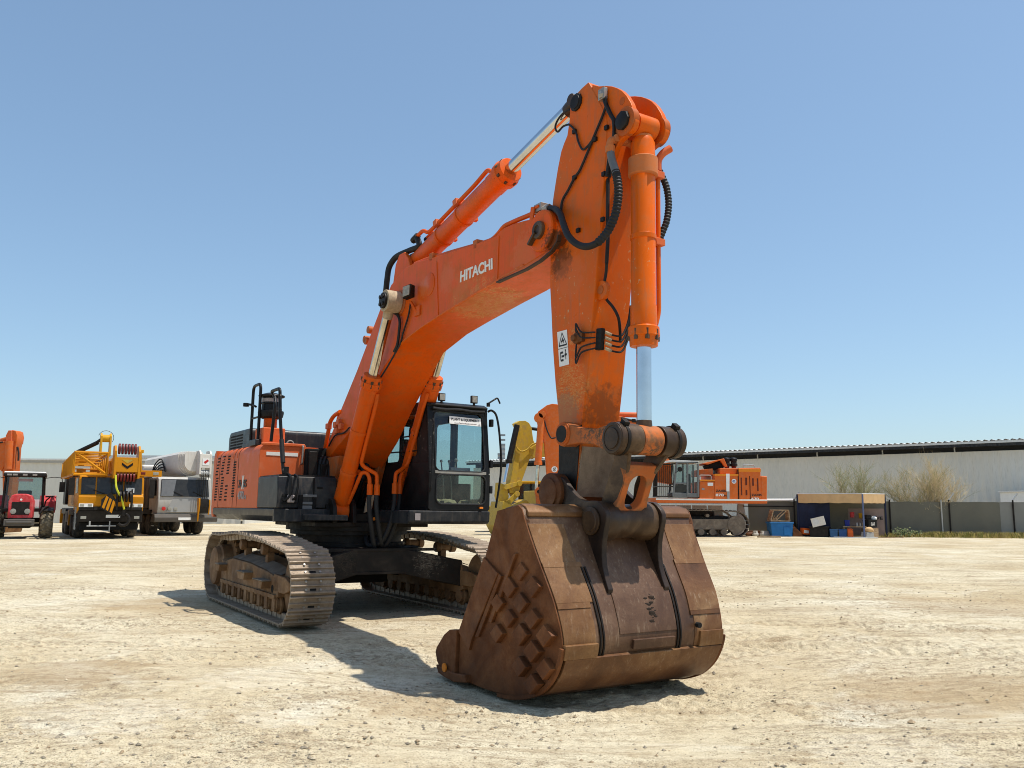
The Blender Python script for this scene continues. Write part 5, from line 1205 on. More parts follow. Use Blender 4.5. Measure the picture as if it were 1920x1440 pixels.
# ================================================================== YARD SURROUNDINGS (x right, y away from the camera, z up)
M['corr_grey'] = paint('grey_profiled_sheet', (.62,.60,.54), .45, .06, (.66,.635,.57), (.25,.22,.17), .25, streaks=.25, sc=.3)
M['corr_white'] = paint('white_profiled_sheet', (.62,.60,.54), .55, .05, None, (.42,.38,.30), .3, streaks=.2, sc=.3)
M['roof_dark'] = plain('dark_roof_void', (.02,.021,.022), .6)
M['roof_sheet'] = plain('pale_roof_sheet', (.62,.62,.60), .5)
M['pipe_grey'] = plain('grey_pipe', (.35,.35,.34), .5)
M['screen'] = paint('dark_fence_screen', (.15,.142,.112), .85, .12, (.15,.145,.115), (.17,.145,.11), .5, streaks=.3, sc=.5)
M['screen_light'] = paint('light_fence_screen', (.24,.235,.21), .85, .1, None, (.2,.17,.13), .4, sc=.5)
M['galv'] = plain('galvanised_tube', (.42,.42,.40), .45, .5)
M['concrete'] = paint('weathered_concrete', (.42,.40,.36), .85, .1, (.48,.46,.42), (.2,.17,.13), .6, streaks=.4)
M['tent'] = plain('tan_awning_fabric', (.58,.38,.19), .85, 0, .1, 3)
M['navy'] = plain('navy_tarpaulin', (.010,.014,.040), .7, 0, .3, 2)
M['blue_plastic'] = plain('blue_plastic', (.012,.13,.36), .5, 0, .15, 3)
M['orange_plastic'] = plain('orange_plastic', (.62,.11,.015), .5)
M['wood'] = rusty('bleached_wood', [(.18,.11,.06), (.30,.20,.11), (.42,.31,.19), (.52,.42,.28)], 2, .8, stretch=(1,1,6))
M['cardboard'] = plain('cardboard', (.38,.25,.13), .85)
M['yellow'] = paint('yellow_machine_paint', (.60,.30,.012), .4, .1, (.58,.32,.04), (.20,.14,.08), .4, sc=.8, streaks=.2)
M['yellow_dull'] = paint('faded_yellow_paint', (.50,.33,.04), .5, .12, (.46,.30,.07), (.20,.15,.09), .6, sc=.8, streaks=.25)
M['crane_yellow'] = paint('crane_yellow_paint', (.54,.215,.008), .35, .08, None, (.25,.16,.07), .25, sc=.6)
M['crane_white'] = paint('crane_white_paint', (.66,.63,.57), .45, .06, None, (.34,.27,.19), .45, sc=.7, streaks=.3)
M['crane_grey'] = paint('crane_grey_paint', (.33,.335,.33), .4, .06, None, (.3,.25,.18), .3, sc=.7)
M['cab_grey'] = paint('dusty_white_cab_paint', (.44,.43,.40), .45, .08, None, (.28,.22,.15), .5, sc=.7, streaks=.35)
M['cab_dark'] = plain('dark_grey_cab_frame', (.15,.155,.155), .5)
M['taupe'] = paint('dusty_taupe_panel', (.10,.09,.08), .6, .1, None, (.25,.19,.13), .5)
M['red'] = paint('red_tractor_paint', (.52,.045,.05), .38, .1, (.58,.12,.12), (.3,.2,.14), .3)
M['red_dark'] = plain('dark_red_sheave', (.14,.012,.010), .5)
M['orange_far'] = paint('sun_bleached_orange_paint', (.62,.13,.022), .42, .08, (.60,.17,.06), (.22,.14,.08), .3, streaks=.15)
M['tyre'] = rusty('dusty_tyre', [(.018,.017,.016), (.04,.035,.03), (.09,.07,.05), (.16,.125,.085)], 3, .85)
M['tyre_mud'] = rusty('sandy_tyre', [(.07,.055,.04), (.13,.105,.07), (.20,.165,.11), (.28,.23,.155)], 3, .9)

# ---- long warehouse on the right, receding to the left
def wall_line(t): return V(60-64*t, 37.0+53.5*t, 0)     # t = 0 near right end, 1 far left end
wd = (wall_line(1)-wall_line(0)); WL = wd.length; wdn = wd.normalized(); wn = V(-wdn.y, wdn.x, 0); wn = wn if wn.y < 0 else -wn
wo = wall_line(0)
def wp(s, d, z): return wo+wdn*s+wn*d+V(0,0,z)
wh = empty('warehouse', (wo.x, wo.y, 0), 0, 'long grey profiled-sheet warehouse behind the fence on the right', 'warehouse')
def wbuild(m, name, mt, par=None, bev=0, sm=0): 
    o = m.xform(Matrix.Translation((-wo.x, -wo.y, 0))).build(name, mt, par or wh, bev, smooth=sm); return o
HT = 5.62; RT = 6.28
m = MB(); A = []; B = []
s = 0; k = 0
while s < WL:
    d = (0, .05, .05, 0)[k % 4]; A.append(wp(s, d, 0)); B.append(wp(s, d, HT)); s += (.22, .05, .22, .05)[k % 4]; k += 1
m.strip(A, B); wall = wbuild(m, 'wall', M['corr_grey'])
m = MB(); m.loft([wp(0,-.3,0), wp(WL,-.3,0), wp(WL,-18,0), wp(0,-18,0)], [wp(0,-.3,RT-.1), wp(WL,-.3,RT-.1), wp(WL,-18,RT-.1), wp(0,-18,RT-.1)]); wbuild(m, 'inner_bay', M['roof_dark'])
m = MB(); A = []; B = []; s = -.5; k = 0
while s < WL+.5:
    z = RT+(.10 if k % 2 else 0); A.append(wp(s, .75, z)); B.append(wp(s, -9, z+.25)); s += (.30, .12)[k % 2]; k += 1
m.strip(A, B); m.loft([wp(-.5,.74,RT-.16), wp(WL+.5,.74,RT-.16), wp(WL+.5,.70,RT-.16), wp(-.5,.70,RT-.16)], [wp(-.5,.74,RT-.01), wp(WL+.5,.74,RT-.01), wp(WL+.5,.70,RT-.01), wp(-.5,.70,RT-.01)])
wbuild(m, 'roof', M['roof_sheet'])
m = MB(); m.loft([wp(-.4,.69,RT-.36), wp(WL+.4,.69,RT-.36), wp(WL+.4,.60,RT-.36), wp(-.4,.60,RT-.36)], [wp(-.4,.69,RT-.0), wp(WL+.4,.69,RT-.0), wp(WL+.4,.60,RT-.0), wp(-.4,.60,RT-.0)]); wbuild(m, 'gutter', M['charcoal'])
for k in range(17):
    s = 2.5+k*4.9
    MB().tube([tuple(q-V(wo.x, wo.y, 0)) for q in curve([wp(s,.62,RT-.30), wp(s+.1,.35,RT-.22), wp(s+.3,.22,RT-.35), wp(s+.32,.15,HT+.0)], 4)], .05, 6).build('downpipe', M['pipe_grey'], wh)
# ---- white warehouse far left and office block beyond
lw = empty('warehouse', (-38, 76, 0), 0, 'white profiled-sheet warehouse on the far left behind the tractor', 'warehouse')
m = MB(); A = []; B = []; s = -22; k = 0
while s < 14.5:
    d = (0, -.06, -.06, 0)[k % 4]; A.append(V(s, d, 0)); B.append(V(s, d, 5.45)); s += (.32, .07, .32, .07)[k % 4]; k += 1
m.strip(A, B); m.build('wall', M['corr_white'], lw, smooth=0)
m = MB(); m.box(-22.3, 14.7, -.30, 16, 5.45, 5.60); m.build('roof', M['roof_sheet'], lw); m = MB(); m.box(-22.2, 14.6, -.2, -.07, 5.25, 5.45); m.build('gutter', M['pipe_grey'], lw); m = MB(); m.box(14.42, 14.6, 0, 16, 0, 5.45); m.build('end_wall', M['corr_white'], lw)
ob = empty('office_building', (-42, 100, 0), 0, 'low white office block with a band of dark windows between the two cranes', 'building')
m = MB(); m.box(-6, 8.4, 0, 14, 0, 7.0); m.build('wall', M['white'], ob)
m = MB(); m.box(-6.2, 8.6, -.2, 14.2, 7.0, 7.3); m.build('roof', M['roof_sheet'], ob)
for k in range(9): MB().box(-1.9+k*.78, -1.25+k*.78, -.04, .05, 6.05, 6.8).build('window', M['glass_dark'], ob)
tw = empty('tower_block', (0, 0, 0), 0, 'distant haze-pale stepped high-rise on the horizon right of the cab', 'building')
(x0, z0), (x1, z1), (x2, z2) = [(-14.68, 56.991), (-11.562, 67.066), (-6.857, 51.357)]
M['far_tower'] = plain('haze_pale_tower', (.36,.385,.40), .7, 0, .04); M['far_band'] = plain('haze_pale_tower_band', (.20,.23,.26), .5, 0, .04)  # distance haze is mixed into both tower colours
m = MB(); m.box(x1, x2, 900, 912, 0, z1); m.build('high_wing', M['far_tower'], tw); m = MB(); m.box(x0, x1-.02, 901, 912, 0, z0); m.build('low_wing', M['far_tower'], tw)
for k in range(9): MB().box(x0-.1 if k < 5 else x1-.1, x2+.1, 899.6, 900.5, z0-22+k*5.0-(z0-z1)*0, z0-20+k*5.0).build('window_band', M['far_band'], tw)

# ---- fence with dark screening
fn = empty('fence', (13.2, 51.5, 0), 0, 'dark screened yard fence on cranked steel posts along the right', 'fence')
def fl_(x): return -.085*(x)      # comes nearer to the right
def panel(x0, x1, z0, z1, mt, name):
    m = MB(); A = []; B = []; n = max(2, int((x1-x0)/.35)); rnd = random.Random(int(x0*10))
    for k in range(n+1):
        x = x0+(x1-x0)*k/n; d = rnd.uniform(-.03, .03); A.append(V(x, fl_(x)+d, z0)); B.append(V(x, fl_(x)+d*.5, z1+rnd.uniform(-.025, .02)))
    m.strip(A, B); m.strip([q+V(0,.02,0) for q in A], [q+V(0,.02,0) for q in B]); m.strip(B, [q+V(0,.02,0) for q in B]); return m.build(name, mt, fn)
for x0, x1 in ((.9, 3.6), (3.6, 9.0), (9.0, 12.5), (12.5, 15.2)): panel(x0, x1, .0, 2.03, M['screen'], 'screen_panel')
panel(15.2, 24, .0, 2.03, M['screen_light'], 'screen_panel')
for x, arm, mt in ((3.55, 1, 'dark_part'), (9.0, 0, 'dark_part'), (11.9, 0, 'galv'), (12.35, 1, 'dark_part'), (15.9, 1, 'dark_part'), (20.5, 1, 'dark_part')):
    m = MB(); m.tube([V(x, fl_(x)-.06, 0), V(x, fl_(x)-.06, 2.15)], .045, 8)
    if arm: m.mat(1); m.tube([V(x, fl_(x)-.06, 2.12), V(x+.32, fl_(x)-.06, 2.55)], .04, 8)
    m.build('post', [M[mt], M['galv']], fn)
m = MB(); m.tube([V(.6, fl_(0)-.08, 2.08), V(3.5, fl_(3)-.08, 2.10)], .075, 8); m.build('white_top_pipe', M['white'], fn)
m = MB(); m.tube([V(.6, -.12, 1.72), V(3.5, fl_(3)-.1, 1.72)], .03, 6); m.build('mid_rail', M['dark_part'], fn)
# white gatehouse beyond the fence, right edge
gh = empty('gatehouse', (33.0, 53.5, 0), 0, 'small white flat-roofed hut beyond the fence at the right edge', 'building')
m = MB(); m.box(-.4, 6, 0, 4, 0, 2.72); m.build('wall', M['white'], gh, .02); m = MB(); m.box(-.5, 6.1, -.1, 4.1, 2.72, 2.80); m.build('roof', M['roof_sheet'], gh, .01)
# pale concrete panels behind the far excavator
for k in range(7):
    x = 6.6+k*.94
    o = MB().prism([(-.44,0),(.44,0),(.44,1.78),(-.44,1.78)], 'y', -.06, .06).build('concrete_panel', M['concrete'], None, .02); o.location = (x, 51.9, 0)
    tag(o, 'pale upright concrete panel in the row behind the far orange excavator', 'panel', 'concrete panels behind the far excavator')
o = MB().prism([(0,0),(.75,0),(.5,1.9),(.12,1.9)], 'y', -.1, .1).build('concrete_slab', M['concrete'], None, .03); o.location = (13.25, 51.2, 0); o.rotation_euler = (R(-12), R(4), 0)
tag(o, 'tall weathered concrete slab leaning on the fence left of the blue crate', 'slab')

# ---- awning stall with its clutter
st = empty('awning_stall', (19.85, 48.9, 0), 0, 'open workshop stall under a tan flat awning with a navy side sheet', 'stall')
cA, cB, cC, cD = V(-3.15, 1.5, 0), V(-.15, -.5, 0), V(1.75, 1.0, 0), V(-1.3, 3.1, 0)
HB = 2.42
def quadbox(P4, z0, z1): 
    m = MB(); m.loft([q+V(0,0,z0) for q in P4], [q+V(0,0,z1) for q in P4]); return m
m = quadbox([cA, cB, cC, cD], HB+.02, HB+.06); m.build('awning_roof', M['white'], st)
for a, b in ((cA,cB), (cB,cC), (cC,cD), (cD,cA)):
    m = MB(); n = 14; A = []; B = []; o_ = (b-a).cross(V(0,0,1)).normalized()*.03; rnd = random.Random(4)
    for k in range(n+1):
        q = a.lerp(b, k/n); A.append(q+o_*rnd.uniform(.3, 1.3)+V(0,0,HB+.015)); B.append(q+o_*rnd.uniform(-.2, 1.8)+V(0,0,HB-.47-.04*abs(math.sin(k*.9))))
    m.strip(A, B); m.strip([q-o_*.3 for q in A], [q-o_*.3 for q in B]); m.build('valance', M['tent'], st)
for q, mt in ((cA,'navy'), (cB,'galv'), (cC,'navy'), (cD,'galv')):
    MB().box(q.x-.04, q.x+.04, q.y-.04, q.y+.04, 0, HB).build('post', plain('blue_grey_post', (.10,.13,.24), .5) if mt == 'galv' else M['navy'], st, .004)
def sheet(a, b, z0, z1, mt, name, par, n=12, amp=.06):
    m = MB(); A = []; B = []; o_ = (b-a).cross(V(0,0,1)).normalized()
    for k in range(n+1):
        q = a.lerp(b, k/n)+o_*amp*math.sin(k*1.7); A.append(q+V(0,0,z0)); B.append(a.lerp(b, k/n)+V(0,0,z1))
    m.strip(A, B); m.strip([q+o_*.015 for q in A], [q+o_*.015 for q in B]); return m.build(name, mt, par)
sheet(cA+V(.03,.05,0), cA.lerp(cB, .56)+V(0,.6,0), .03, HB-.35, M['navy'], 'side_sheet', st)
sheet(cA+V(.05,.1,0), cD, .03, HB-.35, M['navy'], 'side_sheet', st)
bn = sheet(cD+V(-.2,-.2,0), cC+V(-.05,.1,0), .08, 1.62, plain('faded_banner', (.30,.23,.21), .8, 0, .15, 2), 'banner', st, amp=.02)
def on_banner(u0, u1, z0, z1):
    a, b = cD+V(-.2,-.2,0), cC+V(-.05,.1,0); o_ = (b-a).cross(V(0,0,1)).normalized(); o_ = o_ if o_.y < 0 else -o_
    return lambda u, v, d: a.lerp(b, u0+(u1-u0)*(u+.5))+o_*(.05+d)+V(0,0,z0+(z1-z0)*(v+.5))
fit_text('SPEED', on_banner(.05, .42, 1.16, 1.38), M['white_letter'], bn, 'lettering')
fit_text('DRIVE', on_banner(.74, .98, .98, 1.16), M['black_letter'], bn, 'lettering')
fit_text('RENTAL', on_banner(.05, .42, .90, 1.06), M['black_letter'], bn, 'lettering')
S0 = V(19.85, 48.9, 0)
def put(m, name, mt, off, label, cat, rz=0, bev=.01, rx=0, ry=0, group=None):
    o = m.build(name, mt, None, bev); o.location = tuple(S0+V(*off)); o.rotation_euler = (rx, ry, rz); return tag(o, label, cat, group)
m = MB(); m.box(-.36, .36, -.14, .14, 0, .5); m.mat(1); m.lathe((-.12,-.141,.25), (-.12,-.2,.25), [(0,.18),(.006,.18)], 20)
put(m, 'appliance_box', [M['crane_white'], M['roof_sheet']], (-2.25,.55,.62), 'white boxy appliance tilted against the navy sheet of the stall', 'appliance', R(-25), ry=R(-14))
m = MB(); m.box(-.5, .5, -.3, .3, 0, .52); m.box(-.54, .54, -.34, .34, .52, .6); put(m, 'storage_chest', M['dark_part'], (-2.2,.75,.0), 'dark low chest under the tilted white appliance', 'chest', R(-25), .02)
def tub(w, d, h):
    m = MB(); m.loft([V(-w*.44,-d*.44,0), V(w*.44,-d*.44,0), V(w*.44,d*.44,0), V(-w*.44,d*.44,0)], [V(-w/2,-d/2,h), V(w/2,-d/2,h), V(w/2,d/2,h), V(-w/2,d/2,h)]); m.box(-w*.52, w*.52, -d*.52, d*.52, h-.06, h); return m
put(tub(.42,.36,.46), 'plastic_tub', plain('dark_blue_plastic', (.02,.08,.19), .5), (-1.62,.15,.0), 'dark teal plastic tub left of its twin in front of the stall', 'tub', R(-15))
put(tub(.42,.36,.46), 'plastic_tub', plain('mid_blue_plastic', (.012,.06,.19), .5), (-1.16,.0,.0), 'deep blue plastic tub beside the orange jerrycan', 'tub', R(-20))
def jerry():
    m = MB(); m.prism([(-.15,0),(.15,0),(.15,.36),(.05,.46),(-.15,.46)], 'y', -.11, .11); m.tube(bend([(-.12,0,.45),(-.12,0,.53),(.04,0,.53),(.06,0,.45)], .04), .022, 6); m.cyl((.1,0,.42), (.13,0,.48), .035, n=8); return m
put(jerry(), 'jerrycan', M['orange_plastic'], (-.78,-.12,.0), 'orange plastic jerrycan standing beside the blue tubs', 'jerrycan', R(-20), .02)
m = MB(); m.box(-.62, .62, -.33, .33, .56, .62)
for a in (-.56, .56):
    for b in (-.28, .28): m.box(a-.035, a+.035, b-.035, b+.035, 0, .56)
put(m, 'work_table', M['wood'], (-.25,.6,0), 'low weathered work table under the awning', 'table', R(-18), .008)
put(tub(.26,.22,.34), 'plastic_bucket', plain('royal_blue_plastic', (.010,.025,.22), .5), (-.62,.7,.62), 'small royal blue tub on the left end of the work table', 'tub', R(-10))
for k, mt in enumerate(('pipe_grey', 'steel', 'cardboard')):
    m = MB(); m.lathe((0,0,0), (0,0,1), [(0,.055),(.15,.055),(.17,.03),(.21,.03)], 10)
    put(m, 'can', M[mt], (-.16+k*.17,.42,.62), 'small metal can in the short row on the work table', 'can', group='cans on the work table')
m = MB(); m.box(-.36, .36, -.2, .2, 0, .42); m.box(-.38, .38, -.22, .22, .38, .44)
bx = put(m, 'tool_cabinet', M['black'], (.62,.55,.55), 'black tool cabinet with white CAT lettering at the right of the stall', 'cabinet', R(30), .015)
fit_text('CAT', lambda u, v, d: V(u*.34+.0, -.205-d, .20+v*.17), M['white_letter'], bx)
m = MB(); m.box(-.42, .42, -.26, .26, 0, .5); put(m, 'crate', M['wood'], (.62,.6,.0), 'rough wooden crate under the black tool cabinet', 'crate', R(30), .01)
m = MB(); m.box(-.22, .22, -.16, .16, 0, .26); put(m, 'machine_head', M['dark_part'], (.55,.75,1.0), 'dark motor unit standing on the black tool cabinet', 'motor', R(30), .05)
m = MB(); m.lathe((0,0,0), (0,0,1), [(0,.16),(.1,.17),(.16,.12),(.2,.05)], 16); put(m, 'hard_hat', M['white'], (.95,.75,1.0), 'white hard hat on top of the black tool cabinet', 'helmet')
m = MB(); m.ball((0,0,.14), .2, 12, (1.3, .9, .8)); m.ball((.2,.05,.1), .13, 10, (1.2, 1, .8)); put(m, 'cloth_bag', M['tent'], (.28,-.12,.30), 'crumpled pale tan sack on the grey boxes at the stall', 'sack', R(20), 0)
m = MB()
for k in range(3): m.box(-.32+.03*k, .30-.02*k, -.2, .2, .1*k, .1*k+.092)
put(m, 'board_stack', M['pipe_grey'], (.2,-.08,.0), 'short stack of grey boards by the front post of the stall', 'boards', R(25), .006)
m = MB(); m.lathe((0,0,0), (0,0,1), [(0,.13),(.3,.15)], 14); put(m, 'paint_pail', M['yellow'], (.42,1.2,1.05), 'yellow pail hanging before the banner at the back of the stall', 'pail')
m = MB(); m.lathe((0,0,0), (0,0,1), [(0,.12),(.3,.13),(.32,.1)], 14); put(m, 'red_drum', M['red'], (-.05,1.35,1.1), 'small red drum up at the back of the stall', 'drum')
m = MB(); m.prism([(-1.0,0),(1.3,0),(1.3,.05),(-1.0,.05)], 'y', -.09, .09); put(m, 'plank', M['roof_sheet'], (-.9,-.75,.0), 'long pale plank lying on the ground before the stall', 'plank', R(-12), .008)
m = MB(); m.prism([(-.7,0),(.7,0),(.7,.04),(-.7,.04)], 'y', -.08, .08); put(m, 'plank', M['wood'], (1.4,-.2,.0), 'shorter weathered plank at the right foot of the stall', 'plank', R(-14), .008)
# blue crate with a broken wooden box
m = MB(); m.loft([V(-.58,-.4,0), V(.58,-.4,0), V(.58,.4,0), V(-.58,.4,0)], [V(-.64,-.44,.78), V(.64,-.44,.78), V(.64,.44,.78), V(-.64,.44,.78)]); m.box(-.68, .68, -.48, .48, .74, .82); m.box(.10, .46, -.47, -.40, .08, .58)
o = m.build('storage_bin', M['blue_plastic'], None, .015); o.location = (15.55, 50.2, 0); tag(o, 'big blue plastic bin with a lighter panel left of the stall', 'bin')
m = MB()
for y in (-.3, .3):
    for a, b in (((-.55,0),(.55,0)), ((-.55,0),(-.38,.62)), ((.55,0),(.50,.62)), ((-.38,.62),(.50,.62)), ((-.2,.06),(.34,.56)), ((-.28,.0),(-.15,.30))): m.bar((a[0], y, a[1]+.05), (b[0], y, b[1]+.05), .05, .10, (0,1,0))
m.box(-.52, .52, -.28, .30, .02, .06); m.prism([(.5,.05),(.56,.05),(.52,.66),(.46,.66)], 'y', -.3, .3); m.prism([(-.55,.05),(-.5,.05),(-.34,.66),(-.39,.66)], 'y', -.3, .3)
o = m.build('wooden_box', M['wood'], None, .006); o.location = (15.5, 50.2, .83); tag(o, 'broken open wooden crate lying on top of the blue bin', 'crate')
m = MB(); m.box(-.22, .22, -.16, .16, 0, .36); m.mat(1); m.box(-.16, .16, -.165, -.158, .08, .24)
o = m.build('carton', [M['orange_plastic'], M['white']], None, .01); o.location = (16.95, 50.1, .12); o.rotation_euler = (0, R(6), R(15)); tag(o, 'small orange and white carton leaning near the left stall post', 'carton')
m = MB(); m.prism([(-.3,0),(.35,0),(.1,.3),(-.2,.55),(-.3,.5)], 'y', -.12, .12); m.bar((-.35,0,.7), (.2,0,.1), .09, .1, (0,1,0))
o = m.build('scrap_part', M['rust_dark'], None, .02); o.location = (16.5, 50.0, 0); tag(o, 'rusty scrap machine part between the blue bin and the carton', 'scrap')
m = MB(); m.box(-.62, .62, -.12, .12, 0, .10); o = m.build('beam', M['wood'], None, .01); o.location = (14.2, 47.8, 0); tag(o, 'short brown timber beam on the sand before the blue bin', 'beam')
rnd = random.Random(9)
for k in range(4):
    m = MB(); m.ball((0,0,.1), .2+.08*rnd.random(), 8, (1.3, .9, .7)); m.box(-.2, .25, -.1, .1, .1, .3); o = m.build('rubble_lump', M['concrete'] if k % 2 else M['rust_dark'], None, .03); o.location = (13.9+k*.28, 50.6-.2*(k % 2), 0); o.rotation_euler = (0,0,k*1.1)
    tag(o, ('lump of dark scrap in the heap left of the blue bin', 'lump of grey rubble in the heap left of the blue bin')[k % 2], 'rubble', 'scrap heap by the blue bin')

# ---- dry shrubs along the fence
def shrub(loc, h, w, n, seed, label, green=.3, droop=0.0):
    rnd = random.Random(seed); e = empty('shrub', loc, 0, label, 'shrub', 'dry shrubs along the fence')
    stem = MB(); tw = MB()
    def branch(p, d, L, r, lvl):
        pts = [Vector(p)]; dd = Vector(d)
        for k in range(4):
            dd = (dd+V(rnd.uniform(-.22,.22), rnd.uniform(-.22,.22), rnd.uniform(-.10,.12)-droop*lvl*.25)).normalized(); pts.append(pts[-1]+dd*L/4)
        (stem if lvl < 2 else tw).mat(0 if lvl < 2 else (1 if rnd.random() < green else 0)).tube(pts, [r*1.15, r*.95, r*.8, r*.65, r*.3], 4 if lvl else 6, cap=False)
        if lvl < 3:
            for k in range((8, 8, 7)[lvl]):
                q = pts[1+k % 4]; nd = (dd+V(rnd.uniform(-.8,.8), rnd.uniform(-.8,.8), rnd.uniform(-.3,.55))).normalized(); branch(q, nd, L*rnd.uniform(.42,.7), r*.5, lvl+1)
    for k in range(n):
        a = rnd.uniform(0, 2*PI); branch((rnd.uniform(-.15,.15)*w, rnd.uniform(-.1,.1), 0), V(math.cos(a)*w*.38/h, math.sin(a)*w*.25/h, 1).normalized(), h*.62, .03, 0)
    stem.build('stem', M['shrub_stem'], e); tw.build('twigs', [M['shrub_dry'], M['shrub_green']], e); return e
M['shrub_stem'] = plain('bleached_stem', (.40,.33,.22), .9); M['shrub_dry'] = plain('dry_straw_twig', (.58,.47,.29), .9, 0, .25, 4); M['shrub_green'] = plain('grey_green_twig', (.26,.27,.12), .9, 0, .25, 4)
shrub((20.75, 52.3, 0), 4.0, 1.5, 7, 3, 'grey-green dry shrub rising behind the tan awning', .65)
shrub((24.0, 51.9, 0), 3.7, 1.3, 6, 8, 'straw-coloured shrub behind the fence just right of the stall', .35)
shrub((25.3, 51.6, 0), 4.1, 1.7, 8, 14, 'pale bleached bushy shrub, tallest of those right of the stall', .12)
# weeds: one green clump by the stall, grass strip along the fence
def blades(m, x, y, h, n, rnd, spread):
    for k in range(n):
        a = rnd.uniform(0, 2*PI); bx_, by_ = x+rnd.gauss(0, spread), y+rnd.gauss(0, spread*.6); hh = h*rnd.uniform(.4, 1.15); w_ = .018
        tx2, ty2 = bx_+math.cos(a)*hh*.55, by_+math.sin(a)*hh*.4
        m.mat(rnd.randrange(3)); m.add([(bx_-w_, by_, 0), (bx_+w_, by_, 0), ((bx_+tx2)/2+w_*.7, (by_+ty2)/2, hh*.62), ((bx_+tx2)/2-w_*.7, (by_+ty2)/2, hh*.62), (tx2, ty2, hh)], [(0,1,2,3),(3,2,4)])
gm_ = [plain('straw_grass', (.36,.27,.10), .9, 0, .3, 4), plain('green_grass', (.16,.16,.035), .9, 0, .3, 4), plain('yellow_grass', (.29,.235,.06), .9, 0, .3, 4)]
rnd = random.Random(2); m = MB()
for k in range(330):
    x = rnd.uniform(21.6, 34); y = 51.5-.085*(x-13.2)-.35-abs(rnd.gauss(0, .45)); blades(m, x, y, .34 if x > 24 else .26, 16, rnd, .16)
o = m.build('grass', gm_, None, smooth=0); tag(o, kind='stuff')
wl = [plain('weed_leaf', (.07,.10,.035), .8, 0, .3, 5), plain('weed_leaf_pale', (.16,.17,.07), .8, 0, .3, 5)]
for k, (x, y, s_) in enumerate(((22.4, 49.6, .75), (23.3, 49.9, .5))):
    rnd = random.Random(40+k); m = MB()
    for q in range(300):
        c = V(rnd.gauss(0,.32)*s_, rnd.gauss(0,.22)*s_, abs(rnd.gauss(.28,.2))*s_); u = V(rnd.uniform(-1,1), rnd.uniform(-1,1), rnd.uniform(-.4,.8)).normalized()*.08; v = u.orthogonal().normalized()*.035
        m.mat(rnd.randrange(2)); m.add([c-u, c+v, c+u, c-v], [(0,1,2,3)])
    e = m.build('weed', wl, None, smooth=0); e.location = (x, y, 0); tag(e, ('larger leafy green weed at the right foot of the stall', 'smaller leafy weed by the fence right of the stall')[k], 'weed', 'leafy weeds by the stall')

# ================================================================== PARKED MACHINES
def wheel(parent, c, r, w, ax, mt, name='wheel', lugs=0, rim=None):
    """wheel centred at c, axle along unit vector ax, tyre with optional chevron lugs, rim as sub-part"""
    c, ax = Vector(c), Vector(ax).normalized(); m = MB()
    m.lathe(c-ax*w/2, c+ax, [(0,r*.55),(0,r*.84),(w*.12,r*.95),(w*.3,r*.985),(w*.7,r*.985),(w*.88,r*.95),(w,r*.84),(w,r*.55)], 28)
    if lugs:
        u = ax.orthogonal().normalized(); v = ax.cross(u)
        for k in range(lugs):
            for s in (-1, 1):
                a = 2*PI*(k+(.5 if s > 0 else 0))/lugs
                for t in range(3):
                    b_ = a+s*0+(t*.09); rd = u*math.cos(b_)+v*math.sin(b_); tn = -u*math.sin(b_)+v*math.cos(b_)
                    m.obox(c+ax*s*w*(.08+.16*t)+rd*r*.99, ax*w*.095, tn*r*.055, rd*r*.05)
    o = m.build(name, mt, parent)
    m = MB(); m.lathe(c-ax*w*.47, c+ax, [(0,r*.1),(0,r*.56),(w*.94,r*.56),(w*.94,r*.1)], 20); m.build('rim', rim or M['crane_grey'], o); return o

# ---- red tractor seen from the front (x right, -y front)
tc = empty('tractor', (-23.05, 40.6, 0), R(27), 'red farm tractor facing the camera at the left edge, muddy lugged tyres', 'tractor')
m = MB(); m.prism([(-.50,.95),(.50,.95),(.52,1.75),(.40,2.03),(.2,2.10),(-.2,2.10),(-.40,2.03),(-.52,1.75)], 'y', -.0, 2.3); hd = m.build('bonnet', M['red'], tc, .06, 3)
m = MB(); m.box(-.37, .37, -.02, .0, 1.12, 1.72); m.build('grille', M['dark_part'], hd, .01)
for s in (-1, 1): MB().lathe((s*.29,-.022,1.28), (s*.29,-.1,1.28), [(0,.125),(.03,.12),(.035,.09)], 20).build('headlight', M['lens'], hd)
MB().lathe((0,-.022,1.83), (0,-.06,1.83), [(0,.05),(.02,.05)], 12).build('badge', M['white'], hd)
m = MB(); m.box(-.62, .62, -.45, .1, .62, .92); m.box(-.52, .52, -.50, -.40, .72, .84); m.build('front_weight', M['taupe'], tc, .03)
m = MB(); m.box(-.45, .45, .0, 3.2, .5, .98); m.box(-.8, .8, .55, .75, .55, .72); m.box(-1.1, 1.1, 2.6, 2.9, .7, .95); m.build('chassis', M['dark_part'], tc, .02)
for s in (-1, 1):
    wheel(tc, (s*1.12,.65,.70), .70, .52, (1,0,0), M['tyre_mud'], 'front_wheel', 14, M['red'])
    wheel(tc, (s*1.05,2.9,.95), .95, .60, (1,0,0), M['tyre_mud'], 'rear_wheel', 16, M['red'])
    m = MB(); m.tube(curve([(s*.8,-.05,1.15),(s*.95,.1,1.42),(s*1.12,.55,1.5),(s*1.12,1.1,1.42)]), .05, 8); m.prism([(.1,1.32),(.5,1.47),(.95,1.47),(1.3,1.3),(1.3,1.26),(.95,1.43),(.5,1.43),(.1,1.28)], 'x', s*1.12-.26, s*1.12+.26); m.build('front_mudguard', M['dark_part'], tc, .01)
    m = MB(); m.prism([(2.1,1.2),(2.15,1.75),(2.5,2.05),(3.3,2.05),(3.8,1.8),(3.9,1.3),(3.8,1.3),(3.2,1.85),(2.6,1.85),(2.25,1.2)], 'x', s*1.05-.36, s*1.05+.36); m.build('rear_mudguard', M['red'], tc, .02)
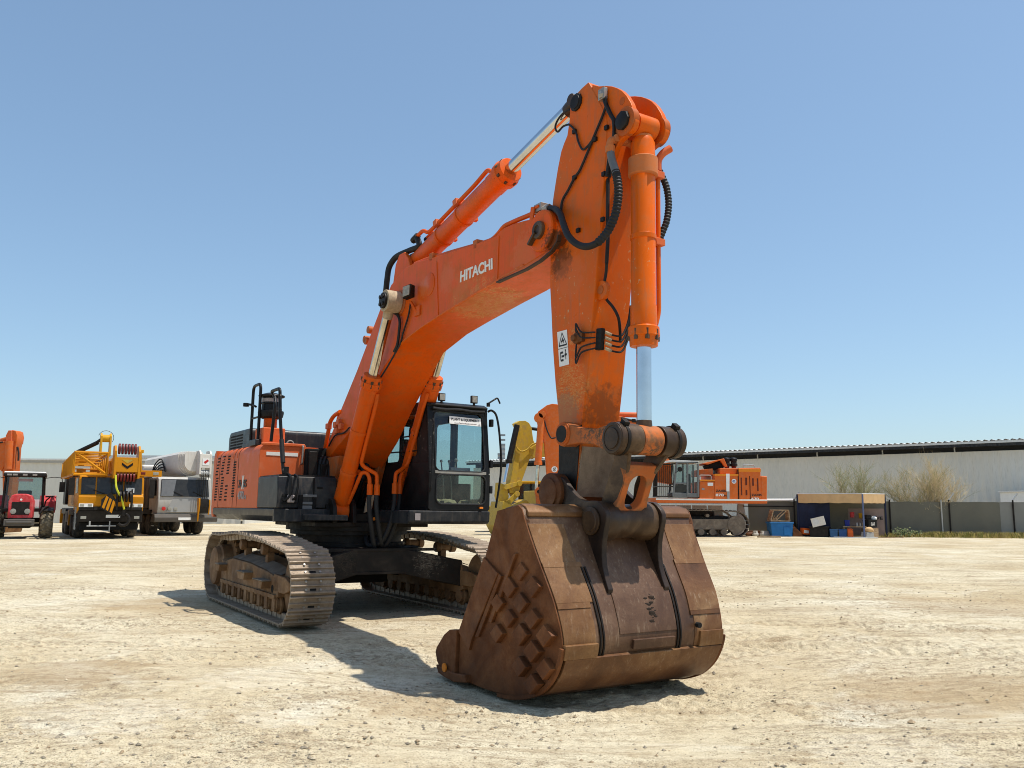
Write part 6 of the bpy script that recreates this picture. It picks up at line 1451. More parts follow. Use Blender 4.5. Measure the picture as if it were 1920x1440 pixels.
for sx in (-1, 1):
    MB().bar((sx*.86,1.85,1.2), (sx*.80,1.95,2.95), .09, .1).build('cab_pillar', M['dark_part'], tc, .01); MB().bar((sx*.86,3.3,1.5), (sx*.80,3.25,2.95), .1, .1).build('cab_pillar', M['dark_part'], tc, .01)
MB().box(-.86, .86, 1.82, 1.92, 1.25, 1.42).build('scuttle', M['dark_part'], tc, .01)
m = MB(); m.box(-.92, .92, 1.70, 3.4, 2.95, 3.12); m.mat(1); m.box(-.90, .90, 1.75, 3.35, 3.12, 3.2); cr = m.build('cab_roof', [M['dark_part'], M['white']], tc, .05)
for x in (-.66, -.42, .0, .42): MB().box(x-.1, x+.1, 1.69, 1.70, 3.0, 3.08).build('roof_lamp', M['lens'], cr, .01)
pane('windscreen', [(-.80,1.90,1.42),(.80,1.90,1.42),(.76,1.94,2.94),(-.76,1.94,2.94)], .01, M['glass'], tc)
for s in (-1, 1): pane('side_window', [(s*.84,1.95,1.45),(s*.84,3.2,1.6),(s*.79,3.2,2.94),(s*.79,1.98,2.94)], .01, M['glass'], tc)
pane('rear_window', [(-.78,3.27,1.6),(.78,3.27,1.6),(.76,3.25,2.94),(-.76,3.25,2.94)], .01, M['glass'], tc)
m = MB(); m.box(-.3, .3, 2.5, 3.0, 1.5, 1.62); m.box(-.3, .3, 2.95, 3.08, 1.55, 2.3); m.build('seat', M['seat'], tc, .04)
m = MB(); m.tube([(.22*math.cos(k*PI/8)-.05, 2.2+.08*math.sin(k*PI/8), 1.85+.2*math.sin(k*PI/8)) for k in range(16)], .022, 6, close=True); m.box(-.15, .05, 2.2, 2.3, 1.3, 1.8); m.build('steering_wheel', M['seat'], tc)
m = MB(); m.box(.30, .70, 1.885, 1.893, 1.50, 1.85); m.build('paper_sign', M['white'], tc); m = MB(); m.box(-.3, .35, 1.905, 1.915, 2.72, 2.86); m.build('header_label', M['grey_letter'], tc)
for s in (-1, 1):
    m = MB(); m.tube(bend([(s*.85,1.9,2.88),(s*1.25,1.75,2.95),(s*1.62,1.75,2.92),(s*1.65,1.75,2.62)], .08), .02, 6); m.box(s*1.65-.13, s*1.65+.13, 1.72, 1.80, 2.22, 2.72); m.build('wing_mirror', M['dark_part'], tc, .02)
m = MB(); m.tube(bend([(.9,1.75,1.2),(.98,1.7,1.8),(1.15,1.7,1.95)], .1), .035, 6); m.box(.95, 1.3, 1.6, 1.75, 1.95, 2.03); m.build('exhaust_stay', M['dark_part'], tc, .01)

# ---- truck cranes
def crane_base(e, L, cabw, axles, chmat, wr=.62):
    m = MB(); m.box(-1.2, 1.2, .9, L, .72, 1.28); m.box(-1.35, 1.35, 2.6, L, 1.28, 1.42); ch = m.build('chassis', M['dark_part'], e, .02)
    for y in axles:
        for s in (-1, 1): wheel(e, (s*1.18, y, wr), wr, .46, (1,0,0), M['tyre'])
    for y0, y1 in zip(axles[::2], axles[1::2]):
        for s in (-1, 1):
            m = MB(); m.box(s*1.3-.16, s*1.3+.16, y0-.75, y1+.75, 1.30, 1.36); m.box(s*1.44-.03, s*1.44+.03, y0-.75, y1+.75, 1.12, 1.36); m.build('mudguard', M['dark_part'], e, .01)
    for s in (-1, 1):
        for y in (axles[1]+1.2, L-.5):
            m = MB(); m.box(s*1.25-.2, s*1.25+.2, y-.16, y+.16, .55, 1.35); m.build('outrigger', chmat, e, .02)
    return ch
yc_ = empty('truck_crane', (-19.05, 41.1, 0), R(31), 'yellow truck crane with lattice jib folded on its side, second from the left', 'crane')
crane_base(yc_, 11.5, 2.9, (1.9, 3.6, 7.2, 8.8), M['crane_yellow'])
m = MB(); m.prism([(0,1.28),(-.12,1.5),(-.14,2.0),(.0,2.12),(.12,2.95),(.3,3.05),(2.3,3.05),(2.3,1.2),(.3,1.2)], 'x', -1.42, 1.42); cbn = m.build('carrier_cab', M['crane_yellow'], yc_, .04, 3)
for x0, x1 in ((-1.32,-.72), (-.66,.48), (.54,1.32)):
    pane('windscreen', [(x0,-.04,2.10),(x1,-.04,2.10),(x1,.075,2.90),(x0,.075,2.90)], -.03, M['glass_dark'], cbn)
for s in (-1, 1): pane('side_window', [(s*1.425,.35,2.15),(s*1.425,1.5,2.15),(s*1.425,1.5,2.88),(s*1.425,.42,2.88)], s*.012, M['glass_dark'], cbn)
m = MB(); m.box(-1.36, 1.36, -.18, -.10, 1.34, 1.52)
for k in range(3): m.box(-.75, 1.3, -.20, -.17, 1.36+k*.055, 1.385+k*.055)
m.build('grille', M['dark_part'], cbn, .01)
for s in (-1, 1):
    m = MB(); m.box(s*1.08-.3, s*1.08+.3, -.20, -.13, 1.50, 1.66); m.mat(1); m.box(s*1.08-.26, s*1.08-.08, -.21, -.195, 1.525, 1.635); m.box(s*1.08+.08, s*1.08+.25, -.21, -.195, 1.525, 1.635); m.build('headlight', [M['white'], M['lens']], cbn, .02)
m = MB(); m.prism([(-.10,.80),(-.16,1.34),(.5,1.34),(.9,1.0),(.9,.80)], 'x', -1.40, 1.40); m.build('bumper', M['dark_part'], yc_, .04)
m = MB(); m.box(-1.0, .25, -.3, -.24, .60, .65); m.box(-.05, .0, -.3, -.2, .35, .85); m.box(-.9, -.84, -.28, -.1, .6, .85); m.build('tow_bar', M['pipe_grey'], yc_, .01)
m = MB(); m.box(-1.25, 1.25, .2, .8, .42, .80); m.build('front_axle', M['cavity'], yc_, .05)
for x in (-.3, .9): MB().bar((x, -.075, 2.12), (x-.5, -.03, 2.30), .03, .03).build('wiper', M['dark_part'], cbn)
for x in (-1.15, 1.15): MB().box(x-.12, x+.12, -.165, -.155, .95, 1.08).build('fog_lamp', M['lens'], yc_, .02)
MB().box(-.2, .42, -.166, -.158, 1.0, 1.14).build('number_plate', M['white'], yc_)
m = MB()
for k in range(4): m.box(-1.47, -1.40, .45, .95, .5+.24*k, .54+.24*k)
m.box(-1.46, -1.42, .45, .49, .45, 1.5); m.box(-1.46, -1.42, .91, .95, .45, 1.5); m.build('step_ladder', M['pipe_grey'], yc_)
for y in (5.2, 6.0): MB().box(-1.46, -1.2, y, y+.7, .7, 1.28).build('side_locker', M['taupe'], yc_, .02)
for s in (-1, 1):
    m = MB(); m.tube(bend([(s*1.4,.2,2.9),(s*1.72,-.25,2.92),(s*1.74,-.25,2.5)], .06), .025, 6); m.box(s*1.74-.12, s*1.74+.12, -.3, -.2, 2.05, 2.85); m.build('wing_mirror', M['dark_part'], yc_, .02)
m = MB(); m.box(-1.35, -.55, 3.4, 5.0, 1.6, 3.15); sc2 = m.build('crane_cab', M['crane_yellow'], yc_, .05)
pane('cab_window', [(-1.28,3.385,2.2),(-.62,3.385,2.2),(-.62,3.385,3.05),(-1.28,3.385,3.05)], -.012, M['glass_dark'], sc2); pane('cab_window', [(-1.36,3.5,2.2),(-1.36,4.8,2.2),(-1.36,4.8,3.05),(-1.36,3.5,3.05)], -.012, M['glass_dark'], sc2)
m = MB(); m.box(-1.2, 1.2, 4.8, 9.5, 1.5, 2.9); m.build('turntable', M['crane_yellow'], yc_, .05); m = MB(); m.box(-1.35, 1.35, 9.6, 11.2, 1.6, 3.2); m.build('counterweight', M['dark_part'], yc_, .06)
m = MB()
for k, (r_, y0) in enumerate(((.42, .0), (.46, .35), (.50, .7), (.54, 1.05), (.58, 1.4))):
    m.prism([(.55-r_,3.1),(.55-r_,3.75),(.55-r_*.8,3.75+r_*.25),(.55+r_*.8,3.75+r_*.25),(.55+r_,3.75),(.55+r_,3.1),(.55+r_*.6,3.1-r_*.3),(.55-r_*.6,3.1-r_*.3)], 'y', y0, 9.5)
m.build('telescopic_boom', M['crane_yellow'], yc_, .01)
m = MB()
for x in (.0, 1.05): m.prism([(-.62,2.85),(-.62,4.15),(-.35,4.42),(.2,4.42),(.3,3.1),(.1,2.85)], 'x', x-.05, x+.05)
m.box(.0, 1.05, -.60, -.52, 3.15, 3.85); m.box(.0, 1.05, -.5, .2, 3.05, 3.15); bh_ = m.build('boom_head', M['crane_yellow'], yc_, .02)
m = MB(); m.prism([(-.24,.08),(0,-.10),(.24,.08),(.24,-.04),(0,-.22),(-.24,-.04)], 'y', -.005, .005); m.xform(Matrix.Translation((.53,-.605,3.52))); m.build('chevron', M['cavity'], bh_); m = MB(); m.prism([(-.26,.14),(0,-.04),(.26,.14)], 'y', -.003, .003); m.xform(Matrix.Translation((.53,-.605,3.60))); m.build('chevron', M['yellow_dull'], bh_)
for z in (4.25, 2.92):
    for k in range(6): MB().cyl((.12+k*.14,-.42,z), (.20+k*.14,-.42,z), .26 if z > 4 else .22, n=18).build('sheave', M['red_dark'], bh_)
# lattice jib folded along the left side of the boom
m = MB(); J = [(-1.75,.5), (-.45,.5)]; Z0, Z1, Yj0, Yj1 = 3.02, 4.05, -.25, 7.5
for x in (-1.7, -.3):
    for z in (Z0, Z1): m.tube([(x, Yj0, z), (x, Yj1, z if z == Z0 else Z1-.25)], .055, 6)
for k in range(10):
    y = Yj0+k*.85
    for x in (-1.7, -.3): m.tube([(x, y, Z0), (x, y+.42, Z1-.03*k), (x, y+.85, Z0)], .03, 5)
    for z in (Z0, Z1-.03*k): m.tube([(-1.7, y, z), (-.3, y+.42, z), (-1.7, y+.85, z)], .03, 5)
m.tube([(-1.7,Yj0,Z0), (-1.7,Yj0,Z1), (-.3,Yj0,Z1), (-.3,Yj0,Z0)], .07, 6, close=True); m.tube([(-1.7,Yj0,Z1), (-.3,Yj0,Z0)], .06, 6)
for k in range(20): m.tube([(-1.72, .3+k*.33, Z0), (-1.72, .3+k*.33, Z1-.012*k)], .035, 5)
for k in range(5): m.tube([(-1.6, .9, Z0+.12+k*.16), (-.4, .9, Z0+.12+k*.16)], .03, 5)
m.box(-1.5, -1.1, 1.0, 1.1, Z0+.02, Z0+.3); m.box(-.9, -.5, 1.0, 1.1, Z0+.02, Z0+.3)
m.build('lattice_jib', M['crane_yellow'], yc_)
m = MB()
for x in (-.62, -.22): m.prism([(-.2,3.9),(-.2,4.85),(.0,5.0),(.25,4.9),(.3,3.9)], 'x', x-.04, x+.04)
m.cyl((-.6,.02,4.75), (-.24,.02,4.75), .18); m.box(-.6, -.24, -.15, .2, 3.95, 4.1); m.build('jib_head', M['yellow'], yc_, .01)
m = MB(); m.cyl((-.75,.3,4.55), (-1.5,1.2,4.12), .10); m.cyl((-.6,.1,4.72), (-.85,.42,4.5), .07); m.build('jib_cylinder', M['dark_part'], yc_)
m = MB(); m.tube([(-.42+.34*math.cos(a*PI/10), .0, 4.78+.34*math.sin(a*PI/10)) for a in range(-2, 10)], .012, 5); m.build('loose_wire', M['dark_part'], yc_)
m = MB()
for x in (.35, .5, .65): m.tube([(x,-.55,2.9), (x*.6+.2,-.6,2.35)], .012, 5)
m.build('hoist_rope', M['dark_part'], yc_)
hk = MB()
for x in (.18, .82): hk.prism([(-.72,2.05),(-.8,1.75),(-.72,1.35),(-.62,1.35),(-.52,1.75),(-.62,2.35)], 'x', x-.04, x+.04)
for k in range(4): hk.cyl((.25+k*.15,-.65,2.0), (.33+k*.15,-.65,2.0), .27, n=18)
hk.tube([(.5+.25*math.sin(a), -.66, .92-.28*math.cos(a)) for a in [PI*k/8-.9 for k in range(14)]], [.07]*10+[.05,.04,.03,.02], 8); hk.cyl((.5,-.66,1.4), (.5,-.66,1.1), .08)
hkb = hk.build('hook_block', M['dark_part'], yc_, .01)
m = MB(); m.prism([(-.5,1.85),(-.12,2.2),(.16,1.8),(-.1,1.2),(-.5,1.45)], 'y', -.76, -.70); m.mat(1)
for k in range(3): m.prism([(-.46+k*.17,1.5-.1*k),(-.36+k*.17,1.42-.1*k),(-.2+k*.15,1.95-.1*k),(-.3+k*.15,2.03-.1*k)], 'y', -.765, -.759)
m.build('hazard_plate', [M['dark_part'], M['crane_yellow']], yc_)
m = MB(); m.tube(curve([(.05,-.62,3.0),(.1,-.80,2.4),(.35,-.82,1.9),(.5,-.78,1.4)]), .045, 6); m.build('lifting_strap', plain('lime_strap', (.5,.5,.03), .7), yc_)
m = MB(); m.box(1.0, 2.2, .1, .35, 2.98, 3.28); m.mat(1); m.box(1.25, 1.45, .09, .11, 3.07, 3.19); m.mat(2); m.box(1.8, 2.05, .09, .11, 3.06, 3.2); m.build('light_bar', [M['crane_yellow'], M['red_dark'], M['lens']], yc_, .02)
m = MB(); m.bar((1.1,-.45,4.2), (1.2,-.2,3.2), .08, .08); m.box(1.02, 1.25, -.4, .4, 4.1, 4.25); m.build('rope_guide', M['yellow'], yc_, .01)
m = MB(); m.box(.62, .98, -.06, -.045, 2.18, 2.42); m.build('paper_sign', M['white'], cbn)

wc = empty('truck_crane', (-17.5, 46.2, 0), R(34), 'white truck crane with grey cab front parked beside the main excavator', 'crane')
crane_base(wc, 12.5, 2.75, (1.9, 3.5, 7.2, 8.8, 10.4), M['crane_white'])
m = MB(); m.prism([(.05,1.12),(-.10,1.5),(-.10,2.02),(.10,3.0),(.25,3.1),(2.1,3.1),(2.1,1.12)], 'x', -1.36, 1.36); cbn = m.build('carrier_cab', M['cab_grey'], wc, .05, 3)
pane('windscreen', [(-1.24,-.135,2.06),(1.24,-.135,2.06),(1.2,.055,2.98),(-1.2,.055,2.98)], -.03, M['glass_dark'], cbn); pane('reflection_pane', [(-1.22,-.148,2.08),(-.62,-.148,2.08),(-.46,.035,2.95),(-1.18,.035,2.95)], -.006, M['trim_grey'], cbn)  # grey pane on the left stands in for a reflection on the glass
pane('front_panel', [(-.9,-.105,1.24),(1.1,-.105,1.24),(1.2,-.105,2.0),(-.6,-.105,2.0)], -.015, M['crane_grey'], cbn)
for x, mt in ((-1.05,'red_lens'), (-.75,'lens'), (-.45,'lens')): MB().lathe((x,-.10,1.42), (x,-.2,1.42), [(0,.10),(.03,.10),(.035,.07)], 16).build('headlight', M[mt], cbn)
for s in (-1, 1): pane('side_window', [(s*1.365,.3,2.1),(s*1.365,1.5,2.1),(s*1.365,1.5,2.95),(s*1.365,.38,2.95)], s*.012, M['glass_dark'], cbn)
m = MB(); m.prism([(-.16,.72),(-.2,.95),(-.1,1.14),(.4,1.14),(.9,.72)], 'x', -1.5, 1.75); m.build('bumper', M['taupe'], wc, .04)
m = MB(); m.box(-1.5, -1.38, .6, .9, 2.1, 2.9); m.tube([(-1.4,.5,2.95), (-1.62,.2,2.9), (-1.62,.2,2.4)], .03, 6); m.box(-1.74, -1.52, .15, .25, 1.95, 2.7); m.build('wing_mirror', M['dark_part'], wc, .02)
m = MB(); m.box(-1.42, -1.0, 2.2, 4.9, 1.42, 3.15); tcb = m.build('tool_cabinet', M['taupe'], wc, .03)
for y in (2.9, 3.8): MB().box(-1.43, -1.415, y, y+.02, 1.5, 3.1).build('door_seam', M['cavity'], tcb)
m = MB()
for k in range(5): m.tube(curve([(-.9+.05*k, 4.4, 3.1), (-.75+.05*k, 4.2, 3.9-.1*k), (-.45+.04*k, 4.0, 4.2-.15*k), (-.3, 3.6, 3.5)]), .035, 6)
m.build('hydraulic_hose', M['rubber'], wc)
for x in (-.1, .9): MB().bar((x, -.155, 2.08), (x-.5, -.10, 2.32), .03, .03).build('wiper', M['dark_part'], cbn)
MB().box(-.3, .35, -.215, -.2, .82, .96).build('number_plate', M['white'], wc)
m = MB()
for k in range(4): m.box(-1.42, -1.36, .5, .95, .5+.22*k, .54+.22*k)
m.build('step_ladder', M['pipe_grey'], wc)
m = MB(); m.box(-1.3, -.4, 4.8, 6.6, 1.6, 3.9); sc2 = m.build('crane_cab', M['crane_white'], wc, .12, 3); pane('cab_window', [(-1.2,4.78,2.9),(-.5,4.78,2.9),(-.5,4.78,3.7),(-1.2,4.78,3.7)], -.012, M['crane_grey'], sc2)
m = MB(); m.box(-1.3, 1.3, 6.4, 11, 1.5, 3.2); m.build('turntable', M['crane_white'], wc, .06); m = MB(); m.box(-1.35, 1.35, 11.1, 12.4, 1.6, 3.6); m.build('counterweight', M['crane_white'], wc, .06)
m = MB()
for k, (r_, y0) in enumerate(((.48,.2), (.53,.32), (.58,.44), (.63,.56), (.70,.75))):
    A = [(.42+r_*math.cos(a), 3.88+r_*math.sin(a)-.0) for a in [PI+PI*q/10 for q in range(11)]]+[(.42+r_, 4.35), (.42+r_*.8, 4.5), (.42-r_*.8, 4.5), (.42-r_, 4.35)]
    m.prism(A, 'y', y0, 9.5)
m.build('telescopic_boom', M['crane_white'], wc, .01, smooth=30)
m = MB()
for x in (.62, 1.16): m.prism([(-.45,3.25),(-.45,4.35),(-.2,4.55),(.5,4.55),(.5,3.25)], 'x', x-.05, x+.05)
m.box(.62, 1.16, -.44, -.36, 3.6, 4.35); m.box(.62, 1.16, -.4, .5, 3.3, 3.4); bh_ = m.build('boom_head', M['crane_white'], wc, .02)
m = MB(); m.box(.72, 1.06, -.455, -.442, 3.75, 4.1); m.mat(1); m.prism([(-.1,0),(.1,.14),(.17,.06),(-.02,-.1)], 'y', -.006, .006); m.v[8:] = [(x+.88, y-.456, z+3.92) for x, y, z in m.v[8:]]; m.build('hazard_plate', [M['white'], M['red_lens']], bh_)
for k in range(4): MB().cyl((.68+k*.13,-.25,3.3), (.76+k*.13,-.25,3.3), .2, n=16).build('sheave', M['crane_grey'], bh_)
m = MB()
for k in range(4): m.tube([(.70+k*.13,-.42,3.3), (.74+k*.09,-.45,1.95)], .02, 5)
m.build('hoist_rope', M['dark_part'], wc)
hk = MB(); hk.prism([(-.6,1.95),(-.66,1.6),(-.56,1.2),(-.3,1.2),(-.24,1.6),(-.3,1.95)], 'x', .68, 1.12); hk.mat(1); hk.prism([(-.63,1.98),(-.68,1.65),(-.45,.75),(-.24,1.65),(-.28,1.98)], 'x', .60, .67); hk.prism([(-.63,1.9),(-.68,1.62),(-.5,1.1),(-.24,1.6),(-.3,1.9)], 'x', 1.13, 1.2); hk.mat(0); hk.cyl((.74,-.45,1.55), (1.06,-.45,1.55), .2); hk.build('hook_block', [M['dark_part'], M['crane_yellow']], wc, .01)

# ---- background excavators, built in their own plane: x right, y depth, z up
def far_rod(p0, p1, r, mt, parent, name, n=12):
    return MB().cyl(p0, p1, r, n=n).build(name, mt, parent)
def crawler(e, x0, x1, yc_list, h, w, mt_frame, loc):
    for yc in yc_list:
        r = h/2; path = [(x0+r+(x1-x0-2*r)*k/12, 0) for k in range(13)]+[(x1-r+r*math.sin(a), r-r*math.cos(a)) for a in [PI*k/10 for k in range(1, 10)]]+[(x1-r-(x1-x0-2*r)*k/12, h+.06*math.sin(PI*k/12)) for k in range(13)]+[(x0+r-r*math.sin(a), r+r*math.cos(a)) for a in [PI*k/10 for k in range(1, 10)]]
        P_ = [V(a, yc, b+.03) for a, b in path]; m = MB(); n = len(P_); A = [q+V(0,-w/2,0) for q in P_]; B = [q+V(0,w/2,0) for q in P_]
        cen = V((x0+x1)/2, yc, h/2); A2 = [cen+(q-cen)*1.0 for q in A]
        Lc = [0]
        for a, b in zip(P_, P_[1:]+P_[:1]): Lc.append(Lc[-1]+(b-a).length)
        ns = int(Lc[-1]/.22)
        for k in range(ns):
            t = Lc[-1]*k/ns; j = max(i for i in range(n) if Lc[i] <= t); a, b = P_[j], P_[(j+1) % n]; c = a.lerp(b, (t-Lc[j])/max(1e-6, Lc[j+1]-Lc[j])); tg = (b-a).normalized(); ou = V(tg.z, 0, -tg.x)
            m.obox(c, tg*.100, V(0,w/2,0), ou*.022); m.obox(c+ou*.04-tg*.06, tg*.012, V(0,w/2,0), ou*.025)
        tr = m.build('track_belt', M['track_dust'], e)
        m = MB(); m.prism([(x0+r*1.0,h*.30),(x1-r*1.0,h*.30),(x1-r*1.1,h*.72),(x0+r*1.1,h*.72)], 'y', yc-w*.32, yc+w*.32); m.build('track_frame', mt_frame, tr, .02)
        for k in range(8): MB().cyl((x0+r*1.1+(x1-x0-2.2*r)*k/7, yc-w*.4, h*.2), (x0+r*1.1+(x1-x0-2.2*r)*k/7, yc+w*.4, h*.2), h*.13, n=12).build('track_roller', mt_frame, tr)
        for xx in (x0+r, x1-r): MB().lathe((xx, yc-w*.44, h/2), (xx, yc+w, h/2), [(0,r*.4),(.02,r*.72),(w*.8,r*.72),(w*.86,r*.4)], 20).build('end_wheel', mt_frame, tr)
        for k in range(2): MB().cyl((x0+(x1-x0)*(.38+.24*k), yc-w*.3, h*.86), (x0+(x1-x0)*(.38+.24*k), yc+w*.3, h*.86), h*.07, n=10).build('carrier_roller', mt_frame, tr)

EY = 48.0
fe = empty('excavator', (9.5, EY, 0), 0, 'bright orange excavator with barred cab guard parked before the right warehouse', 'excavator')
def L(pts): return [(x-9.5, z) for x, z in pts]
def fprism(pts, y0, y1, name, mt, par=None, bev=.02):
    return MB().prism(L(pts), 'y', y0, y1).build(name, mt, par or fe, bev)
crawler(fe, L([(7.271, 0.014)])[0][0], L([(13.271, -0.017)])[0][0], (.6, 4.0), 1.38, .65, M['track_dust'], None)
m = MB(); (a0, _), (a1, _2) = L([(9.287, -0.009), (12.297, -0.025)]); m.box(a0, a1, .9, 3.7, .55, 1.15); m.lathe(((a0+a1)/2, 2.3, 1.15), ((a0+a1)/2, 2.3, 2), [(0,1.0),(.35,1.0)], 32); m.build('car_body', M['belly'], fe, .03)
fprism([(8.15, 1.87), (14.228, 1.867), (14.24, 2.102), (8.04, 2.164)], 0, 3.6, 'swing_deck', M['orange_far']); fprism([(8.038, 2.12), (14.209, 2.088), (14.205, 1.999), (8.036, 2.032)], -.06, -.003, 'walkway_edge', M['white_letter'], None, .004)
b1 = fprism([(10.472, 2.122), (11.303, 2.118), (11.339, 3.062), (10.506, 3.066)], .02, 3.5, 'fuel_tank', M['orange_far'])
b2 = fprism([(11.303, 2.118), (12.608, 2.111), (12.666, 3.469), (11.356, 3.476)], .0, 3.5, 'engine_housing', M['orange_far'])
b3 = fprism([(12.608, 2.111), (13.884, 2.104), (13.935, 3.849), (12.682, 3.826)], .0, 3.55, 'rear_housing', M['orange_far'], None, .05)
cwf = fprism([(13.88, 2.016), (14.235, 2.014), (14.3, 3.372), (13.944, 3.403)], .05, 3.5, 'counterweight', M['orange_far'], None, .05)
M['stripe'] = plain('amber_stripe', (.70,.22,.008), .4)
fprism([(10.51, 3.17), (11.343, 3.165), (11.34, 3.077), (10.507, 3.081)], -.02, .4, 'top_trim', M['stripe'], b1, .004); fprism([(11.356, 3.491), (12.667, 3.484), (12.662, 3.381), (11.352, 3.387)], -.02, .4, 'top_trim', M['stripe'], b2, .004); fprism([(12.695, 3.781), (13.932, 3.774), (13.924, 3.611), (12.688, 3.618)], -.02, .05, 'top_trim', M['stripe'], b3, .004)
fprism([(11.982, 3.503), (12.176, 3.502), (12.136, 2.526), (11.972, 2.527)], -.03, -.003, 'white_strip', M['white'], b2, .003); fprism([(12.002, 2.526), (12.15, 2.526), (12.133, 2.113), (12.015, 2.114)], -.025, -.003, 'grey_strip', M['crane_grey'], b2, .003)
for q in ([(12.793, 3.291), (12.854, 2.316)], [(13.046, 3.29), (13.146, 2.875)], [(13.045, 2.609), (13.136, 2.314)], [(13.431, 3.258), (13.517, 2.843)], [(13.699, 3.256), (13.771, 2.547)]):
    (x0, z0), (x1, z1) = L(q); MB().box(x0, x1, -.012, .05, z1, z0).build('louvre_slot', plain('dark_red_louvre', (.10,.016,.006), .6), b3)
for q in ([(13.318, 3.377), (13.278, 2.107)], [(12.684, 3.737), (12.632, 2.111)]):
    (x0, z0), (x1, z1) = L(q); MB().box(x0, x1, -.008, .05, z1, z0).build('door_seam', M['cavity'], b3)
def far_txt(q, txt, mt, par, bold=.03):
    (x0, z0), (x1, z1) = L(q); return fit_text(txt, lambda u, v, d: V(x0+(x1-x0)*(u+.5), -.01-d, z0+(z1-z0)*(v+.5)), M[mt], par, 'lettering', bold)
far_txt([(11.376, 2.486), (11.946, 2.615)], 'ZAXIS', 'black_letter', b2); far_txt([(11.367, 2.25), (11.818, 2.395)], '870', 'white_letter', b2); far_txt([(11.841, 2.233), (11.964, 2.335)], 'H', 'black_letter', b2)
far_txt([(13.357, 2.269), (13.927, 2.398)], 'ZAXIS', 'black_letter', b3); far_txt([(13.347, 2.048), (13.769, 2.193)], '670', 'white_letter', b3)
(cx, cz), = L([(12.412, 3.086)]); MB().lathe((cx,-.012,cz), (cx,-.05,cz), [(0,.13),(.008,.13)], 20).build('number_disc', M['white'], b2); fit_text('02', lambda u, v, d: V(cx+u*.17, -.022-d, cz+v*.13), plain('blue_letter', (.03,.07,.3), .5), b2, 'lettering', .03)
(x0, z0), (x1, z1) = L([(10.944, 2.827), (11.248, 3.003)]); MB().box(x0, x1, .005, .02, z0, z1).build('notice_plate', M['white'], b1); (x0, z0), (x1, z1) = L([(10.608, 2.593), (10.761, 2.71)]); MB().box(x0, x1, .005, .02, z0, z1).build('notice_plate', M['grey_letter'], b1)
fprism([(10.813, 4.103), (12.049, 4.395), (12.238, 3.917), (12.088, 3.888), (11.835, 4.277), (11.139, 4.042)], .6, 2.6, 'open_hood', M['orange_far'], None, .03); fprism([(11.199, 4.042), (11.863, 4.247), (12.085, 3.829), (11.309, 3.803)], .8, 2.4, 'engine_bay', M['cavity'])
fprism([(11.727, 3.831), (12.682, 3.826), (12.668, 3.499), (11.714, 3.504)], .3, 3.2, 'upper_housing', M['orange_far'], None, .03); fprism([(10.591, 3.748), (11.368, 3.803), (11.354, 3.447), (10.578, 3.392)], .5, 2.6, 'pump_cover', M['orange_dull'])
for px_ in ([(12.442, 3.797), (12.472, 4.512)], [(12.844, 3.795), (12.877, 4.54)]):
    (xa, za), (xb, zb_) = L(px_); m = MB(); m.lathe((xa,1.6,za-.1), (xa,1.6,9), [(0,.13),(.28,.13)], 16); o = m.build('intake_pipe', M['red_dark'], fe); h_ = zb_-za
    m = MB(); m.lathe((xa,1.6,za+.18), (xa,1.6,9), [(0,.16),(.03,.21),(.16,.21),(.18,.17),(.30,.17),(.32,.20),(.46,.20),(.50,.16),(.54,.0)], 20); m.build('pre_cleaner', M['black'], o)
m = MB(); m.tube(bend([(x-9.5, .2, z) for x, z in [(13.008, 3.794), (13.019, 4.032), (13.644, 3.999), (13.634, 3.791)]], .1), .03, 6); m.build('handrail', M['galv'], fe); m = MB(); m.tube(bend([(x-9.5, .1, z) for x, z in [(10.505, 3.037), (10.519, 3.422), (11.175, 3.418), (11.162, 3.092)]], .1), .025, 6); m.build('handrail', M['galv'], fe)
# cab
cbp = [(8.931, 2.189), (10.415, 2.181), (10.455, 4.105), (9.294, 4.201), (9.138, 3.993)]; cbf = MB(); xs = L(cbp)
m = MB(); m.prism([xs[0],xs[1],(xs[1][0],xs[1][1]+.25),(xs[0][0],xs[0][1]+.25)], 'y', -.05, 1.3); fcab = m.build('cab', M['cab_dark'], fe, .03)
for a, b, wd_ in ([(8.991, 2.218), (9.231, 4.112)]+[.14], [(9.792, 2.214), (9.828, 4.109)]+[.10], [(10.386, 2.211), (10.423, 4.046)]+[.12], [(9.171, 4.112), (10.456, 4.135)]+[.14], [(9.074, 2.955), (9.758, 2.952)]+[.05]):
    for y in (-.03, 1.25): m = MB().bar((a[0]-9.5, y, a[1]), (b[0]-9.5, y, b[1]), .10, wd_, (0,1,0)).build('cab_pillar', M['cab_dark'], fcab, .02)
m = MB(); m.prism(L([(8.216, 4.117), (8.997, 4.262), (10.458, 4.195), (10.455, 4.105), (8.993, 4.143), (8.243, 4.028)]), 'y', -.1, 1.4); m.build('cab_roof', M['roof_sheet'], fcab, .01)
pane('side_window', [(x-9.5, .0, z) for x, z in [(9.103, 2.926), (9.787, 2.922), (9.795, 4.019), (9.258, 4.022)]], .01, M['glass'], fcab); pane('side_window', [(x-9.5, .0, z) for x, z in [(9.86, 2.449), (10.367, 2.506), (10.392, 4.016), (9.885, 4.019)]], .01, M['glass'], fcab); pane('side_window', [(x-9.5, .0, z) for x, z in [(8.993, 2.277), (9.773, 2.509), (9.785, 2.863), (9.042, 2.867)]], .01, M['glass_dark'], fcab)
pane('far_window', [(x-9.5, 1.24, z) for x, z in [(9.103, 2.926), (10.382, 2.919), (10.392, 4.016), (9.258, 4.022)]], .01, M['glass'], fcab)
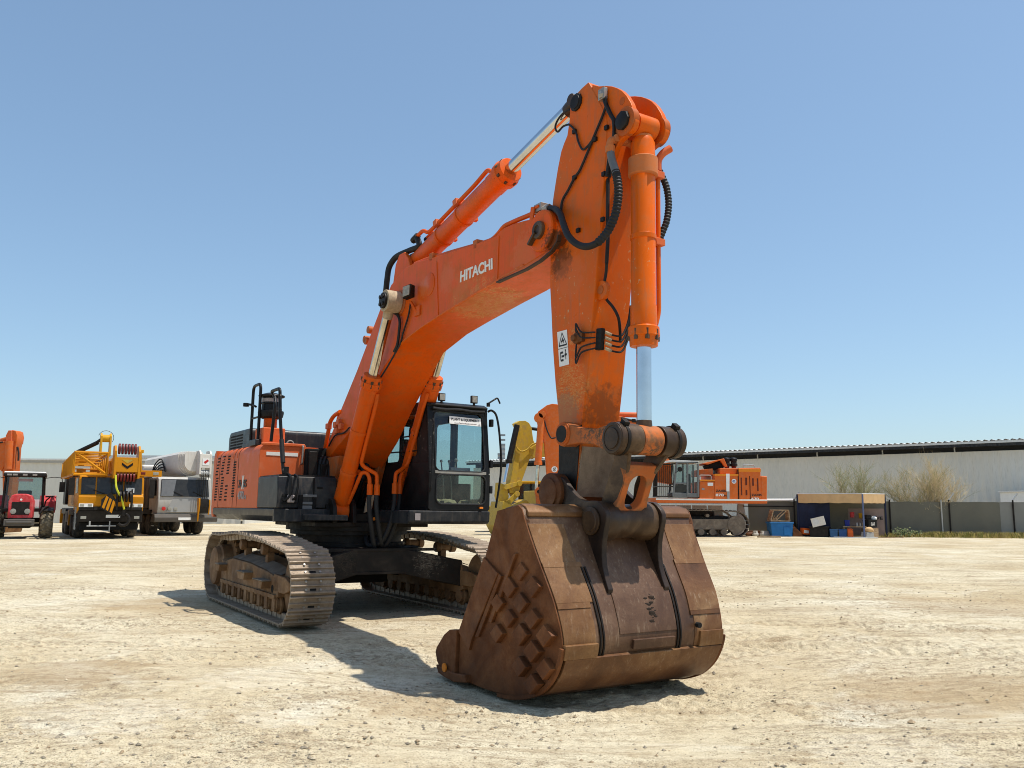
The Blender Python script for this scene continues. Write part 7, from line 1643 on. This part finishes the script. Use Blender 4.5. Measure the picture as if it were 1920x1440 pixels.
m = MB(); m.box(xs[0][0]+.5, xs[0][0]+1.1, .35, .9, 2.3, 2.9); m.box(xs[0][0]+1.0, xs[0][0]+1.15, .35, .9, 2.4, 3.5); m.build('seat', M['seat'], fcab, .05)
m = MB(); (gx0, gz0), (gx1, gz1) = L([(8.101, 2.223), (8.988, 3.994)])
for k in range(9):
    x = gx0+(gx1-gx0)*k/8; m.tube([(x, -.05, gz0), (x+.05, .0, gz1-.05)], .025, 5); 
for k in range(8):
    y = .1+k*.16; m.tube([(gx0, y, gz0), (gx0+.05, y, gz1)], .025, 5)
for z in (gz0, gz0+.55, gz1): m.tube([(gx1,-.05,z), (gx0,-.05,z), (gx0,1.3,z)], .035, 5)
m.build('cab_guard', M['belly'], fe)
(mx, mz), = L([(9.338, 3.725)]); m = MB(); m.tube([(mx-.2,-.1,mz-.2), (mx,-.35,mz)], .02, 6); m.lathe((mx,-.36,mz), (mx,-.5,mz), [(0,.14),(.03,.14)], 14); m.build('wing_mirror', M['dark_part'], fe, .01)
# boom going up to the left, arm hanging down
bmp = [(9.14, 2.923), (9.06, 4.226), (8.531, 4.899), (7.5, 6.284), (6.438, 6.752), (4.907, 7.007), (3.066, 7.14), (2.45, 7.02), (2.291, 6.589), (3.055, 6.4), (4.893, 6.267), (6.115, 6.076), (6.873, 5.765), (7.759, 4.598), (8.234, 3.079)]
fb = fprism(bmp, .85, 1.75, 'boom', M['orange_far'], None, .03)
(bx0, bz0), (bx1, bz1), (bx2, bz2) = L([(7.821, 6.806), (6.288, 6.938), (3.07, 7.45)]); m = MB(); m.cyl((bx0,1.3,bz0+.1), (bx1-.6,1.3,bz1), .15, n=16); m.mat(1); m.cyl((bx1-.6,1.3,bz1), (bx2,1.3,bz2), .09, n=14); m.build('arm_cylinder', [M['orange_faded'], M['chrome_dusty']], fb)
m = MB(); (q0, q1), (q2, q3) = L([(6.372, 6.567), (7.189, 6.132)]); m.tube([(q0-.1,.8,q1+.12), (q2,.8,q3+.35)], .06, 8); m.box(q2-.3, q2-.1, .7, .9, q3+.3, q3+.5); m.build('hydraulic_pipe', M['dark_part'], fb)
amp = [(2.004, 7.396), (2.309, 7.486), (2.613, 7.454), (3.031, 6.87), (3.203, 6.107), (3.145, 2.196), (3.011, 1.159), (2.353, 1.163), (2.182, 1.904), (2.016, 3.097), (1.858, 5.203), (1.505, 6.268), (1.388, 6.726), (1.513, 7.031)]
fa = fprism(amp, .75, 1.6, 'arm', M['orange_far'], None, .03)
(x0, z0), (x1, z1), (x2, z2) = L([(1.681, 6.602), (1.506, 4.163), (1.401, 2.557)]); m = MB(); m.cyl((x0,.62,z0), (x1,.62,z1), .19, n=16); m.cyl((x1,.62,z1), (x1-.0,.62,z1-.2), .23, n=16); fcy = m.build('bucket_cylinder', M['orange_far'], fe, .01); far_rod((x1,.62,z1), (x2,.62,z2), .10, M['chrome_dusty'], fcy, 'piston_rod')
m = MB(); m.lathe((x0+.05,.4,z0+.22), (x0+.05,.9,z0+.22), [(0,.2),(.5,.2)], 18); m.lathe((x0-.15,.4,z0+.05), (x0-.15,.9,z0+.05), [(0,.26),(.5,.26)], 18); m.build('pin_boss', M['orange_far'], fa, .01)
m = MB(); m.tube(curve([(x-9.5, .6, z) for x, z in [(1.854, 6.55), (1.969, 6.067), (2.115, 5.705), (2.262, 5.494), (2.502, 5.523)]]), .04, 6); m.build('hydraulic_hose', M['rubber'], fa)
(x3, z3), = L([(2.435, 3.731)]); MB().lathe((x3,.745,z3), (x3,.6,z3), [(0,.17),(.01,.17)], 20).build('number_disc', M['white'], fa); fit_text('02', lambda u, v, d: V(x3+v*-.13, .73-d, z3+u*.22), M['black_letter'], fa, 'lettering', .03)
m = MB(); (x4, z4), = L([(1.543, 2.464)]); m.lathe((x4,.4,z4), (x4,1.2,z4), [(0,.24),(.5,.24)], 20); m.mat(1); m.lathe((x4,.38,z4), (x4,.4,z4), [(0,.11),(.02,.11)], 16); m.mat(0); m.prism(L([(1.334, 2.435), (1.752, 2.64), (3.005, 2.928), (3.06, 2.633), (1.748, 2.198)]), 'y', .45, .6); m.prism(L([(1.335, 2.494), (1.691, 2.492), (2.024, 0.439), (1.582, 0.442)]), 'y', .6, 1.5); m.build('bucket_linkage', [M['orange_dull'], M['cavity']], fa, .01)
m = MB(); m.prism(L([(1.146, 1.32), (2.925, 1.457), (3.355, 0.578), (2.905, 0.056), (1.578, 0.063), (0.992, 0.59)]), 'y', .2, 2.1); m.build('bucket', M['rust'], fe, .03)

# ---- yellow excavator right of the cab
ye = empty('excavator', (-1.05, 50, 0), R(22), 'yellow excavator with only its arm and bucket showing right of the black cab', 'excavator')
def LY(pts): return [(x+1.2, z) for x, z in pts]
ya = MB().prism(LY([(0.05, 6.482), (0.302, 6.638), (0.678, 6.667), (0.927, 6.54), (1.082, 6.288), (1.2, 5.536), (1.353, 5.223), (1.1, 4.757), (0.434, 2.997), (0.276, 2.383), (-0.281, 2.386), (-0.341, 2.785), (-0.151, 3.771), (0.043, 5.168), (0.174, 6.262)]), 'y', -.3, .3).build('arm', M['yellow_dull'], ye, .03)
m = MB(); m.prism(LY([(0.174, 6.262), (0.043, 5.168), (-0.151, 3.771), (-0.341, 2.785), (-0.157, 2.539), (0.03, 2.783), (0.222, 3.769), (0.425, 6.26)]), 'y', -.38, -.302); m.build('side_plate', M['yellow_dull'], ya, .01)
(x0, z0), (x1, z1), (x2, z2) = LY([(0.05, 6.357), (-0.459, 4.207), (-0.712, 3.003)]); m = MB(); m.cyl((x0,-.55,z0), (x1,-.55,z1), .17, n=16); m.cyl((x1,-.55,z1+.12), (x1,-.55,z1-.1), .21, n=16); yb = m.build('bucket_cylinder', M['dark_part'], ye, .01); far_rod((x1,-.55,z1), (x2,-.55,z2), .10, M['chrome'], yb, 'piston_rod')
m = MB(); m.prism(LY([(0.978, 5.069), (1.385, 5.317), (2.795, 5.778), (5.901, 4.981), (7.41, 3.114), (7.08, 2.347), (5.88, 4.049), (2.781, 4.686), (1.222, 4.446), (0.913, 4.696)]), 'y', -.35, .35); m.build('boom', M['yellow_dull'], ye, .03)
m = MB(); m.tube(curve([(x+1.2, -.45, z) for x, z in [(0.174, 6.168), (-0.017, 5.48), (0.043, 5.074), (0.353, 4.824), (0.728, 4.946), (1.042, 5.256), (1.354, 5.348)]]), .05, 6); m.build('hydraulic_hose', M['yellow_dull'], ya)
far_rod(*[(x+1.2, 0, z) for x, z in [(1.05, 6.257), (3.111, 6.058)]], .1, M['dark_part'], ya, 'arm_cylinder_rod')
m = MB(); m.prism(LY([(-0.775, 2.788), (-0.527, 2.909), (0.28, 3.09), (0.341, 2.905), (-0.528, 2.602)]), 'y', -.5, -.36); m.prism(LY([(-0.96, 3.004), (-0.527, 2.848), (-0.344, 2.233), (-0.47, 1.56), (-0.779, 1.379), (-1.024, 2.236)]), 'y', -.3, .3)
for q in LY([(-0.589, 2.756), (0.248, 2.967), (0.09, 2.353), (-0.407, 1.865)]): m.lathe((q[0],-.55,q[1]), (q[0],0,q[1]), [(0,.16),(.9,.16)], 14)
m.prism(LY([(-0.561, 1.927), (-0.346, 1.743), (0.213, 2.23), (0.029, 2.476)]), 'y', -.5, -.36); m.build('bucket_linkage', M['yellow_dull'], ye, .01)
m = MB(); m.prism(LY([(-1.088, 1.258), (-0.963, 1.93), (-0.346, 1.682), (0.428, 2.045), (0.735, 1.768), (0.879, 0.396), (0.415, 0.005), (-0.968, 0.012), (-1.274, 0.559)]), 'y', -1.0, 1.0); m.build('bucket', M['yellow_dull'], ye, .04)
crawler(ye, 3.2, 8.4, (1.0, 3.4), 1.2, .6, M['track_dust'], None)
m = MB(); m.box(3.4, 8.6, .6, 3.6, 1.35, 2.6); m.build('upper_body', M['yellow_dull'], ye, .06); m = MB(); m.box(4.2, 7.4, 1.2, 3.2, .5, 1.36); m.build('car_body', M['belly'], ye, .04)
# ---- yellow-roofed loader behind
wl_ = empty('wheel_loader', (1.0, 56, 0), 0, 'yellow-roofed wheel loader mostly hidden behind the big bucket', 'loader')
def LW(pts): return [(x-1.0, z) for x, z in pts]
(x0, z0), (x1, z1) = LW([(0.51, 1.546), (2.915, 3.113)]); 
m = MB(); m.box(x0-.15, x1+.1, -.05, 1.9, z1, z1+.16); m.build('cab_roof', M['yellow'], wl_, .04)
for x in (x0, x0+.75, x0+1.5, x1):
    for y in (0, 1.75): MB().box(x-.05, x+.05, y, y+.1, z0-.4, z1).build('cab_pillar', M['dark_part'], wl_, .01)
pane('windscreen', [(x0,.05,z0-.2),(x1,.05,z0-.2),(x1,.05,z1),(x0,.05,z1)], .01, M['glass'], wl_); pane('rear_window', [(x0,1.8,z0-.2),(x1,1.8,z0-.2),(x1,1.8,z1),(x0,1.8,z1)], .01, M['glass_dark'], wl_)
m = MB(); m.box(x0-2.4, x1+1.0, -.3, 2.1, .8, z0-.3); m.build('body', M['yellow'], wl_, .08); m = MB(); m.box(x0-2.3, x0-.2, -.2, 1.8, z0-.3, z0+.12); m.build('bonnet', M['yellow_dull'], wl_, .08)
for x in (x0-1.3, x1+.2):
    for y in (-.2, 2.0): wheel(wl_, (x, y, .75), .75, .55, (0,1,0), M['tyre_mud'], 'wheel', 12, M['yellow'])
# ---- orange excavator at the far left edge, behind the tractor
le = empty('excavator', (-27.5, 47, 0), 0, 'orange excavator at the left edge with its folded arm rising behind the tractor', 'excavator')
def LL_(pts): return [(x+27.5, z) for x, z in pts]
la = MB().prism(LL_([(-27.544, 5.014), (-27.524, 5.513), (-27.357, 5.63), (-27.149, 5.599), (-27.043, 5.364), (-27.037, 4.895), (-27.077, 4.661), (-27.053, 3.205), (-27.066, 1.475), (-27.472, 1.477), (-27.677, 3.353), (-27.634, 4.664)]), 'y', -.3, .3).build('arm', M['orange_far'], le, .03)
MB().prism(LL_([(-27.596, 5.308), (-27.472, 5.601), (-27.296, 5.6), (-27.251, 5.013), (-27.384, 4.838), (-27.564, 4.897)]), 'y', -.42, -.32).build('cylinder_ear', M['orange_faded'], la, .02); MB().prism(LL_([(-27.42, 5.307), (-27.352, 5.571), (-27.147, 5.57), (-27.063, 5.247), (-27.095, 4.895), (-27.33, 4.896)]), 'y', .1, .45).build('cylinder_ear', M['orange_faded'], la, .02)
(x0, z0), (x1, z1) = LL_([(-27.309, 5.013), (-27.251, 3.496)]); MB().cyl((x0,-.5,z0), (x1,-.5,z1), .19, n=16).build('bucket_cylinder', M['orange_far'], le)
m = MB(); m.prism(LL_([(-27.546, 4.663), (-27.691, 5.015), (-27.925, 5.016), (-28.425, 4.668), (-29.815, 3.8), (-31.967, 1.788), (-31.637, 1.356), (-29.754, 3.074), (-28.208, 3.792), (-27.677, 3.353), (-27.536, 3.788)]), 'y', -.35, .35); m.build('boom', M['orange_far'], le, .03)
(x0, z0), (x1, z1) = LL_([(-29.304, 4.673), (-27.646, 5.191)]); MB().cyl((x0,0,z0), (x1,0,z1), .13, n=14).build('arm_cylinder', M['orange_dull'], le)
m = MB(); m.tube(curve([(x+27.5, -.4, z) for x, z in [(-28.127, 4.608), (-28.085, 4.812), (-27.918, 4.929), (-27.745, 4.957)]]), .05, 6); m.tube(curve([(x+27.5, -.2, z) for x, z in [(-27.023, 4.719), (-26.942, 4.426), (-26.907, 3.959)]]), .05, 6); m.build('hydraulic_hose', M['rubber'], la)
crawler(le, -7.5, -2.2, (-.9, 1.6), 1.25, .65, M['track_dust'], None)
m = MB(); m.box(-8.2, -2.6, -1.3, 1.7, 1.4, 2.7); m.build('upper_body', M['orange_far'], le, .06); m = MB(); m.box(-6.5, -3.2, -.7, 1.3, .5, 1.42); m.build('car_body', M['belly'], le, .04)
m = MB(); m.prism(LL_([(-27.483, 1.621), (-27.019, 1.618), (-26.837, 0.758), (-26.96, 0.103), (-27.538, 0.106), (-27.659, 0.905)]), 'y', -.8, .8); m.build('bucket', M['rust'], le, .03)
